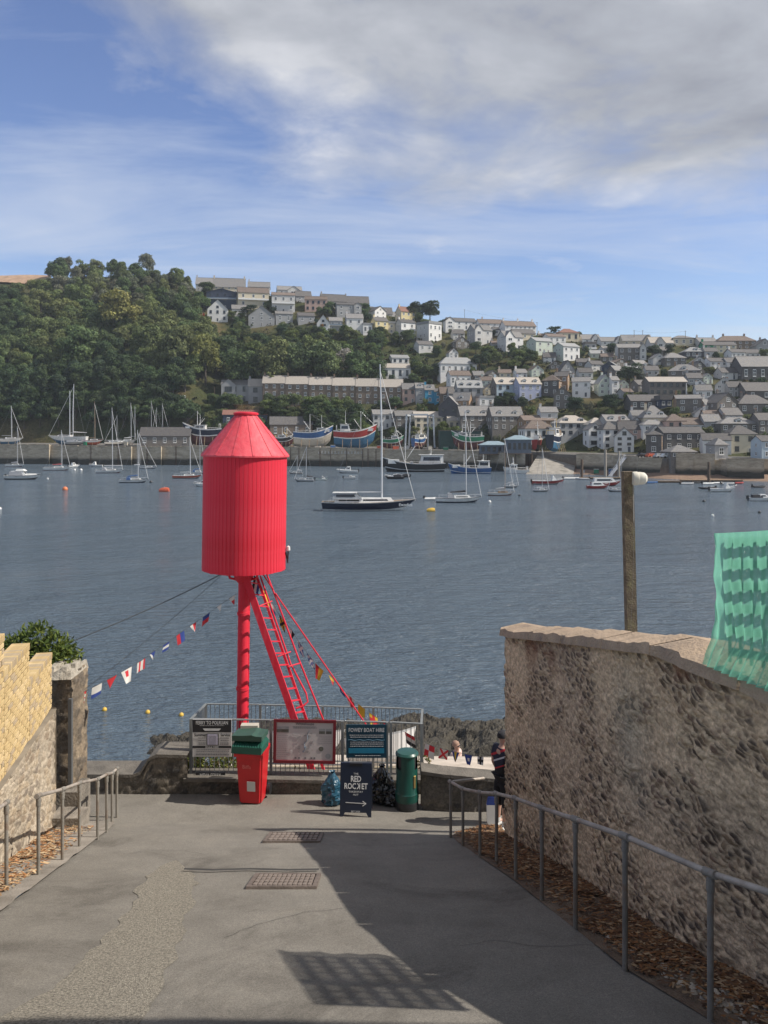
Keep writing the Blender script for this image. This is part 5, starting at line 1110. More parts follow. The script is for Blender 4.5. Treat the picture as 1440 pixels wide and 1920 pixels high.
# storage boxes and gear along the edge of the yard
bxq = random.Random(8)
for i, px in enumerate([160,236,308,330,548,596,624,712,742,762,806,836,914,990,1092,1118,1146]):
    of = bxq.uniform(3.5, 6); Y = interp(px, SHORE)+of; cm_, nm_ = bxq.choice([(PB,'blue'),(PO,'orange'),(PGR,'grey'),(PG,'green'),(PCR,'cream'),(PTE,'brown')]); w_, h_ = bxq.uniform(1.4,2.8), bxq.uniform(1.0,1.9)
    r = thing('storage_box', nm_ + ' storage box on the quay edge ' + ['by the jetty','left of the long shed','at the shed end','right of the long shed','under the black boat ashore','under the timber bottomed boat','left of the red trawler','right of the red trawler','under the green boat','left of the hoist','right of the hoist','left of the green shed','by the stilted hut','beside the slipway','above the little beach, left','above the little beach, middle','by the gangway head'][i], 'box', ((px-720)*Y/F, Y, float(hz(px, Y))), bxq.uniform(-.3,.3))
    m = MB(); m.box(-w_/2,-.6,0,w_/2,.6,h_); m.build('body', cm_, r); m = MB(); m.box(-w_/2-.06,-.66,h_+.003,w_/2+.06,.66,h_+.15); m.build('lid', PGR if nm_ != 'grey' else PK, r)
# faded painted letters along the quay
for i, px in enumerate(np.linspace(597, 668, 13)):
    Y = interp(px, SHORE) - 2.53; 
m = MB()
Y = interp(640, SHORE) - 2.55
for i in range(14):
    px = 596 + i*6.2; Yq = interp(px, SHORE) - 2.56; X = (px-720)*Yq/F; m.box(X, Yq-.01, 5.6, X+.75, Yq, 7.0 if i % 3 else 6.7); 
    if i % 2: m.box(X+.8, Yq-.01, 5.6, X+1.2, Yq, 5.85)
me = m.mesh('painted_lettering', mat('faded_paint', (0.42,0.39,0.34), .9, .3, 2)); o = put('painted_lettering', me, pq)
# slipway with the ship, gangway, pontoon and piles
pm = MB()
for i in range(12):
    a = P(1000,0,1); 
def strip(name, label, cat, quadpts, m_, thick=.5, kind=None):
    q = MB(); q.add([tuple(p) for p in quadpts] + [(p[0],p[1],p[2]-thick) for p in quadpts], [(0,1,2,3),(7,6,5,4),(0,4,5,1),(1,5,6,2),(2,6,7,3),(3,7,4,0)]); return tag(q.build(name, m_), label, cat, kind=kind)
CONC = mat('old_concrete', (0.26,0.24,0.21), 0.9, .25, .5, .3, 3, dirt=(0.14,0.13,0.11), dscale=.3)
s1 = interp(1030, SHORE)
strip('slipway', 'weedy concrete slipway under the navy ship', 'slipway', [((985-720)*(s1-6)/F, s1-6, -.3), ((1075-720)*(s1-6)/F, s1-6, -.3), ((1082-720)*(s1+20)/F, s1+20, 6.7), ((1010-720)*(s1+20)/F, s1+20, 6.7)], CONC, 3)
PIL = mat('pile_timber', (0.12,0.085,0.06), .95, .3, 3, .4, 8, dirt=(0.05,0.05,0.04))
def pile(px, wl, ytop, wpx, label, m_=PIL):
    D = Dw(wl); q = MB(); r = wpx*D/F/2; zt = CAMZ-(ytop-HY)*D/F; q.tube([(0,0,-1.5),(0,0,zt*.5),(0,0,zt)], [r*1.05,r,r*.92], 10); o = q.build('mooring_pile', m_, None, 50); o.location = ((px-720)*D/F, D, 0); return tag(o, label, 'pile')
pile(1091, 897, 861, 5, 'brown mooring pile off the little beach'); pile(1135, 893, 843, 5, 'pale mooring pile left of the gangway', mat('pale_pile', (0.3,0.27,0.23), .9)); pile(1160, 897, 846, 4, 'pale mooring pile right of the gangway', MATS['pale_pile']); pile(1329, 904, 866, 5, 'brown mooring pile standing in the tender pontoon')
def pontoon(x0, x1, wl, label):
    D = Dw(wl); k = D/F; q = MB(); w = (x1-x0)*k; n = max(2, int(w/3)); r = thing('pontoon', label, 'pontoon', (((x0+x1)/2-720)*k, D, 0))
    for i in range(n):
        q = MB(); q.box(-w/2+w*i/n+.03,-1,-.3,-w/2+w*(i+1)/n-.03,1,.45); q.build('float_section', PIL, r)
    q = MB()
    for i in range(n*2): q.box(-w/2+w*i/(n*2)+.04,-1.05,.453,-w/2+w*(i+1)/(n*2)-.04,1.05,.52)
    q.build('deck', PTE, r); return r
pontoon(1232, 1276, 905, 'floating pontoon below the sloping sea wall'); pontoon(1276, 1390, 903, 'long pontoon with tenders tied to it'); pontoon(1085, 1165, 898, 'short pontoon at the foot of the gangway')
g0 = P(1143, 893, Dw(893)); g1 = P(1172, 858, interp(1172, SHORE)+8); gw = thing('gangway', 'sloping metal gangway down to the pontoon', 'gangway', g0)
m = MB(); m.bar(g0, g1, 1.4, .15); m.build('walkway', ALU, gw, world=True)
for s_ in (-.7, .7):
    m = MB(); up = Vector((0,0,1.0)); sd = Vector((0, s_, 0)); m.bar(g0+up+sd, g1+up+sd, .08)
    for i in range(7): a = g0.lerp(g1, i/6)+sd; m.bar(a, a+up, .06); 
    for i in range(6): m.bar(g0.lerp(g1,i/6)+sd, g0.lerp(g1,(i+1)/6)+sd+up, .05)
    m.build('side_truss', ALU, gw, world=True)
# travelling boat hoist
hx = interp(788, SHORE); hk = (hx+14)/F; hr = thing('boat_hoist', 'tall pale travelling boat hoist straddling a boat on the quay', 'boat hoist', ((787-720)*hk, hx+14, yf(787)+.4))
HH = (842-781)*hk; HM = paint('hoist_grey', (0.42,0.45,0.48), .5)
for sx_ in (-1, 1):
    for sy_ in (0, 1):
        m = MB(); m.bar((sx_*(6.6-sy_*2.2)-.3*sy_, sy_*9-2, .4), (sx_*(6.0-sy_*2.0), sy_*9-2, HH), .75); m.build('leg', HM, hr)
        m = MB(); m.lathe([(.1,-.3),(.7,-.3),(.75,0),(.7,.3),(.1,.3)], 14, 0, Matrix.Translation((sx_*(6.6-sy_*2.2), sy_*9-2, .75)) @ Matrix.Rotation(R(90),4,'X')); m.build('wheel', PK, hr)
    m = MB(); m.bar((sx_*6.0,-2.6,HH+.4),(sx_*4.0,7.6,HH+.4), .7); m.build('top_beam', HM, hr)
m = MB(); m.bar((-4.2,7,HH+.9),(4.2,7,HH+.9), .8); m.build('cross_beam', HM, hr)
for sx_ in (-1, 1):
    for yy in (0, 4):
        m = MB(); m.tube([(sx_*5.0,yy,HH),(sx_*2.2,yy,3.2)], .06, 4); m.build('sling', PK, hr)
# dark green shed, hut on stilts with blue roof
gs = interp(865, SHORE)+17; gk = gs/F
r = thing('boat_shed', 'dark green corrugated boat shed behind the green and white fishing boat', 'shed', ((865-720)*gk, gs, yf(865)+.4)); wsh = 80*gk; hsh = 36*gk*.95
m = MB(); m.box(-wsh/2,0,-2,wsh/2,12,hsh); m.build('wall', mat('green_sheet', (0.012,0.05,0.045), .6, .15, 1), r)
m = MB()
for i in range(40): m.box(-wsh/2+wsh*i/40+.05,-.07,0,-wsh/2+wsh*(i+.5)/40,-.003,hsh-.1)
m.build('cladding_ribs', MATS['green_sheet'], r); m = MB(); m.box(-wsh/2-.2,-.3,hsh,wsh/2+.2,12.2,hsh+.3); m.build('roof', roofm('d'), r)
def stilt(x0, x1, yr, ye, yf_, yb, ty, off, label, wk='n'):
    px = (x0+x1)/2; D = interp(px, SHORE)-off; k = D/F; zf = CAMZ-(yf_-HY)*k; ze = CAMZ-(ye-HY)*k; zr = CAMZ-(yr-HY)*k; w = (x1-x0)*k; d = 7
    r = thing('waterside_hut', label, 'hut', ((px-720)*k, D, zf)); m = MB(); m.box(-w/2+.3,.3,0,w/2-.3,d-.3,ze-zf); m.build('wall', mat('blue_grey_boards', (0.11,0.14,0.18), .7, .15, 2), r)
    m = MB(); roofgeo(m, ty, w, d, ze-zf, zr-ze); m.build('roof', roofm('n'), r)
    for i in range(5): addwin(r, -w/2+w*(i+.5)/5, .3, (ze-zf)*.3, w/5*.55, (ze-zf)*.45, 'pd')
    m = MB(); m.box(-w/2-.2,-.6,-.3,w/2+.2,d,-.003); m.build('platform', PIL, r)
    for i in range(4):
        for yy in (0, d-.6): m = MB(); m.tube([(-w/2+w*i/3*.96+.2,yy,-zf-1.5),(-w/2+w*i/3*.96+.2,yy,-.3)], .22, 8); m.build('stilt', PIL, r)
    return r
stilt(901, 953, 827, 834, 851, 890, 'h', 4, 'long low blue roofed hut on stilts over the water'); stilt(951, 998, 816, 824, 850, 890, 'h', 2, 'taller blue hut with a pyramid roof beside the long stilted hut')
# white caravan on the wooded slope
p = hit(336, 753); k = p.y/F; r = thing('caravan', 'white caravan at the foot of the left wood', 'caravan', p); m = MB(); m.prism([(-11*k,.5),(11*k,.5),(11*k,9*k),(9*k,11*k),(-9*k,11*k),(-11*k,9*k)], 0, 2.3); m.build('body', PW, r)
addwin(r, 5*k, 0, 4*k, 7*k, 4.5*k, 'pd'); addwin(r, -5*k, 0, 4*k, 6*k, 4.5*k, 'pd')
for s_ in (-1,1): m = MB(); m.lathe([(.05,-.1),(.34,-.1),(.34,.1),(.05,.1)], 10, 0, Matrix.Translation((s_*1.2,.1,.3)) @ Matrix.Rotation(R(90),4,'X')); m.build('wheel', PK, r)
# parked cars on the quay, lamp post, parasol, wires on the skyline
CM = {}
def car(px, off, cm, label, yaw=0):
    Y = interp(px, SHORE)+off; p = Vector(((px-720)*Y/F, Y, float(hz(px, Y)))); r = thing('parked_car', label, 'car', p, R(yaw), 'cars parked on the far quay')
    if 'b' not in CM:
        m = MB(); m.prism([(-2.05,.35),(2.05,.35),(2.1,.75),(1.3,.95),(-1.9,.98),(-2.1,.8)], -.82, .82); CM['b'] = m
        m = MB(); cabin(m, -1.6, 1.15, 1.55, 1.5, .95, 1.48, 0, .75, 1); CM['c'] = m
        m = MB(); m.lathe([(.05,-.1),(.32,-.1),(.32,.1),(.05,.1)], 12, 0, Matrix.Rotation(R(90),4,'X')); CM['w'] = m.mesh('wheel', PK)
    CM['b'].build('body', cm, r); CM['c'].build('cabin', [cm, GLASS], r)
    for a in (-1.3,1.3):
        for b_ in (-.78,.78): put('wheel', CM['w'], r, loc=(a,b_,.32))
for i, (px, of, cm, nm) in enumerate([(1206,11,PK,'black car parked at the left end of the quay'),(1222,12,PO,'red car parked behind the quay lamp post'),(1237,12,PGR,'grey car parked on the quay, third from the left'),(1250,13,PW,'white car parked near the pavilion'),(1262,13.5,PN,'dark blue car parked closest to the pavilion')]): car(px, of, cm, nm, 20)
def pole(px, py_base, ytop, label, wires=None, r_=.12, name='utility_pole', Y=None):
    p = hit(px, py_base); zt = CAMZ-(ytop-HY)*p.y/F-p.z; q = MB(); q.tube([(0,0,-1),(0,0,zt)], [r_*1.2,r_], 6); q.bar((-.7,0,zt-.4),(.7,0,zt-.4), .1); o = q.build(name, PIL); o.location = p; return tag(o, label, 'pole'), p + Vector((0,0,zt-.3))
PT = [pole(871,606,580,'utility pole above the brown roofs of the upper middle')[1], pole(1007,626,604,'utility pole at the end of the long terrace')[1], pole(1189,648,619,'utility pole, left of two close together on the right skyline')[1], pole(1205,648,619,'utility pole, right of two close together on the right skyline')[1], pole(1285,648,620,'utility pole left of the single round tree')[1]]
pole(1181, 745, 718, 'white flag pole in the gardens of the right slope'); pole(402, 762, 726, 'pale pole before the grey houses left of the terrace')
for a, b_, lb in [(PT[0],PT[1],'thin overhead wire along the upper middle skyline'),(PT[2],PT[4],'thin overhead wire along the right skyline')]:
    q = MB(); q.tube([a.lerp(b_, i/8) - Vector((0,0,1.2*(1-((i/8)*2-1)**2))) for i in range(9)], .03, 4); tag(q.build('overhead_wire', PK), lb, 'wire')
def parasol(px, py, label, closed=False):
    p = hit(px, py); r = thing('parasol', label, 'parasol', p); m = MB(); m.tube([(0,0,-.5),(0,0,2.6)], .05, 6); m.build('pole', ALU, r)
    m = MB(); m.lathe([(.35,0.2),(.3,2.0),(.12,5.2),(.02,5.4)] if closed else [(1.9,2.0),(1.0,2.5),(.03,2.9)], 8, cap=False); m.build('canopy', CAN['white'], r)
parasol(1067, 706, 'open white parasol on a terrace in front of the grey steep gable'); parasol(1287, 741, 'tall closed cream parasol at the right end of the arched building', True); parasol(1391, 712, 'open white parasol in front of the chapel')
q = MB(); p = hit(380, 603); q.tube([(0,0,-.5),(0,0,6)], .05, 5); fr = thing('flag_pole', 'red flag on a pole left of the white chalet', 'flag', p); q.build('pole', ALU, fr); q = MB(); q.prism([(0.05,3.4),(1.2,2.9),(1.3,5.0),(0.05,5.8)], -.02, .02); q.build('flag', PO, fr)
# plywood hoarding before the first terrace house
p = hit(512, 757); q = MB(); k = p.y/F
for i in range(5): q.box(-11*k+22*k*i/5+.03, -.5, .2, -11*k+22*k*(i+1)/5-.03, -.42, 11*k)
o = q.build('hoarding', mat('plywood', (0.52,0.28,0.10), .8, .15, 1)); o.location = (p.x, p.y-1.2, p.z); tag(o, 'orange plywood hoarding in front of the first terrace house', 'hoarding')
# ------------------------------------------------------------------ the near bank: road, walls, railings, tower, signs
def gz(Y): return 10.76 - 0.328*Y if Y < 13 else 6.496 - 0.12*(Y-13)
def G(px, Y): return Vector(((px-720)*Y/F, Y, gz(Y)))
def gy(py): return 3248.0/(py-1295.6)       # depth of the road seen on that row
LW = lambda Y: -4.75 - 0.208*(Y-9.2)       # face of the left wall
RWT = [(2.0,3.6),(3.4,5.0),(2.83,5.7),(2.6,6.43),(2.48,7.76),(2.38,9.8),(1.97,11.2),(1.80,11.75)]
def RW(Y):                                  # face of the right wall
    return interp(Y, [(2.0,3.55),(4.0,3.2),(5.7,2.83),(6.43,2.66),(7.76,2.48),(9.8,2.22),(11.5,1.93),(11.9,1.86)])
# ---- asphalt
am, t, b = nodes('asphalt'); b.inputs['Roughness'].default_value = 0.85; b.inputs['Specular IOR Level'].default_value = 0.35
tcn = t.nodes.new('ShaderNodeTexCoord'); co = tcn.outputs['Object']
f1 = N(t, 'ShaderNodeTexNoise', Scale=150.0, Detail=3, Roughness=.7); t.links.new(co, f1.inputs['Vector'])
v1 = N(t, 'ShaderNodeTexVoronoi', Scale=95.0); t.links.new(co, v1.inputs['Vector'])
l1 = N(t, 'ShaderNodeTexNoise', Scale=1.1, Detail=8, Roughness=.65); t.links.new(co, l1.inputs['Vector'])
c = ramp(t, l1.outputs[0], [(.3,(.145,.134,.117)),(.55,(.19,.177,.156)),(.75,(.225,.207,.178))])
c = mixc(t, 1.0, c, ramp(t, f1.outputs[0], [(.3,(.62,.62,.62)),(.7,(1.36,1.36,1.36))]), 'MULTIPLY')
vb = t.nodes.new('ShaderNodeRGBToBW'); t.links.new(v1.outputs['Color'], vb.inputs[0]); c = mixc(t, 1.0, c, ramp(t, vb.outputs[0], [(.1,(.80,.80,.80)),(.9,(1.22,1.21,1.19))]), 'MULTIPLY')
st1 = N(t, 'ShaderNodeTexNoise', Scale=.45, Detail=9, Roughness=.72, Distortion=1.2); t.links.new(co, st1.inputs['Vector']); c = mixc(t, 1.0, c, ramp(t, st1.outputs[0], [(.36,(.74,.735,.73)),(.47,(1,1,1)),(.62,(1,1,1)),(.72,(1.14,1.12,1.08))]), 'MULTIPLY')
t.links.new(c, b.inputs['Base Color']); bn = N(t, 'ShaderNodeBump', Strength=.55, Distance=.012); t.links.new(f1.outputs[0], bn.inputs['Height']); t.links.new(bn.outputs[0], b.inputs['Normal'])
def sheet(name, m_, pts_fn, nu, nv, label, kind='structure', cat=None):
    vs = [tuple(pts_fn(i/nu, j/nv)) for i in range(nu+1) for j in range(nv+1)]; fs = [(i*(nv+1)+j, (i+1)*(nv+1)+j, (i+1)*(nv+1)+j+1, i*(nv+1)+j+1) for i in range(nu) for j in range(nv)]
    me = bpy.data.meshes.new(name); me.from_pydata(vs, [], fs); me.materials.append(m_); me.polygons.foreach_set('use_smooth', [True]*len(fs)); return tag(put(name, me), label, cat, kind=kind)
def rd_l(Y): return interp(Y, [(1,-3.6),(6,-3.75),(9,-4.05),(13,-4.55),(13.6,-7.0),(15,-7.5)])
def rd_r(Y): return interp(Y, [(1,3.1),(4,2.5),(5.3,2.25),(6.2,2.0),(7.3,1.84),(8.3,1.70),(9.2,1.58),(10.5,1.32),(11.4,1.15),(12,1.1),(13,1.9),(15,2.2)])
def road_pt(u, v):
    Y = 1.5 + 13.2*v; X = rd_l(Y) + (rd_r(Y)-rd_l(Y))*u
    return (X, Y, gz(Y) + (float(fbm(X*.8, Y*.8, 2, 3))-.5)*.05)
road = sheet('road', am, road_pt, 40, 80, 'steep worn asphalt lane running down to the railing')
pvm = mat('pavement_concrete', (0.24,0.215,0.185), .9, .25, 2.5, .35, 40, dirt=(0.15,0.13,0.105), dscale=1.5)
sheet('pavement_left', pvm, lambda u, v: ((lambda Y: (LW(Y)-.5 + (rd_l(Y)+.06-LW(Y)+.5)*u, Y, gz(Y)+.02+.03*float(vn(Y*3,u*4,8))))(1.5+11.6*v)), 8, 60, 'narrow concrete footway below the left wall')
sheet('verge_right', mat('verge_earth', (0.13,0.09,0.06), .95, .35, 4, .6, 40, dirt=(0.20,0.155,0.11), dscale=3), lambda u, v: ((lambda Y: (rd_r(Y)-.06 + (RW(Y)+.4-rd_r(Y)+.06)*u, Y, gz(Y)+.015+.05*float(vn(Y*4,u*5,9))*u))(1.5+10.6*v)), 8, 60, 'earthy strip between the lane and the right wall')
sheet('path_right', pvm, lambda u, v: ((lambda Y: (1.05+4.5*u, Y, gz(Y)-.05-.1*u))(11.6+2.6*v)), 6, 6, 'path turning behind the right wall')
# patched trench, crack and covers
tm_ = mat('trench_patch', (0.27,0.245,0.20), .9, .55, 55, .8, 120, detail=3)
TP = [(gy(1925),(-40,250)),(gy(1860),(85,300)),(gy(1800),(160,325)),(gy(1740),(215,345)),(gy(1690),(252,366)),(gy(1650),(268,368)),(gy(1634),(282,362)),(gy(1622),(300,345)),(gy(1612),(325,335))]
def trench(u, v):
    Y = TP[0][0] + (TP[-1][0]-TP[0][0])*v; a = np.interp(Y, [p[0] for p in TP], [p[1][0] for p in TP]); b_ = np.interp(Y, [p[0] for p in TP], [p[1][1] for p in TP]); px = a+(b_-a)*u; X = (px-720)*Y/F + (float(fbm(Y*5, u*2, 31, 3))-.5)*.16
    return (X, Y, gz(Y) + (float(fbm(X*.8, Y*.8, 2, 3))-.5)*.05 + .006)
sheet('road_patch', tm_, trench, 10, 40, 'pale coarse trench patch running down the left of the lane')
CVM = mat('cover_iron', (0.135,0.108,0.092), .75, .25, 8, .3, 60); CBM = mat('cover_brick', (0.19,0.155,0.135), .9, .25, 12, .3, 60)
def cover(px0, px1, py0, py1, label, nx, ny):
    Y0, Y1 = gy(py1), gy(py0); Yc = (Y0+Y1)/2; w = (px1-px0)*Yc/F; d = (Y1-Y0)*1.05; sl = -.328
    r = thing('manhole_cover', label, 'manhole cover', (((px0+px1)/2-720)*Yc/F, Yc, gz(Yc)+.012)); r.rotation_euler = (math.atan(sl), 0, 0)
    m = MB()
    for a in ((-w/2,-d/2,w/2,-d/2+.05),(-w/2,d/2-.05,w/2,d/2),(-w/2,-d/2+.05,-w/2+.05,d/2-.05),(w/2-.05,-d/2+.05,w/2,d/2-.05)): m.box(a[0],a[1],-.03,a[2],a[3],.022)
    m.build('frame', CVM, r); m = MB(); m.box(-w/2+.05,-d/2+.05,-.03,w/2-.05,d/2-.05,.004); m.build('plate', CVM, r)
    bw, bd = (w-.12)/nx, (d-.12)/ny; q = MB(); q.box(-bw*.36,-bd*.36,0,bw*.36,bd*.36,.02); bm_ = q.mesh('block', CBM)
    for i in range(nx):
        for j in range(ny): put('block', bm_, r, loc=(-w/2+.06+bw*(i+.5), -d/2+.06+bd*(j+.5), .004+.004*rnd.random()))
cover(470, 598, 1642, 1668, 'larger brick filled manhole cover in the lane', 12, 4); cover(499, 604, 1564, 1581, 'smaller manhole cover farther down the lane', 10, 3)
m = MB(); pts = [G(x, gy(y))+Vector((0,0,.028)) for x, y in ((345,1633),(400,1635),(470,1633),(540,1635),(598,1634))]
for a, b_ in zip(pts[:-1], pts[1:]): m.quad(a+Vector((0,-.02,0)), b_+Vector((0,-.02,0)), b_+Vector((0,.02,0)), a+Vector((0,.02,0)))
tag(m.build('road_joint', mat('tar_joint', (0.04,0.038,0.036), .8)), 'dark tar joint across the lane above the larger cover', None, kind='structure')
cq = random.Random(12)
for i, (x, y, L_, an, lb) in enumerate([(860,1775,1.3,.3,'thin crack in the shaded tarmac near the right handrail'),(420,1760,1.6,1.2,'thin crack running down the sunlit tarmac'),(240,1600,1.2,.1,'thin crack across the lane near the left handrail')]):
    p = G(x, gy(y)); m = MB(); pt_ = [p.copy()]
    for j in range(14): an += cq.uniform(-.5,.5); p = p + Vector((math.cos(an), math.sin(an), 0))*L_/14; pt_.append(p.copy())
    hzr = lambda q: Vector((q.x, q.y, gz(q.y) + (float(fbm(q.x*.8, q.y*.8, 2, 3))-.5)*.05 + .005))
    for a, b_ in zip(pt_[:-1], pt_[1:]): d_ = (b_-a).cross(Vector((0,0,1))).normalized()*.0025; m.quad(hzr(a-d_), hzr(b_-d_), hzr(b_+d_), hzr(a+d_))
    tag(m.build('road_crack', MATS['tar_joint']), lb, None, kind='structure')
# ---- rubble walls: dense relief, a colour for every stone
RUB = attrmat('rubble_wall', .95, bump=.6, bscale=55, grain=.3, gscale=28)
def rubble(name, label, cat, face, U, V, nrm, res=.018, cell=(.16,.10), amp=.035, pal=None, mort=(.30,.26,.20), slant=.6, seed=1, parent=None, mfrac=.16, patch=None):
    nu, nv = int(U/res), int(V/res); u, v = np.meshgrid(np.linspace(0,U,nu+1), np.linspace(0,V,nv+1), indexing='ij')
    wx = u + (fbm(u*3, v*3, seed, 3)-.5)*.16; wy = v + (fbm(u*3+9, v*3, seed+3, 3)-.5)*.16 + slant*0
    f1_, f2_, cid = voro((wx + wy*slant)/cell[0], (wy - wx*slant)/cell[1], seed)
    e = np.clip((f2_-f1_)/mfrac, 0, 1); fine = fbm(u*14, v*14, seed+7, 4); bigv = fbm(u*.9, v*.9, seed+11, 3)
    flush = np.clip((fbm(u*2.2, v*2.2, seed+21, 3)-.45)*6, 0, 1)        # where mortar was smeared over the stones
    h = amp*(e**.5*(.4+.6*cid)*(1-.6*flush) + .9*(fine-.5) + .6*(bigv-.5))
    pal = np.array(pal or [(.085,.078,.072),(.13,.11,.09),(.19,.15,.11),(.10,.10,.10),(.24,.19,.135),(.155,.12,.105)])
    ci = pal[(cid*len(pal)).astype(int).clip(0,len(pal)-1)]; mc = np.array(mort)
    k = (e*(1-.65*flush))[...,None]; c = mc*(1-k)+ci*k; c = c*(.72+.56*fine)[...,None]*(.75+.5*bigv)[...,None]
    if patch is not None: c = patch(u, v, c, fine)
    pts = face(u, v); n = nrm(u, v); pts = pts + n*h[...,None]
    vs = pts.reshape(-1,3); idx = np.arange((nu+1)*(nv+1)).reshape(nu+1, nv+1); fs = np.stack([idx[:-1,:-1], idx[1:,:-1], idx[1:,1:], idx[:-1,1:]], -1).reshape(-1,4)
    me = bpy.data.meshes.new(name); me.vertices.add(len(vs)); me.vertices.foreach_set('co', vs.ravel()); me.loops.add(len(fs)*4); me.loops.foreach_set('vertex_index', fs.ravel().astype(np.int32))
    me.polygons.add(len(fs)); me.polygons.foreach_set('loop_start', np.arange(0, len(fs)*4, 4, dtype=np.int32)); me.polygons.foreach_set('use_smooth', np.ones(len(fs), bool)); me.update(); me.validate()
    setcol(me, c.reshape(-1,3)); me.materials.append(RUB); o = put(name, me, parent, world=parent is not None)
    if label: tag(o, label, cat)
    return o
RTOP = lambda Y: np.interp(Y, [5.9,7.15,11.5,12], [11.08,11.0,10.03,9.95])
RL = 11.85 - 1.6
rwr = thing('stone_wall', 'tall rubble stone wall with a sloping coping along the right of the lane', 'wall', (RW(9), 9, gz(9)))
rwX = np.vectorize(RW); gzv = np.vectorize(gz)
def rface(u, v):
    Y = 1.6 + u; base = gzv(Y)-.15; top = RTOP(Y); return np.stack([rwX(Y), Y, base + (top-base)*(v/4.0)], -1)
def rpatch(u, v, c, fine):
    Y = 1.6+u; top = RTOP(Y); base = gzv(Y); z = base+(top-base)*(v/4.0); dt = top-z
    m1 = np.clip(1-np.abs(Y-7.9+.15*dt)/.55,0,1)*np.clip(1-np.abs(dt-.8)/1.0,0,1); c = c*(1-.6*m1[...,None]) + np.array((.36,.32,.24))*.6*m1[...,None]        # pale lime patch
    rust = np.clip((fbm(u*2.5, dt*3, 77, 3)-.52)*6,0,1)*np.clip(1-dt/.6,0,1)*((Y<7.4)|(Y>9.6)); c = c*(1-.8*rust[...,None]) + np.array((.17,.065,.028))*.8*rust[...,None]  # rusty moss under the coping
    pk = np.clip(1-np.abs(Y-9.6)/1.7,0,1)*np.clip(1-dt/2.0,0,1)*.30; c = c*(1-pk[...,None]) + np.array((.20,.15,.135))*pk[...,None]
    low = np.clip((dt-1.7)/1.2,0,1)*.05; c = c*(1-low[...,None]) + np.array((.11,.10,.09))*low[...,None]; return c
rubble('masonry', None, None, rface, RL, 4.0, lambda u, v: np.stack([np.full(u.shape,-.97), np.full(u.shape,-.23), np.zeros(u.shape)], -1), .017, (.19,.088), .042, pal=[(.085,.060,.042),(.125,.09,.058),(.24,.165,.10),(.095,.073,.056),(.35,.25,.155),(.18,.12,.082),(.42,.32,.205)], mort=(.60,.455,.30), slant=.75, seed=3, parent=rwr, patch=rpatch, mfrac=.42)
def rend(u, v): Y = 11.85; base = gz(Y)-.4; top = float(RTOP(Y)); return np.stack([RW(Y)+u+0*v, Y-.02+.0*u, base+(top-base)*(v/3.6)], -1)
rubble('end_face', None, None, lambda u, v: np.stack([RW(11.85)+.0+u*1.0, 11.85+0*u, gz(11.85)-.4+(float(RTOP(11.85))-gz(11.85)+.4)*(v/3.6)], -1), .6, 3.6, lambda u, v: np.stack([0*u,0*u+1,0*u],-1), .03, (.12,.06), .04, seed=8, parent=rwr)
m = MB(); Ys = np.linspace(1.6, 11.85, 12)
for a, b_ in zip(Ys[:-1], Ys[1:]): m.add([(RW(a)+.6,a,gz(a)-.5),(RW(b_)+.6,b_,gz(b_)-1.5),(RW(b_)+.6,b_,RTOP(b_)),(RW(a)+.6,a,RTOP(a))], [(0,1,2,3)])
m.build('back_face', mat('rough_render', (0.22,0.19,0.15), .95, .2, 3), rwr, world=True)
# coping: separate sloped slabs
COP = mat('coping_stone', (0.36,0.27,0.19), .9, .22, 5, .5, 30, dirt=(0.22,0.17,0.13), dscale=2.5)
cuts = [1.6, 3.0, 4.4, 5.9, 7.15, 8.3, 9.5, 10.7, 11.95]
for a, b_ in zip(cuts[:-1], cuts[1:]):
    m = MB(); n = 12
    for i in range(n):
        y0, y1 = a+(b_-a)*i/n + (.012 if i == 0 else 0), a+(b_-a)*(i+1)/n - (.012 if i == n-1 else 0)
        def sec(y): z = float(RTOP(y)); x = RW(y); j = (float(fbm(y*7,1,5,3))-.5)*.06; return [(x-.09+j,y,z-.01),(x-.07+j*1.6,y,z+.095+j),(x+.28,y,z+.17+j),(x+.70,y,z+.11),(x+.70,y,z-.01)]
        A, B_ = sec(y0), sec(y1)
        m.add(A+B_, [(k, k+1, k+6, k+5) for k in range(4)] + [(4,0,5,9)]); 
        if i == 0: m.add(A, [(4,3,2,1,0)])
        if i == n-1: m.add(B_, [(0,1,2,3,4)])
    m.build('coping_slab', COP, rwr, world=True)
# ---- left wall: yellow brick above rubble, stepped top
lwr = thing('brick_wall', 'stepped yellow brick wall on a rubble base at the left of the lane', 'wall', (LW(11), 11, gz(11)))
ld = Vector((-.208, 1, 0)).normalized(); ln = Vector((ld.y, -ld.x, 0))     # along the wall, and out of it towards the lane
LEND = 12.8; L0 = Vector((LW(LEND), LEND, 0))
def lface(u, v):
    base_ = np.array(L0); d_ = np.array(ld); Y = LEND - u*ld.y; bz = gzv(Y)-.2; top = 8.5 + .12*u/3; z = bz+(top-bz)*(v/2.4)
    return np.stack([base_[0]-d_[0]*u, base_[1]-d_[1]*u, z], -1) + np.array(ln)*.04
rubble('rubble_base', None, None, lface, 11.0, 2.4, lambda u, v: np.broadcast_to(np.array(ln), u.shape+(3,)), .024, (.30,.17), .035, pal=[(.27,.21,.15),(.34,.27,.19),(.22,.18,.14),(.30,.25,.19)], mort=(.40,.34,.26), slant=.2, seed=14, parent=lwr, mfrac=.3)
m = MB(); m.add([tuple(L0+Vector((0,0,5.8))+ln*.07), tuple(L0+Vector((0,0,5.8))-ln*.35), tuple(L0+Vector((0,0,8.52))-ln*.35), tuple(L0+Vector((0,0,8.52))+ln*.07)], [(0,1,2,3)])
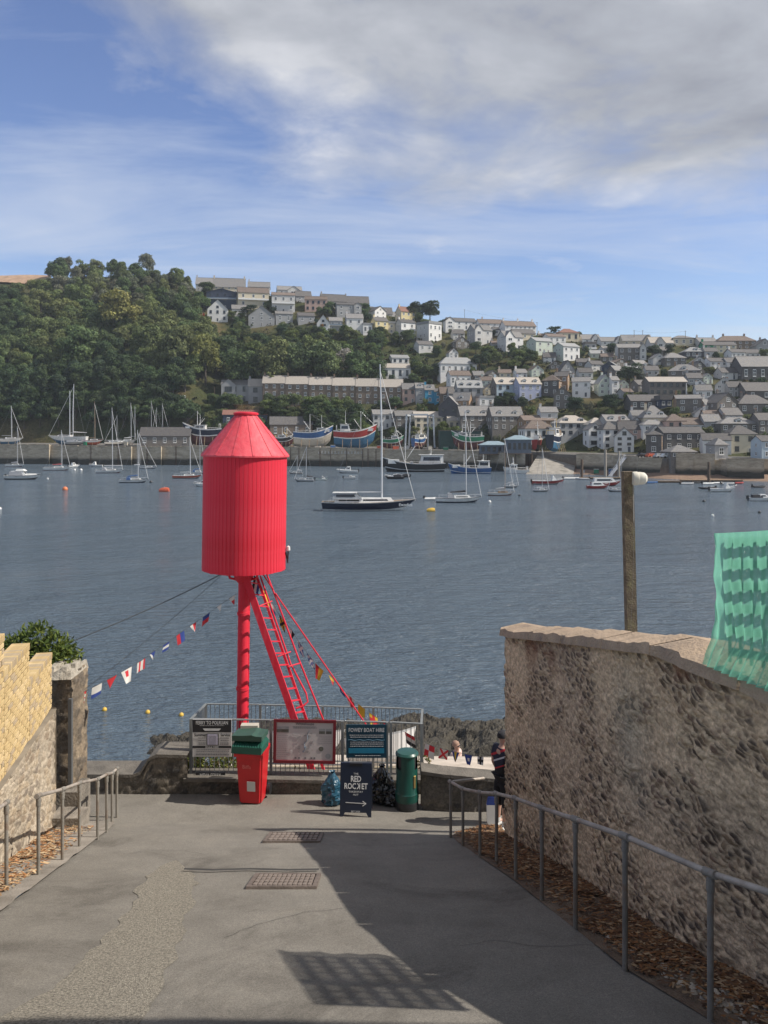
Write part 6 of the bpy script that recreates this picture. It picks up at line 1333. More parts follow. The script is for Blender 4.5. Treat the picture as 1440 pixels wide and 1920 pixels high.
A = L0+Vector((0,0,8.5)); B_ = A-ld*11; m.add([tuple(A+ln*.08), tuple(B_+ln*.08+Vector((0,0,.44))), tuple(B_-ln*.3+Vector((0,0,.44))), tuple(A-ln*.3)], [(0,1,2,3)])
m.build('wall_end', mat('rough_render', (0.22,0.19,0.15)), lwr, world=True)
STEPS = [(0.0, 1.52, 9.45), (1.52, 2.85, 10.0), (2.85, 11.0, 10.47)]
m = MB()
for a, b_, zt in STEPS:
    q = [L0-ld*a+ln*-.012, L0-ld*b_+ln*-.012, L0-ld*b_-ln*.24, L0-ld*a-ln*.24]; vs = [tuple(p+Vector((0,0,8.42))) for p in q]+[tuple(p+Vector((0,0,zt-.02))) for p in q]
    m.add(vs, [(4,5,6,7),(0,1,5,4),(1,2,6,5),(2,3,7,6),(3,0,4,7)])
m.build('mortar_core', mat('brick_mortar', (0.12,0.082,0.045), .95, .15, 8, .3, 80), lwr, world=True)
bk = [mat('yellow_brick_%d' % i, c_, .9, .18, 9, .4, 70) for i, c_ in enumerate([(0.52,0.385,0.19),(0.57,0.43,0.23),(0.47,0.34,0.165),(0.40,0.31,0.20)])]
def brickmesh(l, h, d, mi):
    me = bpy.data.meshes.new('brick'); bm = bmesh.new(); bmesh.ops.create_cube(bm, size=1.0); bmesh.ops.scale(bm, vec=(l, d, h), verts=bm.verts); bmesh.ops.bevel(bm, geom=bm.edges[:], offset=.004, segments=1, affect='EDGES'); bm.to_mesh(me); bm.free(); me.materials.append(bk[mi]); return me
BR = [brickmesh(.213, .056, .05, i) for i in range(4)]; BH = [brickmesh(.063, .10, .25, i) for i in range(4)]
ang = math.atan2(ld.y, ld.x)
visible_end = 3.35; nbk = 0
for a, b_, zt in STEPS:
    b_ = min(b_, visible_end); zz = 8.50; row = 0
    rows_ = int((zt-.11-8.5)/.073)
    for rI in range(rows_):
        z = zt - .115 - .0365 - rI*.073; u = a + (.112 if rI % 2 else 0); u = max(u, a)
        if z < 8.47 + .04*(a+1): break
        if rI % 2 == 1:
            o = put('brick', BR[rnd.randrange(4)], lwr); o.location = L0-ld*(a+.052)+Vector((0,0,z))-Vector(lwr.location)-ln*.022; o.scale = (.48,1,1); o.rotation_euler = (0,0,ang); nbk += 1
        while u < b_-.02:
            ln_ = min(.225, b_-u)
            o = put('brick', BR[0 if rnd.random() < .4 else rnd.randrange(4)], lwr); o.location = L0-ld*(u+ln_/2)+Vector((0,0,z))-Vector(lwr.location)-ln*(.022+rnd.uniform(-.004,.004)); o.scale = ((ln_-.018)/.213,1,1); o.rotation_euler = (0,0,ang); u += .225; nbk += 1
    u = a
    while u < b_:      # bricks on edge along the top
        o = put('brick', BH[rnd.choice((0,1,2,3,3))], lwr); o.location = L0-ld*(u+.036)-ln*.115+Vector((0,0,zt-.055))-Vector(lwr.location); o.rotation_euler = (0,0,ang); u += .0735; nbk += 1
# ---- stone gate pier, iron post, steps
def pier(x0, x1, ytop, ybot, Y, label, seed, dep=.55):
    k = Y/F; X0, X1 = (x0-720)*k, (x1-720)*k; zt = CAMZ-(ytop-HY)*k; zb = CAMZ-(ybot-HY)*k; r = thing('gate_pier', label, 'pier', ((X0+X1)/2, Y, zb)); w = X1-X0
    for nm, fc, nn, U in (('front', lambda u, v: np.stack([X0+u, Y+0*u, zb+v], -1), (0,-1,0), w), ('flank', lambda u, v: np.stack([X1+0*u, Y+u, zb+v], -1), (1,0,0), dep)):
        rubble('masonry', None, None, fc, U, zt-zb, lambda u, v, nn=nn: np.broadcast_to(np.array(nn, float), u.shape+(3,)), .03, (.22,.16), .04, pal=[(.20,.155,.11),(.15,.12,.09),(.26,.205,.145),(.12,.10,.08)], mort=(.18,.145,.105), slant=.1, seed=seed, parent=r)
    q = np.random.RandomState(seed); m = MB()
    for i in range(5):
        for j in range(3):
            cx_, cy_ = X0+w*(i+.5)/5, Y+dep*(j+.5)/3; s = .8+.35*q.rand(); hh = .02+.09*q.rand()
            m.add([(cx_+dx*w/5*s*1.1, cy_+dy*dep/3*s*1.1, zt-.08) for dx, dy in ((-1,-1),(1,-1),(1,1),(-1,1))]+[(cx_+dx*w/5*s*.6, cy_+dy*dep/3*s*.6, zt+hh) for dx, dy in ((-1,-1),(1,-1),(1,1),(-1,1))], [(4,5,6,7),(0,1,5,4),(1,2,6,5),(2,3,7,6),(3,0,4,7)])
    m.build('cap_stone', mat('lichen_stone', (0.33,0.30,0.25), .95, .3, 9, .6, 30), r, world=True); return r
pier(93, 133, 1262, 1500, 13.1, 'rough stone gate pier with jagged cap stones behind the brick wall', 31)
pier(126, 146, 1258, 1490, 13.8, 'second rough stone pier standing farther back', 32, .4)
m = MB(); a = P(132,1310,13.0); b_ = P(132,1470,13.0); m.bar(a, b_, .06, .06); tag(m.build('iron_post', mat('iron_grey', (0.09,0.095,0.1), .6)), 'dark iron gate post fixed to the stone pier', 'post')
STM = mat('step_stone', (0.21,0.185,0.155), .9, .3, 6, .5, 25, dirt=(0.10,0.09,0.075))
sr = thing('stone_steps', 'two worn stone steps at the foot of the left wall', 'steps', G(120, 12.9))
for i, (y0, y1, zt_) in enumerate([(12.55,12.95,.22),(12.95,13.5,.46)]): m = MB(); z0 = gz(12.7); m.box((92-720)*y0/F, y0, z0-.4, (150-i*4-720)*y0/F, y1, z0+zt_); m.build('step', STM, sr, world=True)
# ---- low sea wall with a swept end, wall under the railing, right low wall
DST = [(.075,.068,.06),(.11,.098,.085),(.055,.052,.05),(.15,.13,.105)]
def lowwall(name, label, pts, dep=.45, cop=True, pal=None):       # pts: (px, ytop, Y)
    W = [(P(px, yt, Y), gz(min(Y,14.6))-.9) for px, yt, Y in pts]; r = thing(name, label, 'wall', (W[0][0].x, W[0][0].y, W[0][1])); S = [0]
    for i in range(1, len(W)): S.append(S[-1]+math.hypot(W[i][0].x-W[i-1][0].x, W[i][0].y-W[i-1][0].y))
    xs_, ys_, zs_ = [w[0].x for w in W], [w[0].y for w in W], [w[0].z for w in W]; zb = W[0][1]; H = 1.0
    f = lambda u, v: np.stack([np.interp(u,S,xs_), np.interp(u,S,ys_), zb+(np.interp(u,S,zs_)-zb)*v/H], -1)
    rubble('masonry', None, None, f, S[-1], H, lambda u, v: np.broadcast_to(np.array((0,-1.,0)), u.shape+(3,)), .024, (.2,.07), .03, pal=pal or DST, mort=(.13,.115,.095), slant=.1, seed=int(pts[0][0]) % 50+3, parent=r)
    m = MB(); n = 16; U = np.linspace(0, S[-1], n+1)
    for a, b_ in zip(U[:-1], U[1:]):
        A, B_ = f(np.array([a]), np.array([H]))[0], f(np.array([b_]), np.array([H]))[0]
        m.add([(A[0],A[1]-.05,A[2]),(B_[0],B_[1]-.05,B_[2]),(B_[0],B_[1]-.05,B_[2]+.06),(A[0],A[1]-.05,A[2]+.06),(A[0],A[1]+dep,A[2]+.07),(B_[0],B_[1]+dep,B_[2]+.07),(A[0],A[1]+dep,A[2]-2.5),(B_[0],B_[1]+dep,B_[2]-2.5)], [(0,1,2,3),(3,2,5,4),(4,5,7,6)])
    m.build('coping', mat('dark_coping', (0.125,0.112,0.095), .9, .25, 5, .4, 30), r, world=True); return r
lowwall('sea_wall', 'low dark sea wall sweeping up towards the railing on the left', [(120,1456,14.5),(255,1456,14.5),(268,1448,14.5),(276,1430,14.5),(286,1418,14.5),(352,1420,14.5)], .55)
lowwall('parapet', 'low stone parapet carrying the grey railing', [(345,1464,14.5),(500,1465,14.5),(650,1468,14.5),(800,1466,14.5)], .4)
lowwall('sea_wall', 'low dark wall right of the green litter bin', [(790,1450,13.7),(830,1456,13.65),(920,1464,13.6),(1010,1470,13.6)], .3)
# ground beyond: enclosure floor, pale slab, beach terrace, rocks
strip('terrace', 'rough ground inside the railing under the red tower', None, [(-4.2,14.85,6.1),(1.2,14.85,6.1),(1.4,17.2,5.7),(-4.4,17.2,5.7)], mat('rough_ground', (0.26,0.21,0.15), .95, .3, 3, .5, 20, dirt=(0.10,0.11,0.05), dscale=2), 6, 'structure')
strip('slip_slab', 'pale concrete slab sloping down to the beach behind the railing', None, [(-4.2,17.25,5.62),(3.6,14.7,5.95),(5.5,20.5,4.5),(-3.4,21.5,4.2)], mat('pale_concrete', (0.50,0.43,0.36), .85, .18, 1.5, .25, 20, dirt=(0.33,0.28,0.23), dscale=1.2), 5, 'structure')
strip('beach_terrace', 'lower concrete terrace beside the rocks', None, [(-8,21.6,1.0),(9,20.6,3.2),(9,27,2.0),(-8,27,-.6)], CONC, 4, 'structure')
def rocks(name, label, x0, x1, y0, y1, zmax, seed):
    nx, ny = 200, 70; u, v = np.meshgrid(np.linspace(x0,x1,nx+1), np.linspace(y0,y1,ny+1), indexing='ij'); f1_, f2_, cid = voro(u*.9+fbm(u*1.5,v*1.5,2,3), v*.9+fbm(u*1.5+7,v*1.5,4,3), seed)
    e = np.minimum(np.minimum((u-x0),(x1-u))/1.6, np.minimum((v-y0),(y1-v))/1.2).clip(0,1); z = -.45 + e**.6*(.45 + zmax*fbm(u*.7,v*.9,seed,2)*1.6 + .45*(fbm(u*2.6,v*2.6,seed+4,5)-.35) + .12*np.abs(fbm(u*8,v*8,seed+8,3)-.5)*2)
    vs = np.stack([u,v,z],-1).reshape(-1,3); idx = np.arange(len(vs)).reshape(nx+1,ny+1); fs = np.stack([idx[:-1,:-1],idx[1:,:-1],idx[1:,1:],idx[:-1,1:]],-1).reshape(-1,4)
    me = bpy.data.meshes.new(name); me.from_pydata(vs.tolist(), [], fs.tolist()); me.materials.append(mat('weedy_rock', (0.032,0.027,0.019), .75, .5, 4, 1.0, 14, dirt=(0.06,0.05,0.035), dscale=3)); return tag(put(name, me), label, 'rock')
rocks('shore_rock', 'weed covered rock ledge in the water left of the railing', -10.6, -5.0, 31.0, 34.0, .3, 3); rocks('shore_rock', 'long dark weed covered rocks behind the railing and the seated man', -6.0, 9.5, 29.5, 35.5, .55, 5)
# ---- railings
GAL = mat('galvanised_pipe', (0.215,0.20,0.175), .6, .2, 6, .15, 40, metal=.1, dirt=(0.20,0.14,0.10), dscale=4); PIPE = mat('worn_rail', (0.34,0.30,0.26), .6, .25, 5, .15, 40, metal=.2, dirt=(0.22,0.16,0.12), dscale=4)
def railing(label, posts, hgt, extra=None, r_=.0215, tail=None):
    r = thing('handrail', label, 'railing', posts[0]); tops = [p+Vector((0,0,h)) for p, h in zip(posts, hgt)]
    for p, tp in zip(posts, tops):
        m = MB(); m.tube([p-Vector((0,0,.1)), tp], r_, 10); m.lathe([(r_,0),(r_*1.35,.0),(r_*1.35,.08),(r_,.08)], 10, 0, Matrix.Translation(tp-Vector((0,0,.12)))); m.build('post', GAL, r, 40, world=True)
        m = MB(); m.lathe([(r_*.5,-.07),(r_*1.4,-.07),(r_*1.4,.07),(r_*.5,.07)], 10, 0, Matrix.Translation(tp) @ Vector((posts[-1]-posts[0])).to_track_quat('Z','X').to_matrix().to_4x4()); m.build('fitting', GAL, r, 40, world=True)
    m = MB(); m.tube(([extra] if extra is not None else []) + tops + ([tail] if tail is not None else []), r_*1.02, 10); m.build('rail', PIPE, r, 40, world=True); return r
RP = [(845,1572,1466),(868,1587,1479),(900,1606,1486),(931,1622,1488),(967,1650,1497),(1016,1690,1515),(1079,1745,1536),(1172,1820,1568),(1332,1915,1637)]
posts = []; hs = []
for px, pb, pt in RP: Y = gy(pb); p = G(px, Y); posts.append(p); hs.append((pb-pt)*Y/F)
tail = posts[-1] + (posts[-1]-posts[-2])*1.0 + Vector((0,0,hs[-1]))
railing('long galvanised handrail running up beside the right wall', posts, hs, posts[0]+Vector((.55,.35,hs[0]-.1)), tail=tail)
LP = [(72,1645,1492),(117,1617,1480),(149,1590,1468),(183,1573,1461),(200,1560,1452),(210,1545,1450),(219,1540,1448)]
posts, hs = [], []
for px, pb, pt in LP: Y = gy(pb); posts.append(G(px, Y)); hs.append((pb-pt)*Y/F)
railing('galvanised handrail with seven posts beside the left footway', posts, hs)
a = G(12, gy(1668)); railing('end post of another handrail at the left edge', [a, G(-60, gy(1760))], [.98, .98])
# ---- enclosure railing of flat bars
FM = mat('fence_grey', (0.19,0.20,0.20), .5, .12, 6, .1, 60, metal=.05)
fr = thing('bar_railing', 'grey steel bar railing around the red tower', 'railing', P(575,1463,14.65))
bar0 = MB(); bar0.box(-.006,-.006,0,.006,.006,1.0); BAR = bar0.mesh('bar', FM)
PSEEN = []
def panel(a, b_, zb0, zb1, zt0, zt1, n, posts_=True):
    a, b_ = Vector(a), Vector(b_); A0, B0 = Vector((a.x,a.y,zb0)), Vector((b_.x,b_.y,zb1)); A1, B1 = Vector((a.x,a.y,zt0)), Vector((b_.x,b_.y,zt1))
    for p, q in ((A0,B0),(A1,B1)): d_ = (q-p).normalized()*.026; m = MB(); m.bar(p+d_, q-d_, .045, .02); m.build('rail', FM, fr, world=True)
    for p, q in ((A0,A1),(B0,B1)):
        if any((p-z_).length < .03 for z_ in PSEEN): continue
        PSEEN.append(p); m = MB(); m.bar(p-Vector((0,0,.12)), q+Vector((0,0,.004)), .05, .05); m.build('post', FM, fr, world=True)
    for i in range(1, n):
        u = i/n; p = A0.lerp(B0, u); o = put('bar', BAR, fr, loc=p-Vector(fr.location), scale=(1,1,(A1.lerp(B1,u)-p).z))
FY = 14.68; BY = 16.9
def fp(px, py, Y): p = P(px, py, Y); return p
segs = [(358,1348,1463,508,1350,1465,17),(508,1350,1465,642,1352,1466,15),(644,1352,1466,726,1354,1468,9),(733,1354,1468,790,1357,1470,6)]
for x0,t0,b0,x1,t1,b1,n in segs: A, B_ = P(x0,t0,FY), P(x1,t1,FY); panel(A, B_, P(x0,b0,FY).z, P(x1,b1,FY).z, A.z, B_.z, n)
bx = [(386,1320),(488,1321),(605,1324),(700,1326),(792,1330)]
for (x0,t0),(x1,t1) in zip(bx[:-1], bx[1:]): A, B_ = P(x0,t0,BY), P(x1,t1,BY); panel(A, B_, A.z-1.2, B_.z-1.2, A.z, B_.z, 12)
A, B_ = P(358,1348,FY), P(386,1320,BY); panel(A, B_, P(358,1463,FY).z, B_.z-1.2, A.z, B_.z, 14); A, B_ = P(790,1357,FY), P(792,1330,BY); panel(A, B_, P(790,1470,FY).z, B_.z-1.2, A.z, B_.z, 14)
# ---- the red tower
RED = mat('signal_red', (0.61,0.028,0.052), .5, .07, 1.2, .12, 9, dirt=(0.54,0.015,0.030), dscale=2.2, spec=.18); REDC = mat('faded_red', (0.60,0.06,0.085), .6, .08, 3, .35, 7, dirt=(0.53,0.05,0.065), dscale=2.5)
def streaks(m_, faded, dark):      # sun bleaching and runs down the paint
    t = m_.node_tree; b = t.nodes['Principled BSDF']; src = b.inputs['Base Color'].links[0].from_socket; tcn = t.nodes.new('ShaderNodeTexCoord'); mp = N(t, 'ShaderNodeMapping', Scale=(7, 7, .55)); t.links.new(tcn.outputs['Object'], mp.inputs[0])
    n1 = N(t, 'ShaderNodeTexNoise', Scale=1.6, Detail=8, Roughness=.7); t.links.new(mp.outputs[0], n1.inputs['Vector']); f1_ = ramp(t, n1.outputs[0], [(.5,(0,0,0)),(.75,(.75,.75,.75))]); f2_ = ramp(t, n1.outputs[0], [(.27,(.8,.8,.8)),(.37,(0,0,0))])
    t.links.new(mixc(t, f2_, mixc(t, f1_, src, faded), dark), b.inputs['Base Color'])
streaks(RED, (0.60,0.085,0.11), (0.34,0.014,0.024)); streaks(REDC, (0.60,0.13,0.15), (0.36,0.03,0.04))
TY = 15.5; k = TY/F; tx = (452-720)*k; z0 = 5.9
tw_ = thing('light_tower', 'tall red light tower with a cone topped drum on a single post', 'tower', (tx, TY, z0)); tw_.rotation_euler = (0, R(.75), 0)
def tz(py): return CAMZ-(py-HY)*k - z0
zb, zt, zc = tz(1066), tz(853), tz(777); RD = .823
m = MB(); m.tube([(0,0,-.3),(0,0,zb+.05)], .108, 20); m.build('post', RED, tw_, 40)
for py in (1150, 1290): m = MB(); m.lathe([(.118,-.03),(.126,-.03),(.126,.03),(.118,.03)], 20, 0, Matrix.Translation((0,0,tz(py)))); m.build('band', RED, tw_, 40)
m = MB(); m.tube([(.1,.07,0.2),(.1,.07,zb)], .02, 8); m.build('cable_pipe', RED, tw_, 40)
m = MB(); m.lathe([(.118,zb-.28),(.19,zb-.2),(.21,zb)], 20, 0, None, False); m.build('collar', RED, tw_, 40)
NB = 64; bd = MB(); wdt = 2*RD*math.tan(math.pi/NB)
bd.add([(RD-.03,-wdt/2*.996,0),(RD-.004,-wdt/2*.996,0),(RD+.003,-wdt/2*.93,0),(RD+.003,wdt/2*.93,0),(RD-.004,wdt/2*.996,0),(RD-.03,wdt/2*.996,0)] + [(RD-.03,-wdt/2*.996,1),(RD-.004,-wdt/2*.996,1),(RD+.003,-wdt/2*.93,1),(RD+.003,wdt/2*.93,1),(RD-.004,wdt/2*.996,1),(RD-.03,wdt/2*.996,1)],
       [(0,1,7,6),(1,2,8,7),(2,3,9,8),(3,4,10,9),(4,5,11,10),(5,4,3,2,1,0),(6,7,8,9,10,11)])
BDM = bd.mesh('board', RED)
dr = MB(); dr.lathe([(.12,zb+.02),(RD-.012,zb+.02),(RD-.012,zt)], NB, 0, None, False); dro = dr.build('drum', RED, tw_, 30)
for i in range(NB): o = put('board', BDM, dro, loc=(0,0,zb+rnd.uniform(-.006,.006)), rz=2*math.pi*i/NB, scale=(1,1,zt-zb))
# cone of lead sheets with raised laps
cone = MB(); NC = 14; rc = RD+.05; rt = .2
cone.lathe([(rc,zt-.03),(rc,zt),(rt,zc)], NC*3, 0, None, False); cone.lathe([(RD-.03,zt-.03),(rc,zt-.03)], NC*3, 0, None, False); co_ = cone.build('cone_roof', REDC, tw_, 25)
for i in range(NC):
    a = 2*math.pi*(i+.3)/NC; m = MB(); m.bar((rc*math.cos(a)*1.002, rc*math.sin(a)*1.002, zt+.006),(rt*math.cos(a), rt*math.sin(a), zc+.006), .045, .005); m.build('lap', REDC, co_)
m = MB(); m.lathe([(rt+.01,zc-.02),(rt+.05,zc-.005),(rt+.05,zc+.03),(rt-.02,zc+.05),(.02,zc+.055)], 20); m.build('cap', RED, co_, 30)
m = MB()
for i in range(9): m.tube([(-.14+.035*i, 0, zc+.05),(-.24+.037*i, -.03, zc+.2)], .004, 4)
m.build('bird_spikes', PIL, co_)
m = MB(); m.tube([(RD+.01,0,zb+.34),(RD+.05,0,zb+.12),(RD+.06,0,zb+.38)], .018, 6); m.lathe([(.02,0),(.04,.02),(.035,.09),(.01,.11)], 10, 1, Matrix.Translation((RD+.06,0,zb+.36))); m.build('lamp_bracket', [PK, PW], tw_)
for sg in (-1, 1): m = MB(); m.tube([(sg*.1,-.05,zb-.22),(sg*.26,-.08,zb-.18),(sg*.34,-.1,zb+.02)], .024, 8); m.build('brace', RED, tw_, 40)
def Tl(px, py, Y): p = P(px, py, Y)-Vector((tx,TY,z0)); a = R(-.75); return Vector((p.x*math.cos(a)+p.z*math.sin(a), p.y, -p.x*math.sin(a)+p.z*math.cos(a)))
la, lb_ = (Tl(459,1078,15.35), Tl(592,1466,15.0)), (Tl(482,1082,15.75), Tl(612,1458,15.4))
for a, b_ in (la, lb_): m = MB(); m.bar(a, b_, .13 if a is la[0] else .05, .05, up=(0,1,0)); m.build('ladder_stile', RED, tw_)
for i in range(17): u = (i+.6)/17.2; a, b_ = la[0].lerp(la[1], u), lb_[0].lerp(lb_[1], u); m = MB(); m.bar(a, b_, .05, .022); m.build('rung', RED, tw_)
h1 = [Tl(488,1080,15.9), Tl(545,1245,15.75), Tl(574,1300,15.6), Tl(577,1316,15.55), Tl(568,1324,15.5), Tl(555,1328,15.45)]; m = MB(); m.tube(h1, .018, 8); m.build('hand_rail', RED, tw_, 40)
m = MB(); m.tube([Tl(497,1068,16.1), Tl(517,1120,16.0), Tl(560,1236,15.85), Tl(607,1352,15.75)], .018, 8); m.build('hand_rail', RED, tw_, 40)
m = MB(); m.tube([Tl(516,1112,16.0), Tl(686,1358,15.9)], .015, 8); m.build('stay_rod', RED, tw_, 40)
for a, b_ in (((485,1137,15.5),(510,1127,15.8)),((520,1231,15.45),(545,1222,15.75)),((540,1250,15.45),(564,1243,15.8)),((490,1072,15.6),(512,1105,15.95))): m = MB(); m.tube([Tl(*a), Tl(*b_)], .014, 6); m.build('bracket', RED, tw_, 40)
WIRE = mat('guy_wire', (0.05,0.055,0.06), .6)
for a, b_, rr in (((424,1072,15.4),(100,1216,13.9),.010),((420,1074,15.4),(146,1302,13.9),.005)): m = MB(); A, B_ = Tl(*a), Tl(*b_); m.tube([A.lerp(B_, i/8)-Vector((0,0,.06*(1-(i/4-1)**2))) for i in range(9)], rr, 5); m.build('guy_wire', WIRE, tw_)
# ---- bunting
FCOL = {'R': mat('flag_red', (0.55,0.03,0.04), .85), 'W': mat('flag_white', (0.62,0.61,0.58), .85), 'B': mat('flag_blue', (0.03,0.06,0.25), .85), 'Y': mat('flag_yellow', (0.62,0.42,0.04), .85), 'K': mat('flag_black', (0.02,0.02,0.025), .85)}
def flag(parent, p, d, size, pat, shape='q', seed=0, long=1.15):
    # pat(u, v) -> colour key; u along the line, v down; hangs from p, line direction d
    q = random.Random(seed); n = 9; m = MB(); keys = 'RWBYK'; dn = Vector((q.uniform(-.25,.25), q.uniform(-.2,.2), -1)).normalized(); d = Vector(d).normalized(); nr = d.cross(dn).normalized()
    def pt(u, v):
        uu = u if shape == 'q' else (.5+(u-.5)*(1-v*(1 if shape == 't' else .55))); return p + d*(uu-.5)*size + dn*v*size*long + nr*math.sin(v*3+u*4+seed)*size*.07*v
    for i in range(n):
        for j in range(n):
            a = [pt(i/n,j/n), pt((i+1)/n,j/n), pt((i+1)/n,(j+1)/n), pt(i/n,(j+1)/n)]
            if shape == 't' and j == n-1: a = a[:3]
            m.add(a, [tuple(range(len(a)))], keys.index(pat((i+.5)/n, (j+.5)/n)))
    m.build('flag', [FCOL[c_] for c_ in keys], parent, 60, world=True)
one_ = lambda c_: (lambda u, v: c_)
stripes = lambda *cs: (lambda u, v: cs[min(len(cs)-1, int(v*len(cs)))]); vstripes = lambda *cs: (lambda u, v: cs[min(len(cs)-1, int(u*len(cs)))])
saltire = lambda a, b_: (lambda u, v: b_ if abs(u-v) < .15 or abs(u+v-1) < .15 else a); cross = lambda a, b_: (lambda u, v: b_ if abs(u-.5) < .13 or abs(v-.5) < .13 else a)
check = lambda a, b_, n=4: (lambda u, v: a if (int(u*n)+int(v*n)) % 2 else b_); quart = lambda a, b_: (lambda u, v: a if (u < .5) == (v < .5) else b_); disc = lambda a, b_: (lambda u, v: b_ if (u-.5)**2+(v-.35)**2 < .05 else a); diag = lambda a, b_: (lambda u, v: a if u > v else b_)
bord = lambda a, b_: (lambda u, v: b_ if .3 < u < .7 and .3 < v < .7 else a)
def bunting(label, flags, y0, y1, extra=()):
    pts = [P(px, py-5, y0+(y1-y0)*i/(len(flags)-1)) for i, (px, py, *_) in enumerate(flags)]; r = thing('bunting', label, 'bunting', pts[0])
    allp = ([P(*extra[0])] if extra and extra[0] else []) + pts + ([P(*extra[1])] if len(extra) > 1 and extra[1] else [])
    m = MB(); m.tube(allp, .004, 4); m.build('cord', WIRE, r, world=True)
    for i, (px, py, sz, pat, sh) in enumerate(flags):
        d = pts[min(i+1,len(pts)-1)]-pts[max(i-1,0)]; flag(r, pts[i], d, sz*1.18*(y0+(y1-y0)*i/(len(flags)-1))/F, pat, sh, i+len(flags))
bunting('signal flag bunting from the stone pier up to the red post', [(152,1305,17,stripes('R','W','R','W','R'),'s'),(182,1290,16,stripes('W','W','B'),'q'),(210,1275,17,one_('R'),'t'),(237,1260,18,disc('W','R'),'s'),(265,1244,14,vstripes('W','R','W','R'),'q'),(286,1228,11,diag('B','W'),'t'),(312,1211,11,stripes('B','W','B'),'q'),(338,1192,14,vstripes('R','B'),'q'),(362,1175,12,vstripes('W','R'),'t'),(387,1158,13,stripes('B','R'),'q'),(411,1140,9,one_('W'),'t'),(435,1124,12,stripes('W','R'),'t')], 13.6, 15.2, (None,(446,1112,15.35)))
bunting('signal flag bunting slung beside the red ladder', [(482,1092,17,vstripes('K','W','B'),'q'),(497,1116,15,one_('Y'),'q'),(513,1140,13,stripes('W','B'),'q'),(529,1165,15,saltire('Y','K'),'q'),(548,1188,14,vstripes('W','K'),'t'),(563,1212,15,saltire('B','W'),'q'),(581,1236,15,check('W','B'),'q'),(599,1256,18,vstripes('R','Y'),'s'),(621,1274,13,stripes('Y','R'),'t'),(640,1294,12,bord('B','W'),'q'),(657,1311,16,cross('W','R'),'q'),(678,1330,14,one_('Y'),'q'),(700,1346,16,cross('Y','R'),'q'),(722,1358,12,vstripes('R','K'),'t')], 15.9, 16.2, ((474,1074,15.9),None))
bunting('signal flag bunting over the pale slab on the right', [(768,1382,17,stripes('R','W','K'),'q'),(806,1402,17,quart('W','R'),'q'),(833,1410,15,saltire('W','R'),'q'),(854,1415,14,vstripes('B','Y','B'),'t'),(878,1420,14,bord('B','W'),'s'),(901,1424,11,cross('W','K'),'q')], 16.2, 15.4, ((735,1360,16.4),(925,1420,15.2)))
# ---- signs on the railing
BLK = mat('sign_black', (0.012,0.012,0.016), .5); SW = mat('sign_white', (0.52,0.51,0.50), .5, .04); SNAVY = mat('sign_navy', (0.006,0.012,0.03), .45); STEAL = mat('sign_teal', (0.008,0.045,0.075), .45); SCY = mat('sign_cyan', (0.02,0.20,0.32), .45); TXG = mat('print_grey', (0.16,0.16,0.17), .6); TXW = mat('print_white', (0.6,0.6,0.6), .6); MAROON = mat('frame_maroon', (0.16,0.012,0.02), .5)
def board(name, label, x0, x1, yt, yb, Y, m_, th=.02, cat='sign', frame=None):
    a = P(x0, yt, Y); b_ = P(x1, yb, Y); w, h = b_.x-a.x, a.z-b_.z; r = thing(name, label, cat, ((a.x+b_.x)/2, Y, b_.z))
    m = MB(); m.box(-w/2,0,0,w/2,th,h); m.build('panel', m_, r)
    if frame:
        m = MB(); f = .045
        for q in ((-w/2-.01,-.01,w/2+.01,f),(-w/2-.01,h-f,w/2+.01,h+.01),(-w/2-.01,f,-w/2+f,h-f),(w/2-f,f,w/2+.01,h-f)): m.box(q[0],-.02,q[1],q[2],.003,q[3])
        m.build('frame', frame, r)
    return r, w, h
def rect(r, x0, z0_, x1, z1_, m_, name='print', y=-.003): m = MB(); m.box(x0,y,z0_,x1,-.0005,z1_); return m.build(name, m_, r)
def lines(r, x0, x1, zs_, m_, hgt=.006, seed=1, y=-.0035):
    q = random.Random(seed); m = MB()
    for z in zs_:
        x = x0 + q.uniform(0,.02)
        while x < x1:
            wd = q.uniform(.012,.045); m.box(x,y,z,min(x+wd,x1),-.0005,z+hgt); x += wd+.008
    return m.build('small_print', m_, r)
r, w, h = board('ferry_sign', 'black and white ferry timetable sign on the railing', 361, 434, 1349, 1419, 14.62, SW)
rect(r, -w/2, h*.66, w/2, h, BLK, 'black_header'); text('FERRY TO POLRUAN', r, (0,-.008,h*.91), .095, TXW, bold=.010, sx=.69); lines(r, -w*.32, w*.32, [h*.83], TXW, .008)
m = MB(); m.prism([(-w*.18,h*.70),(w*.18,h*.70),(w*.23,h*.755),(-w*.23,h*.755)], -.008, -.0005); m.build('boat_emblem', TXW, r)
text('Summer', r, (-w*.30,-.008,h*.585), .075, BLK, bold=.02, sx=.9); text('Service', r, (w*.34,-.008,h*.585), .072, BLK, bold=.02, sx=.85)
lines(r, -w*.36, -w*.16, [h*.50,h*.43,h*.365,h*.33], TXG, .012, 3); lines(r, w*.2, w*.44, [h*.50,h*.43,h*.365,h*.33], TXG, .012, 4)
rect(r, -w/2, h*.235, w/2, h*.295, BLK, 'black_band'); text('SINGLE FARES', r, (0,-.008,h*.265), .045, TXW, bold=.01, sx=.9); lines(r, -w*.42, w*.44, [h*.18,h*.13,h*.07,h*.045], TXG, .012, 6)
rect(r, -w*.14, h*.31, w*.17, h*.62, BLK, 'notice_border', -.006); m = MB(); m.box(-w*.115,-.012,h*.325,w*.145,-.0065,h*.605); m.build('paper_notice', mat('paper_lilac', (0.42,0.40,0.50), .7), r); lines(r, -w*.09, w*.12, [h*(.34+.03*i) for i in range(8)], TXG, .005, 9, -.0135)
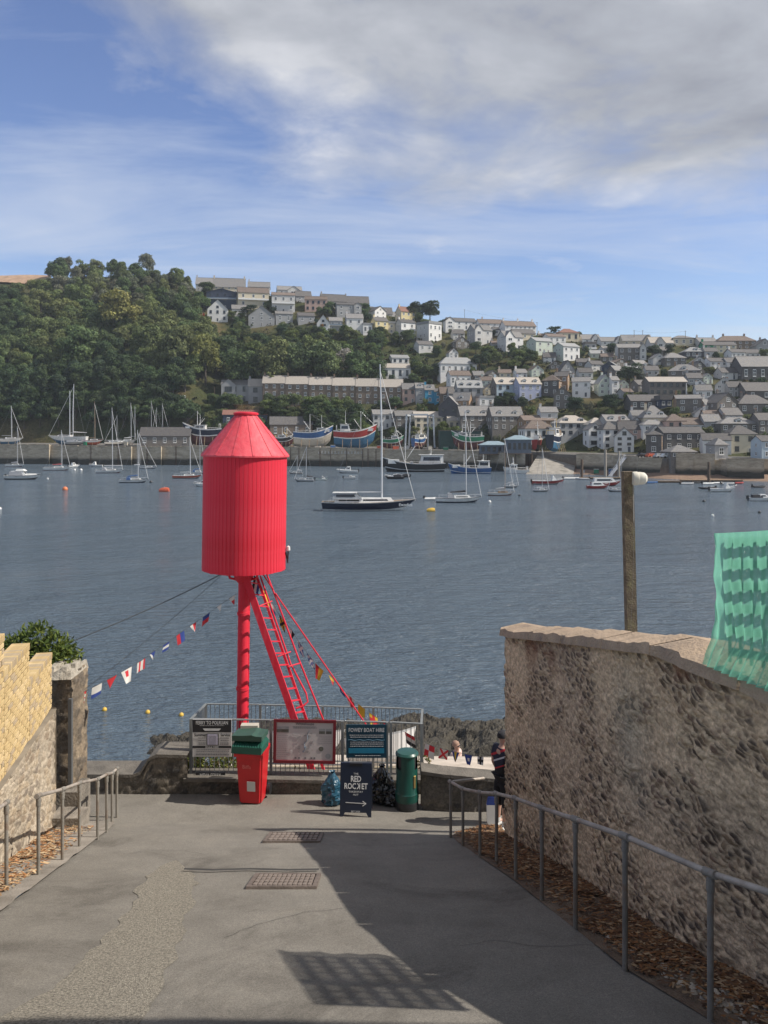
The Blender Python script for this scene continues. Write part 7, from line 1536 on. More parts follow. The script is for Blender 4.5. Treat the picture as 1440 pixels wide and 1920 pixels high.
r, w, h = board('small_sign', 'small black sign lettered Meva Ferry at the foot of the railing', 367, 422, 1448, 1461, 14.60, BLK)
text('MEVA FERRY', r, (0,-.008,h*.5), .115, TXW, bold=.006, sx=.62); rect(r, -w*.48, h*.46, -w*.33, h*.58, TXW); rect(r, w*.34, h*.48, w*.48, h*.56, TXW)
r, w, h = board('information_board', 'pale harbour information board in a maroon frame on the railing', 513, 628, 1350, 1430, 14.60, mat('board_pale', (0.50,0.47,0.46), .4, .04), .03, 'sign', MAROON)
r.rotation_euler = (0, R(1.0), 0); text('Whitehouse', r, (0,-.008,h*.91), .07, TXG, bold=.012)
def pic(x0, z0_, x1, z1_, c1, c2, nm='photo_print'): m = MB(); m.box(x0,-.004,z0_,x1,-.0005,z1_,0); zm = z0_+(z1_-z0_)*.55; m.box(x0+.003,-.0055,z0_+.003,x1-.003,-.0041,zm,1); m.build(nm, [c1, c2], r)
g1_, g2_ = mat('print_sky', (0.33,0.34,0.34), .6, .2, 8), mat('print_dark', (0.10,0.10,0.085), .6, .4, 14)
pic(-w*.46, h*.70, -w*.26, h*.84, g1_, g2_); pic(w*.23, h*.68, w*.33, h*.80, g1_, g2_); pic(w*.345, h*.68, w*.44, h*.80, g1_, g2_)
lines(r, -w*.2, w*.19, [h*(.80+.015*i) for i in range(4)], TXG, .004, 11); lines(r, -w*.46, -w*.27, [h*(.08+.05*i) for i in range(12)], TXG, .004, 12); lines(r, w*.22, w*.44, [h*(.46+.05*i) for i in range(4)], TXG, .004, 13)
m = MB(); q = random.Random(3)
for i in range(16):      # the estuary map: a wandering river with creeks and streets
    a = Vector((w*(-.02+.01*math.sin(i*.8)+.006*i), 0, h*(.24+.033*i))); m.bar((a.x,-.004,a.z),(a.x+w*.02*math.sin(i),-.004,a.z+h*.045), .03*(1+.6*math.sin(i*.9)), .004)
m.build('map_river', mat('map_blue', (0.27,0.33,0.40), .6), r); m = MB()
for i in range(60):
    a = (w*q.uniform(-.2,.16), h*q.uniform(.24,.70)); an = q.uniform(0,6.28); l = q.uniform(.02,.06); m.bar((a[0],-.006,a[1]),(a[0]+math.cos(an)*l,-.006,a[1]+math.sin(an)*l*.7), .0045, .002)
m.build('map_streets', TXG, r)
for x, z, rr, mt in ((w*.27,h*.33,.045,g2_),(w*.385,h*.16,.05,g1_),(-w*.22,h*.25,.03,SW)): m = MB(); m.lathe([(rr,0),(rr,.004)], 20, 0, Matrix.Translation((x,-.001,z)) @ Matrix.Rotation(R(90),4,'X')); m.build('round_print', mt, r)
for x in (-.16,-.1,.0,.1,.15): rect(r, w*x, h*.09, w*x+.035, h*.13, TXG, 'logo')
r, w, h = board('boat_hire_sign', 'dark teal boat hire sign on the railing', 649, 725, 1359, 1421, 14.62, STEAL)
text('FOWEY BOAT HIRE', r, (0,-.008,h*.84), .105, TXW, bold=.008, sx=.74); lines(r, -w*.42, w*.42, [h*.68,h*.62], TXW, .009, 21); lines(r, -w*.42, w*.42, [h*.47,h*.41,h*.345], TXW, .009, 22); lines(r, -w*.3, w*.35, [h*.06], TXW, .01, 23)
rect(r, -w*.44, h*.14, w*.44, h*.29, SCY, 'cyan_panel'); m = MB(); m.tube([(w*(-.45+.06*i),-.002,h*(.54+.012*math.sin(i*1.7))) for i in range(16)], .004, 4); m.build('wave_print', mat('print_wave', (0.1,0.2,0.28), .6), r)
# ---- A-board
p0, p1 = P(636,1530,13.32), P(697,1532,13.25); AH = (1530-1434)*13.3/F; ar = thing('a_board', 'navy pavement A-board reading Red Rocket with an arrow', 'sign', ((p0.x+p1.x)/2, 13.3, gz(13.3)+.01), R(-3)); W_ = (p1.x-p0.x)*.97
Mt = Matrix.Rotation(R(-9),4,'X'); m = MB(); m.prism([(-W_/2,.0),(-W_/2+.05,.0),(-W_/2+.09,.07),(W_/2-.09,.07),(W_/2-.05,.0),(W_/2,.0),(W_/2,AH),(-W_/2,AH)], 0, .025, 0, Mt); fpn = m.build('front_panel', SNAVY, ar)
m = MB(); m.prism([(-W_/2,.0),(-W_/2+.05,.0),(-W_/2+.09,.07),(W_/2-.09,.07),(W_/2-.05,.0),(W_/2,.0),(W_/2,AH*.985),(-W_/2,AH*.985)], .0, .025, 0, Matrix.Translation((0,.33,0)) @ Matrix.Rotation(R(10),4,'X')); m.build('back_panel', SNAVY, ar)
m = MB(); m.bar((-W_*.2,.15,AH*.96),(W_*.2,.15,AH*.96), .05, .05); m.build('hinge', BLK, ar)
def at(s, z, size, **kw): text(s, ar, Mt @ Vector((kw.pop('x',0),-.004,z)), size, TXW, rot=(R(90-9),0,0), **kw)
at('THE', AH*.80, .042, sx=1.1); at('RED', AH*.70, .135, bold=.02, sx=.74); at('ROC', AH*.565, .135, bold=.02, sx=.72, x=-.1)
at('K', AH*.565, .135, bold=.02, sx=-.72, x=.048); at('ET', AH*.565, .135, bold=.02, sx=.72, x=.15)
at('TAKEAWAY', AH*.465, .042, sx=1.1); at('HUT', AH*.41, .042, sx=1.1); at('EST 2020', AH*.10, .036, sx=1.1)
m = MB(); m.bar(Mt @ Vector((-W_*.32,-.004,AH*.265)), Mt @ Vector((W_*.33,-.004,AH*.25)), .012, .003, up=(0,1,0)); m.bar(Mt @ Vector((W_*.22,-.004,AH*.295)), Mt @ Vector((W_*.33,-.004,AH*.25)), .012, .003, up=(0,1,0)); m.bar(Mt @ Vector((W_*.22,-.004,AH*.205)), Mt @ Vector((W_*.33,-.004,AH*.25)), .012, .003, up=(0,1,0)); m.build('arrow', TXW, ar)
# ---- red wheeled bin with a green crate on top
bx_, bY = (469-720)*14.0/F, 13.95; br = thing('wheelie_bin', 'red wheeled bin with a white sticker in front of the ferry sign', 'bin', (bx_, bY, gz(bY)+.01), R(-7))
BRD = mat('bin_red', (0.50,0.012,0.018), .38, .06, 4, dirt=(0.38,0.012,0.018), dscale=3); m = MB(); wb, wt, hb = .40, .51, .93
secs = [(0,wb,.36,.02),(.12,wb+.015,.38,.01),(.80,wt-.03,.50,-.04),(.86,wt,.55,-.06),(hb,wt,.55,-.06)]
for (z_a,w_a,d_a,y_a),(z_b,w_b,d_b,y_b) in zip(secs[:-1], secs[1:]):
    A = [(-w_a/2,y_a,z_a),(w_a/2,y_a,z_a),(w_a/2,y_a+d_a,z_a),(-w_a/2,y_a+d_a,z_a)]; B_ = [(-w_b/2,y_b,z_b),(w_b/2,y_b,z_b),(w_b/2,y_b+d_b,z_b),(-w_b/2,y_b+d_b,z_b)]; m.add(A+B_, [(0,1,5,4),(1,2,6,5),(2,3,7,6),(3,0,4,7)])
m.add([(-wb/2,.02,0),(wb/2,.02,0),(wb/2,.38,0),(-wb/2,.38,0)], [(3,2,1,0)]); m.add([(-wt/2,-.06,hb),(wt/2,-.06,hb),(wt/2,.49,hb),(-wt/2,.49,hb)], [(0,1,2,3)])
me = m.mesh('body', BRD); bmx = bmesh.new(); bmx.from_mesh(me); bmesh.ops.remove_doubles(bmx, verts=bmx.verts, dist=.001); bmesh.ops.bevel(bmx, geom=[e for e in bmx.edges if abs((e.verts[0].co-e.verts[1].co).normalized().z) > .8], offset=.035, segments=3, affect='EDGES'); bmx.to_mesh(me); bmx.free(); put('body', me, br)
m = MB(); m.box(-wt/2-.015,-.085,hb-.06,wt/2+.015,-.06,hb-.01); m.build('rim', BRD, br)
for s_ in (-1,1): m = MB(); m.lathe([(.02,-.03),(.1,-.03),(.1,.03),(.02,.03)], 16, 0, Matrix.Translation((s_*.245,.42,.1)) @ Matrix.Rotation(R(90),4,'Y')); m.build('wheel', PK, br, 40)
m = MB(); m.tube([(-.2,.52,hb-.02),(.2,.52,hb-.02)], .018, 8); m.build('handle', BRD, br)
m = MB(); m.box(-.035,.008,.24,.115,.012,.42); st_ = m.build('sticker', SW, br); st_.location = (.0,-.035,0); st_.rotation_euler = (R(4),0,0)
text('GENERAL', br, (.04,-.038,.355), .034, BRD, bold=.01, rot=(R(93),0,0)); text('WASTE', br, (.04,-.036,.30), .034, BRD, bold=.01, rot=(R(93),0,0)); text('Biffa', br, (-.04,-.058,.68), .10, mat('emboss_red', (0.72,0.22,0.2), .5), bold=-.012, rot=(R(93),0,0), sx=.95)
GC = mat('crate_green', (0.012,0.085,0.06), .5, .12, 6); GD = mat('lid_green', (0.03,0.075,0.055), .55, .12, 6)
cr = thing('green_crate', 'green ribbed crate with a dark lid standing on the red bin', 'crate', (bx_-.03, bY-.05, gz(bY)+.01+hb+.002), R(-9)); cr.scale = (1,1,.78); m = MB(); m.prism([(-.29,0),(.27,0),(.28,.15),(-.28,.15)], -.05, .38); m.build('body', GC, cr)
m = MB(); m.add([(-.28,-.05,.15),(.28,-.05,.15),(.25,.12,.27),(-.25,.12,.27),(-.28,.38,.15),(.28,.38,.15),(.25,.3,.27),(-.25,.3,.27)], [(0,1,2,3),(3,2,6,7),(1,5,6,2),(4,0,3,7),(5,4,7,6)]); m.build('shoulder', GC, cr)
for i in range(12): m = MB(); x = -.26+.047*i; m.bar((x,-.052,.16),(x*.9,.115,.275), .018, .014); m.build('rib', GC, cr)
m = MB(); m.prism([(-.29,.27),(.27,.29),(.27,.40),(.16,.40),(.08,.425),(-.1,.40),(-.29,.39)], -.02, .36); m.build('lid', GD, cr)
m = MB(); a = P(470,1362,14.3); m.box(a.x-.18,14.25,a.z-.3,a.x+.14,14.4,a.z+.03); tag(m.build('cardboard_box', mat('pale_card', (0.42,0.39,0.33), .8)), 'pale box standing behind the green crate', 'box')
# ---- refuse sacks
def sack(px, py, wpx, hpx, Y, m_, label, seed, tie=True):
    k_ = Y/F; n = 40; q = MB(); rw, rh = wpx*k_/2, hpx*k_; vs = []; prof = [(0,.05),(.05,.95),(.2,1.05),(.42,.98),(.62,.80),(.8,.52),(.92,.27),(.955,.17),(1.0,.30)]
    rows_ = 26
    for j in range(rows_+1):
        f = j/rows_; rad = np.interp(f, [p[0] for p in prof], [p[1] for p in prof])
        for i in range(n):
            a = 2*math.pi*i/n; d = Vector((math.cos(a)*1.5, math.sin(a)*1.5, f*4+seed*7)); cr_ = abs(mnoise.noise(d*1.3))*.42 + abs(mnoise.noise(d*2.9))*.34 + mnoise.noise(d*.7)*.35 + abs(mnoise.noise(d*6))*.1; vs.append((math.cos(a)*rw*rad*(1-cr_*.8), math.sin(a)*rw*rad*(1-cr_*.8)*.9, rh*f))
    q.add(vs, [(j*n+i, j*n+(i+1)%n, (j+1)*n+(i+1)%n, (j+1)*n+i) for j in range(rows_) for i in range(n)]); o = q.build('refuse_sack', m_, None, 22); o.location = ((px-720)*k_, Y, gz(Y)); return tag(o, label, 'sack')
sack(623, 1508, 46, 62, 13.95, mat('sack_blue', (0.02,0.075,0.12), .22, .2, 5, coat=.3), 'shiny blue refuse sack beside the A-board', 1); sack(716, 1500, 54, 70, 14.05, mat('sack_black', (0.008,0.008,0.009), .22, .2, 5, coat=.3), 'black refuse sack between the A-board and the green litter bin', 2)
sack(736, 1515, 34, 34, 13.9, MATS['sack_black'], 'small black refuse sack slumped against the litter bin', 5)
# ---- green litter bin
k_ = 13.75/F; lr = thing('litter_bin', 'dark green round litter bin at the end of the railing', 'litter bin', ((763-720)*k_, 13.75, gz(13.75))); LG = mat('bin_green', (0.006,0.058,0.045), .35, .08, 4, coat=.2); rb = 20.5*k_; HB = (1520-1412)*k_
m = MB(); m.lathe([(rb*1.02,.0),(rb*1.05,.02),(rb*1.05,HB*.14),(rb*1.0,HB*.16)], 32); m.build('base', PK, lr, 35)
m = MB(); m.lathe([(rb*1.0,HB*.14),(rb*1.06,HB*.17)] + [(rb*(1.06+.03*(i % 2)), HB*(.18+.022*i)) for i in range(6)] + [(rb*1.0,HB*.32),(rb*.97,HB*.72)], 32, 0, None, False); m.build('body', LG, lr, 35)
m = MB(); n = 32       # upper drum with two openings left and right
for i in range(n):
    a0, a1 = 2*math.pi*i/n, 2*math.pi*(i+1)/n; am_ = math.degrees((a0+a1)/2) % 360; op = min(abs(am_-205), abs(am_-350)) < 30
    if not op: m.quad((rb*.97*math.cos(a0),rb*.97*math.sin(a0),HB*.72),(rb*.97*math.cos(a1),rb*.97*math.sin(a1),HB*.72),(rb*.95*math.cos(a1),rb*.95*math.sin(a1),HB*.93),(rb*.95*math.cos(a0),rb*.95*math.sin(a0),HB*.93))
m.build('hood', LG, lr, 35); m = MB(); m.lathe([(rb*.8,HB*.5),(rb*.8,HB*.92)], 20); m.build('liner', PK, lr, 35)
m = MB(); m.lathe([(rb*.95,HB*.93),(rb*1.06,HB*.94),(rb*1.06,HB*.96),(rb*.9,HB*.99),(.02,HB*1.0)], 32); m.build('lid', LG, lr, 35); m = MB(); m.box(rb*.6,-rb*.86,HB*.42,rb*.78,-rb*.62,HB*.62); m.build('label_plate', mat('label_yellow', (0.5,0.35,0.12), .6), lr)
# ---- timber post with a white lamp, seen over the wall
pr = thing('timber_post', 'weathered timber post with a white lamp behind the right wall', 'post', P(1184,1300,12)); TIM = mat('weathered_timber', (0.15,0.115,0.075), .95, .35, 7, .7, 40, dirt=(0.22,0.19,0.10), dscale=6)
a, b_ = P(1176,884,12), P(1186,1300,12); m = MB(); m.bar(b_, a, .15, .15, up=(0,1,0)); me = m.mesh('shaft', TIM); put('shaft', me, pr, world=True)
m = MB(); m.lathe([(.095,0),(.105,.02),(.105,.07),(.098,.075),(.098,.10),(.10,.105),(.09,.18),(.055,.215),(.02,.225)], 24, 0, Matrix.Translation(P(1186,897,11.9)) @ Matrix.Rotation(R(90),4,'Y')); m.build('lamp', mat('lamp_white', (0.62,0.59,0.50), .5), pr, 30, world=True)
m = MB(); m.tube([P(1187,908,11.9), P(1188,980,11.93), P(1187,1080,11.93), P(1183,1170,11.93), P(1182,1250,11.93)], .006, 5); m.build('cable', mat('cable_grey', (0.3,0.29,0.27), .7), pr, world=True)
# ---- lattice fence on the wall with green netting
nr_ = thing('netted_fence', 'wooden lattice fence draped with green netting on top of the right wall', 'fence', (RW(6.1)+.1, 6.1, 11.2)); SL = mat('lattice_wood', (0.20,0.17,0.13), .9, .2, 6)
fd = [(6.18-.02*i) for i in range(0)]
def fpos(s): Y = 6.2 - s*.94; return Vector((RW(Y)+.06, Y, 11.22 + .16*s))
FHT = .98; FL = 1.05
for i in range(9): u = i/8*FL; m = MB(); a = fpos(u); m.bar(a-Vector((0,0,.02)), a+Vector((0,0,FHT)), .022, .018, up=(-1,0,0)); m.build('slat', SL, nr_, world=True)
for j in range(6): m = MB(); zz_ = FHT*(j+.35)/5.6; m.bar(fpos(0)+Vector((.022,0,zz_)), fpos(FL)+Vector((.022,0,zz_)), .065, .018, up=(-1,0,0)); m.build('rail', SL, nr_, world=True)
m = MB(); a = fpos(.62)+Vector((.07,0,-.05)); m.bar(a, a+Vector((0,0,FHT+.16)), .09, .09); m.build('post', mat('pale_post', (0.5,0.5,0.48), .8), nr_, world=True)
nm, t, b = nodes('green_netting'); b.inputs['Base Color'].default_value = (0.22,0.60,0.43,1); b.inputs['Roughness'].default_value = .6; b.inputs['Specular IOR Level'].default_value = .2
tl = t.nodes.new('ShaderNodeBsdfTranslucent'); tl.inputs[0].default_value = (0.25,0.66,0.48,1); mx = t.nodes.new('ShaderNodeMixShader'); mx.inputs[0].default_value = .5; t.links.new(b.outputs[0], mx.inputs[1]); t.links.new(tl.outputs[0], mx.inputs[2])
tp_ = t.nodes.new('ShaderNodeBsdfTransparent'); m2 = t.nodes.new('ShaderNodeMixShader'); uv = t.nodes.new('ShaderNodeAttribute'); uv.attribute_name = 'col'; 
wv1 = N(t, 'ShaderNodeTexWave', Scale=60.0, Distortion=.6); wv1.wave_type = 'BANDS'; wv1.bands_direction = 'X'; t.links.new(uv.outputs['Color'], wv1.inputs['Vector']); wv2 = N(t, 'ShaderNodeTexWave', Scale=60.0, Distortion=.6); wv2.bands_direction = 'Y'; t.links.new(uv.outputs['Color'], wv2.inputs['Vector'])
mxm = t.nodes.new('ShaderNodeMath'); mxm.operation = 'MAXIMUM'; t.links.new(wv1.outputs['Fac'], mxm.inputs[0]); t.links.new(wv2.outputs['Fac'], mxm.inputs[1]); mr = N(t, 'ShaderNodeMapRange'); t.links.new(mxm.outputs[0], mr.inputs[0]); mr.inputs[1].default_value = .3; mr.inputs[2].default_value = .95; mr.inputs[3].default_value = .55; mr.inputs[4].default_value = .86
t.links.new(mr.outputs[0], m2.inputs[0]); t.links.new(tp_.outputs[0], m2.inputs[1]); t.links.new(mx.outputs[0], m2.inputs[2]); t.links.new(m2.outputs[0], t.nodes['Material Output'].inputs[0])
nu, nv = 90, 60; vs, cols = [], []
for i in range(nu+1):
    for j in range(nv+1):
        u, v = i/nu, j/nv; s = -.10 + u*(FL+.12); base_ = fpos(s); over = 1.03 - v*(1.08+.14*u)
        fold = .016*math.sin(s*62+1.6*math.sin(v*5)+4*float(vn(s*3,v*2,5)))*(.35+v) + .022*float(vn(s*6,v*5,12))
        edge = .05*float(vn(v*9, 3, 4))*(1-u)**6*1.2 - (.03 if u == 0 else 0)
        vs.append((base_.x-.05-fold-max(0,.16-over)*.45*(1), base_.y + (edge if u < .3 else 0), base_.z+FHT*over)); cols.append((s*1.0, v*1.2, 0))
me = bpy.data.meshes.new('netting'); me.from_pydata(vs, [], [(i*(nv+1)+j,(i+1)*(nv+1)+j,(i+1)*(nv+1)+j+1,i*(nv+1)+j+1) for i in range(nu) for j in range(nv)]); setcol(me, cols); me.materials.append(nm); me.polygons.foreach_set('use_smooth',[True]*(nu*nv)); put('netting', me, nr_, world=True)
# the house at the top of the right wall, beside the viewer; its shadow crosses the foot of the picture
hr_ = thing('lane_house', 'rendered house at the head of the lane beside the right wall', 'house', (6, 1.5, 8.5)); m = MB(); m.box(3.35,-6,7.5,9,4.40,15.5); m.build('wall', wallm('v'), hr_, world=True); m = MB(); m.prism([(3.1,15.5),(9.3,15.5),(6.2,17.6)], -6.3, 4.5); m.build('roof', roofm('s'), hr_, world=True)
# ---- bush behind the brick wall, weeds, fallen needles
def leafy(name, label, cat, cpts, n, leaf, base, seed, stems=True, kind=None):
    q = np.random.RandomState(seed); vs, cols = [], []
    for i in range(n):
        cx_, cy_, cz_, rx, ry, rz_ = cpts[q.randint(len(cpts))]; d = q.normal(size=3); d /= np.linalg.norm(d); f = .55+.5*q.rand()
        if q.rand() < .06: f *= 1.15
        c = np.array((cx_+d[0]*rx*f, cy_+d[1]*ry*f, cz_+d[2]*rz_*f)); ax = d*.6+q.normal(size=3)*.6+np.array((0,0,.35)); ax /= np.linalg.norm(ax); sd = np.cross(ax, q.normal(size=3)); sd /= np.linalg.norm(sd); L_ = leaf*(.6+.8*q.rand()); W2 = L_*.22; nn = np.cross(ax, sd)
        for a_, b__, h_ in ((-.5,0,0),(-.1,1,.05),(.5,0,-.12),(-.1,-1,.05)): vs.append(c+ax*a_*L_+sd*b__*W2+nn*h_*L_)
        cc = np.array(base[q.randint(len(base))])*(.7+.6*q.rand()); cols += [cc]*4
    me = bpy.data.meshes.new(name); me.from_pydata([tuple(p) for p in vs], [], [(4*i,4*i+1,4*i+2,4*i+3) for i in range(n)]); setcol(me, np.array(cols)); me.materials.append(LEAF); return me
def bushthing(label, cpts, n, leaf, base, seed, root):
    r = thing('bush', label, 'bush', root); me = leafy('leaves', None, None, cpts, n, leaf, base, seed); o = put('leaves', me, r, world=True); m = MB(); q = random.Random(seed)
    for c_ in cpts: m.tube([Vector(root), Vector(root).lerp(Vector(c_[:3]), .6)+Vector((q.uniform(-.1,.1),0,0)), Vector(c_[:3])], [.025,.018,.008], 5)
    m.build('stem', BARK, r, world=True); return r
bp = [P(x, y, 13.6) for x, y in ((35,1215),(70,1195),(105,1215),(118,1235),(60,1235),(20,1230),(90,1245))]
bushthing('glossy green bush behind the stepped brick wall', [(p.x,p.y,p.z,.33,.33,.27) for p in bp], 2600, .10, [(.085,.12,.028),(.12,.16,.032),(.17,.20,.045),(.06,.09,.022)], 3, (P(65,1300,13.6).x, 13.6, 7.6))
bp = [P(x, y, 15.2) for x, y in ((362,1440),(385,1430),(410,1442),(432,1436),(372,1452),(350,1425))]
bushthing('tangled green and yellow weeds behind the ferry sign', [(p.x,p.y,p.z,.28,.22,.22) for p in bp], 1900, .08, [(.15,.19,.045),(.20,.22,.06),(.10,.13,.035),(.16,.12,.06)], 4, (P(390,1470,15.2).x, 15.2, 6.05))
bp = [P(x, y, 15.0) for x, y in ((540,1458),(560,1452),(585,1458),(735,1455),(795,1430),(800,1448))]
bushthing('sparse dry weeds growing along the foot of the railing', [(p.x,p.y,p.z,.18,.12,.14) for p in bp], 420, .07, [(.20,.18,.07),(.12,.13,.04),(.25,.20,.10)], 6, (P(660,1470,15.0).x, 15.0, 6.05))
def litter(name, label, n, region, base, seed, L_=.075):
    q = np.random.RandomState(seed); vs, cols = [], []
    while len(vs) < n*4:
        Y = q.uniform(2.5, 12.6); X, ok = region(Y, q)
        if not ok: continue
        if q.rand() > np.clip((float(vn(X*2.2, Y*2.2, seed))-.25)*2.2, .12, 1): continue
        a = q.rand()*6.28; l = L_*(.4+q.rand()); w2 = .006+.010*q.rand()*(1 if L_ < .08 else 1); d = np.array((math.cos(a), math.sin(a), -.328*math.sin(a)+q.normal()*.15)); s = np.array((-d[1], d[0], .328*-d[0]*0)); c = np.array((X, Y, gz(Y)+.035+.03*q.rand()))
        vs += [c-d*l/2-s*w2, c+d*l/2-s*w2*.4, c+d*l/2+s*w2*.4, c-d*l/2+s*w2]; cc = np.array(base[q.randint(len(base))])*(.6+.8*q.rand()); cols += [cc]*4
    me = bpy.data.meshes.new(name); me.from_pydata([tuple(p) for p in vs], [], [(4*i,4*i+1,4*i+2,4*i+3) for i in range(len(vs)//4)]); setcol(me, np.array(cols)); me.materials.append(attrmat('dry_needles', .9)); return tag(put(name, me), label, 'leaf litter', kind='stuff')
litter('leaf_litter', 'brown pine needles and dead leaves along the foot of the right wall', 15000, lambda Y, q: ((lambda x0, x1, u: (x0+(x1-x0)*u, True))(rd_r(Y)-.02, RW(Y)+.02, q.beta(1.6,1.0))), [(.17,.075,.03),(.22,.11,.045),(.11,.055,.028),(.28,.19,.11),(.09,.05,.03)], 5)
litter('leaf_litter', 'orange dead leaves gathered below the left wall', 1900, lambda Y, q: ((lambda x0, x1, u: (x0+(x1-x0)*u, Y > 8))(LW(Y)+.05, rd_l(Y)-.12, q.beta(1.0,1.7))), [(.30,.14,.055),(.36,.22,.11),(.20,.10,.05),(.42,.32,.2)], 8, .08)
q = np.random.RandomState(2); pb = MB()
for i in range(420):
    Y = q.uniform(4.5,7.2); X = rd_r(Y)+.12+(RW(Y)-rd_r(Y)-.15)*q.rand(); s = .012+.022*q.rand()
    pb.lathe([(s*.6,0),(s,s*.3),(s*.5,s*.7)], 6, 0, Matrix.Translation((X,Y,gz(Y)+.02+.03*0)))
tag(pb.build('pebbles', mat('pebble', (0.34,0.29,0.23), .9, .3, 9)), 'loose pale stones at the near foot of the right wall', 'gravel', kind='stuff')
# ---- white boats drawn up on the slab
def slabboat(px0, px1, Y, z, yaw, label):
    k_ = Y/F; L = (px1-px0)*k_/math.cos(R(yaw)); r = thing('dinghy', label, 'dinghy', (((px0+px1)/2-720)*k_, Y, z), R(yaw)); m = MB(); hull(m, L, .9, .38, .25, tw=.2, transom=.8); m.build('hull', [SW, SW, PGR, PTE], r, 35); r.rotation_euler = (R(-25), 0, R(yaw)); m = MB(); m.box(-L*.1,-.42,.28,L*.02,.42,.32); m.build('thwart', PTE, r); return r
slabboat(655, 785, 18.0, 5.66, 12, 'white dinghy drawn up behind the boat hire sign'); slabboat(470, 645, 18.4, 5.55, -8, 'white dinghy drawn up behind the information board')

# ------------------------------------------------------------------ people
def skin(name, J, E, sub=2):
    me = bpy.data.meshes.new(name); keys = list(J); me.from_pydata([J[k][0] for k in keys], [], [(keys.index(a), keys.index(b)) for a, b in E]); o = bpy.data.objects.new(name, me); C.objects.link(o)
    o.modifiers.new('skin', 'SKIN'); sv = me.skin_vertices[0].data
    for i, k in enumerate(keys): r = J[k][1]; sv[i].radius = (r, r) if not isinstance(r, tuple) else r; sv[i].use_root = (i == 0)
    o.modifiers['skin'].use_smooth_shade = True; s_ = o.modifiers.new('sub', 'SUBSURF'); s_.levels = sub; s_.render_levels = sub; SKINS.append(o); return o
SKINS = []
SKINM = mat('skin', (0.45,0.27,0.20), .55, .06, 8)
def figure(label, loc, yaw, shirt, shorts, shoe, cap=None, stripes=False, hair=None, lean=0, glasses=False):
    r = thing('person', label, 'person', loc, yaw)
    J = {'pel': ((0,0,.95),(.12,.085)), 'spi': ((0,0,1.14),(.115,.08)), 'che': ((0,-.01,1.32),(.15,.10)), 'nek': ((0,-.01,1.475),.058), 'jaw': ((0,-.035,1.555),(.062,.075)), 'hed': ((0,-.02,1.63),(.076,.095)), 'top': ((0,-.01,1.695),(.062,.078)), 'nos': ((0,-.125,1.605),.013)}
    E = [('pel','spi'),('spi','che'),('che','nek'),('nek','jaw'),('jaw','hed'),('hed','top'),('hed','nos')]
    for s, n in ((1,'r'),(-1,'l')):
        J.update({n+'sh': ((s*.175,0,1.41),.07), n+'el': ((s*.235,.03,1.14),.046), n+'wr': ((s*.25,-.09,.92),.033), n+'pa': ((s*.25,-.125,.845),(.022,.038)), n+'hip': ((s*.09,0,.88),.085), n+'kn': ((s*.10,-.02,.50),.06), n+'ca': ((s*.10,.02,.34),.058), n+'an': ((s*.10,.025,.10),.038), n+'to': ((s*.115,-.15,.045),(.035,.045)), n+'ear': ((s*.088,-.005,1.615),.016)})
        E += [('che',n+'sh'),(n+'sh',n+'el'),(n+'el',n+'wr'),(n+'wr',n+'pa'),('pel',n+'hip'),(n+'hip',n+'kn'),(n+'kn',n+'ca'),(n+'ca',n+'an'),(n+'an',n+'to'),('hed',n+'ear')]
        for i, (dy, dz, L_) in enumerate(((-.03,-.075,1),(-.012,-.085,1.05),(.006,-.08,1),(.022,-.065,.85))):
            J[n+'f%d' % i] = ((s*.245, -.135+(-.018+.013*i), .80),.009); J[n+'g%d' % i] = ((s*.232, -.14+(-.02+.015*i), .80+dz*.7*L_),.0085); E += [(n+'pa',n+'f%d' % i),(n+'f%d' % i,n+'g%d' % i)]
        J[n+'th'] = ((s*.225,-.165,.82),.010); E.append((n+'pa',n+'th'))
    b = skin('body', J, E); b.parent = r; b.data.materials.append(SKINM)
    g = lambda k, d: (J[k][0], tuple(x+d for x in (J[k][1] if isinstance(J[k][1], tuple) else (J[k][1],)*2)))
    Js = {'spi': ((0,0,1.12),(.165,.125)), 'pel': ((0,0,.98),(.175,.135)), 'hem': ((0,0,.78),(.18,.14)), 'che': ((0,-.01,1.32),(.185,.135)), 'nek': ((0,-.005,1.45),(.085,.08)), 'rsh': ((.18,0,1.41),.088), 'rel': ((.225,.02,1.20),.072), 'lsh': ((-.18,0,1.41),.088), 'lel': ((-.225,.02,1.20),.072)}
    sh = skin('shirt', Js, [('spi','pel'),('pel','hem'),('spi','che'),('che','nek'),('che','rsh'),('rsh','rel'),('che','lsh'),('lsh','lel')]); sh.parent = r; sh.data.materials.append(shirt)
    Jp = {'pel': ((0,0,1.0),(.165,.12)), 'crotch': ((0,0,.88),(.17,.125)), 'rhip': ((.095,0,.84),.118), 'rkn': ((.105,-.015,.36),.088), 'lhip': ((-.095,0,.84),.118), 'lkn': ((-.105,-.015,.36),.088)}
    p_ = skin('shorts', Jp, [('pel','crotch'),('crotch','rhip'),('rhip','rkn'),('crotch','lhip'),('lhip','lkn')]); p_.parent = r; p_.data.materials.append(shorts)
    for s in (1,-1):
        q = skin('shoe', {'an': ((s*.10,.03,.075),(.05,.05)), 'mid': ((s*.107,-.06,.05),(.05,.045)), 'toe': ((s*.116,-.17,.04),(.045,.035)), 'he': ((s*.10,.06,.045),(.042,.04))}, [('an','mid'),('mid','toe'),('an','he')]); q.parent = r; q.data.materials.append(shoe)
        m = MB(); m.lathe([(.045,.09),(.047,.17)], 12, 0, Matrix.Translation((s*.10,.025,0)), False); m.build('sock', FCOL['W'], r, 50)
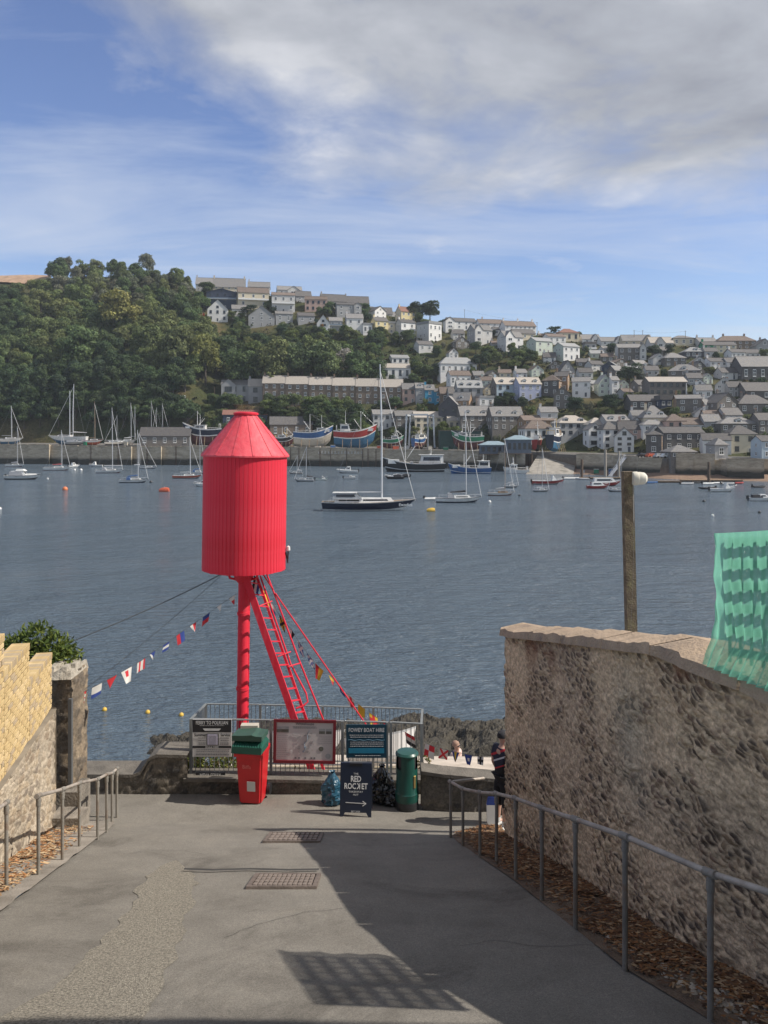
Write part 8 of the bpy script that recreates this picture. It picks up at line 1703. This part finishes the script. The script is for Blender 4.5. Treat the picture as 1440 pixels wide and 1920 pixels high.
    if cap: m = MB(); m.lathe([(.098,1.64),(.103,1.67),(.09,1.725),(.05,1.755),(.005,1.762)], 20, 0, Matrix.Translation((0,-.015,0)) @ Matrix.Diagonal((.92,1.12,1,1)), False); m.prism([(-.075,1.645),(.075,1.645),(.06,1.66),(-.06,1.66)], -.215, -.1); m.build('cap', cap, r, 40)
    if hair: m = MB(); m.lathe([(.09,1.60),(.099,1.66),(.082,1.715),(.04,1.742),(.005,1.748)], 20, 0, Matrix.Translation((0,.008,0)) @ Matrix.Diagonal((.92,1.1,1,1)), False); m.build('hair', hair, r, 40)
    if glasses: m = MB(); m.box(-.075,-.118,1.618,.075,-.10,1.648); m.build('sunglasses', PK, r)
    for s in (1,-1): m = MB(); m.lathe([(.001,-.012),(.012,-.004),(.012,.004),(.001,.012)], 8, 0, Matrix.Translation((s*.032,-.108,1.632))); m.build('eye', PK, r)
    return r, b
SHN = mat('shirt_navy', (0.012,0.014,0.03), .85); SHB = mat('shorts_black', (0.008,0.008,0.010), .9); SHP = mat('shirt_pink', (0.62,0.46,0.42), .85)
# striped jersey: broad diagonal bands of the cloth itself
t = SHN.node_tree; b = t.nodes['Principled BSDF']; tcn = t.nodes.new('ShaderNodeTexCoord'); sp = t.nodes.new('ShaderNodeSeparateXYZ'); t.links.new(tcn.outputs['Object'], sp.inputs[0])
ad = t.nodes.new('ShaderNodeMath'); ad.operation = 'MULTIPLY_ADD'; t.links.new(sp.outputs[0], ad.inputs[0]); ad.inputs[1].default_value = .55; t.links.new(sp.outputs[2], ad.inputs[2])
rp = t.nodes.new('ShaderNodeValToRGB'); rp.color_ramp.interpolation = 'CONSTANT'; el = rp.color_ramp.elements; mpr = N(t, 'ShaderNodeMapRange'); mpr.inputs[1].default_value = 1.0; mpr.inputs[2].default_value = 1.55; t.links.new(ad.outputs[0], mpr.inputs[0]); t.links.new(mpr.outputs[0], rp.inputs[0])
for pos_, c_ in ((.18,(.4,.02,.03)),(.23,(.012,.014,.03)),(.44,(.5,.5,.52)),(.50,(.012,.014,.03)),(.66,(.4,.02,.03)),(.74,(.012,.014,.03))): e = el.new(pos_); e.color = (*c_,1)
el[0].color = (.008,.008,.01,1); el[-1].color = (.012,.014,.03,1); t.links.new(rp.outputs[0], b.inputs['Base Color'])
mn, mnb = figure('man in a black cap, striped navy jersey and black shorts beside the right wall', (1.99, 13.0, gz(13.0)-.06), R(118), SHN, SHB, FCOL['W'], cap=FCOL['K']); mn.scale = (.93,.93,.93)
figure('man with cropped hair and sunglasses in a pale pink shirt behind the slab', (1.99, 21.4, 2.86), R(55), SHP, SHB, FCOL['W'], hair=mat('cropped_hair', (0.30,0.19,0.14), .8), glasses=True)
m = MB(); a = Vector((1.70,12.86,7.05)); bg_ = thing('carrier_bag', 'white and navy carrier bag hanging from the hand of the man in the cap', 'bag', (1.78, 12.85, 6.62)); m = MB(); m.prism([(-.07,0),(-.04,-.05),(.04,-.05),(.07,0),(.075,.28),(-.075,.28)], -.03, .03); m.build('bag_body', FCOL['W'], bg_); m = MB(); m.prism([(-.075,.283),(.075,.283),(.05,.40),(-.05,.40)], -.03, .03); m.build('bag_top', FCOL['B'], bg_)
HAZE = 0.00013
hm_ = bpy.data.materials.new('haze_air'); hm_.use_nodes = True; t = hm_.node_tree; t.nodes.clear(); vo = t.nodes.new('ShaderNodeVolumePrincipled'); vo.inputs['Color'].default_value = (0.80,0.88,1.0,1); vo.inputs['Density'].default_value = HAZE; vo.inputs['Anisotropy'].default_value = 0.2; om = t.nodes.new('ShaderNodeOutputMaterial'); t.links.new(vo.outputs[0], om.inputs['Volume'])
m = MB(); m.box(-700,-40,-6,700,1100,190); tag(m.build('haze', hm_), 'thin blue air over the harbour', 'haze', kind='stuff')
# ---- turn modifiers and lettering into plain meshes
dg = bpy.context.evaluated_depsgraph_get()
for o in SKINS:
    mats_ = list(o.data.materials); me = bpy.data.meshes.new_from_object(o.evaluated_get(dg)); o.modifiers.clear(); o.data = me; me.materials.clear()
    for m_ in mats_: me.materials.append(m_)
for o in TEXTS:
    me = bpy.data.meshes.new_from_object(o.evaluated_get(dg)); n_ = bpy.data.objects.new(o.name, me); C.objects.link(n_); n_.parent = o.parent; n_.location = o.location; n_.rotation_euler = o.rotation_euler; n_.scale = o.scale; nm_ = o.name; bpy.data.objects.remove(o); n_.name = nm_
for o in bpy.data.objects:
    if o.parent and o.name.split('.')[0] in ('small_print','map_streets','bird_spikes','cladding_ribs','rigging','guard_rail','deck_rail','painted_lettering','weld_seam','deck'): o['kind'] = 'stuff'
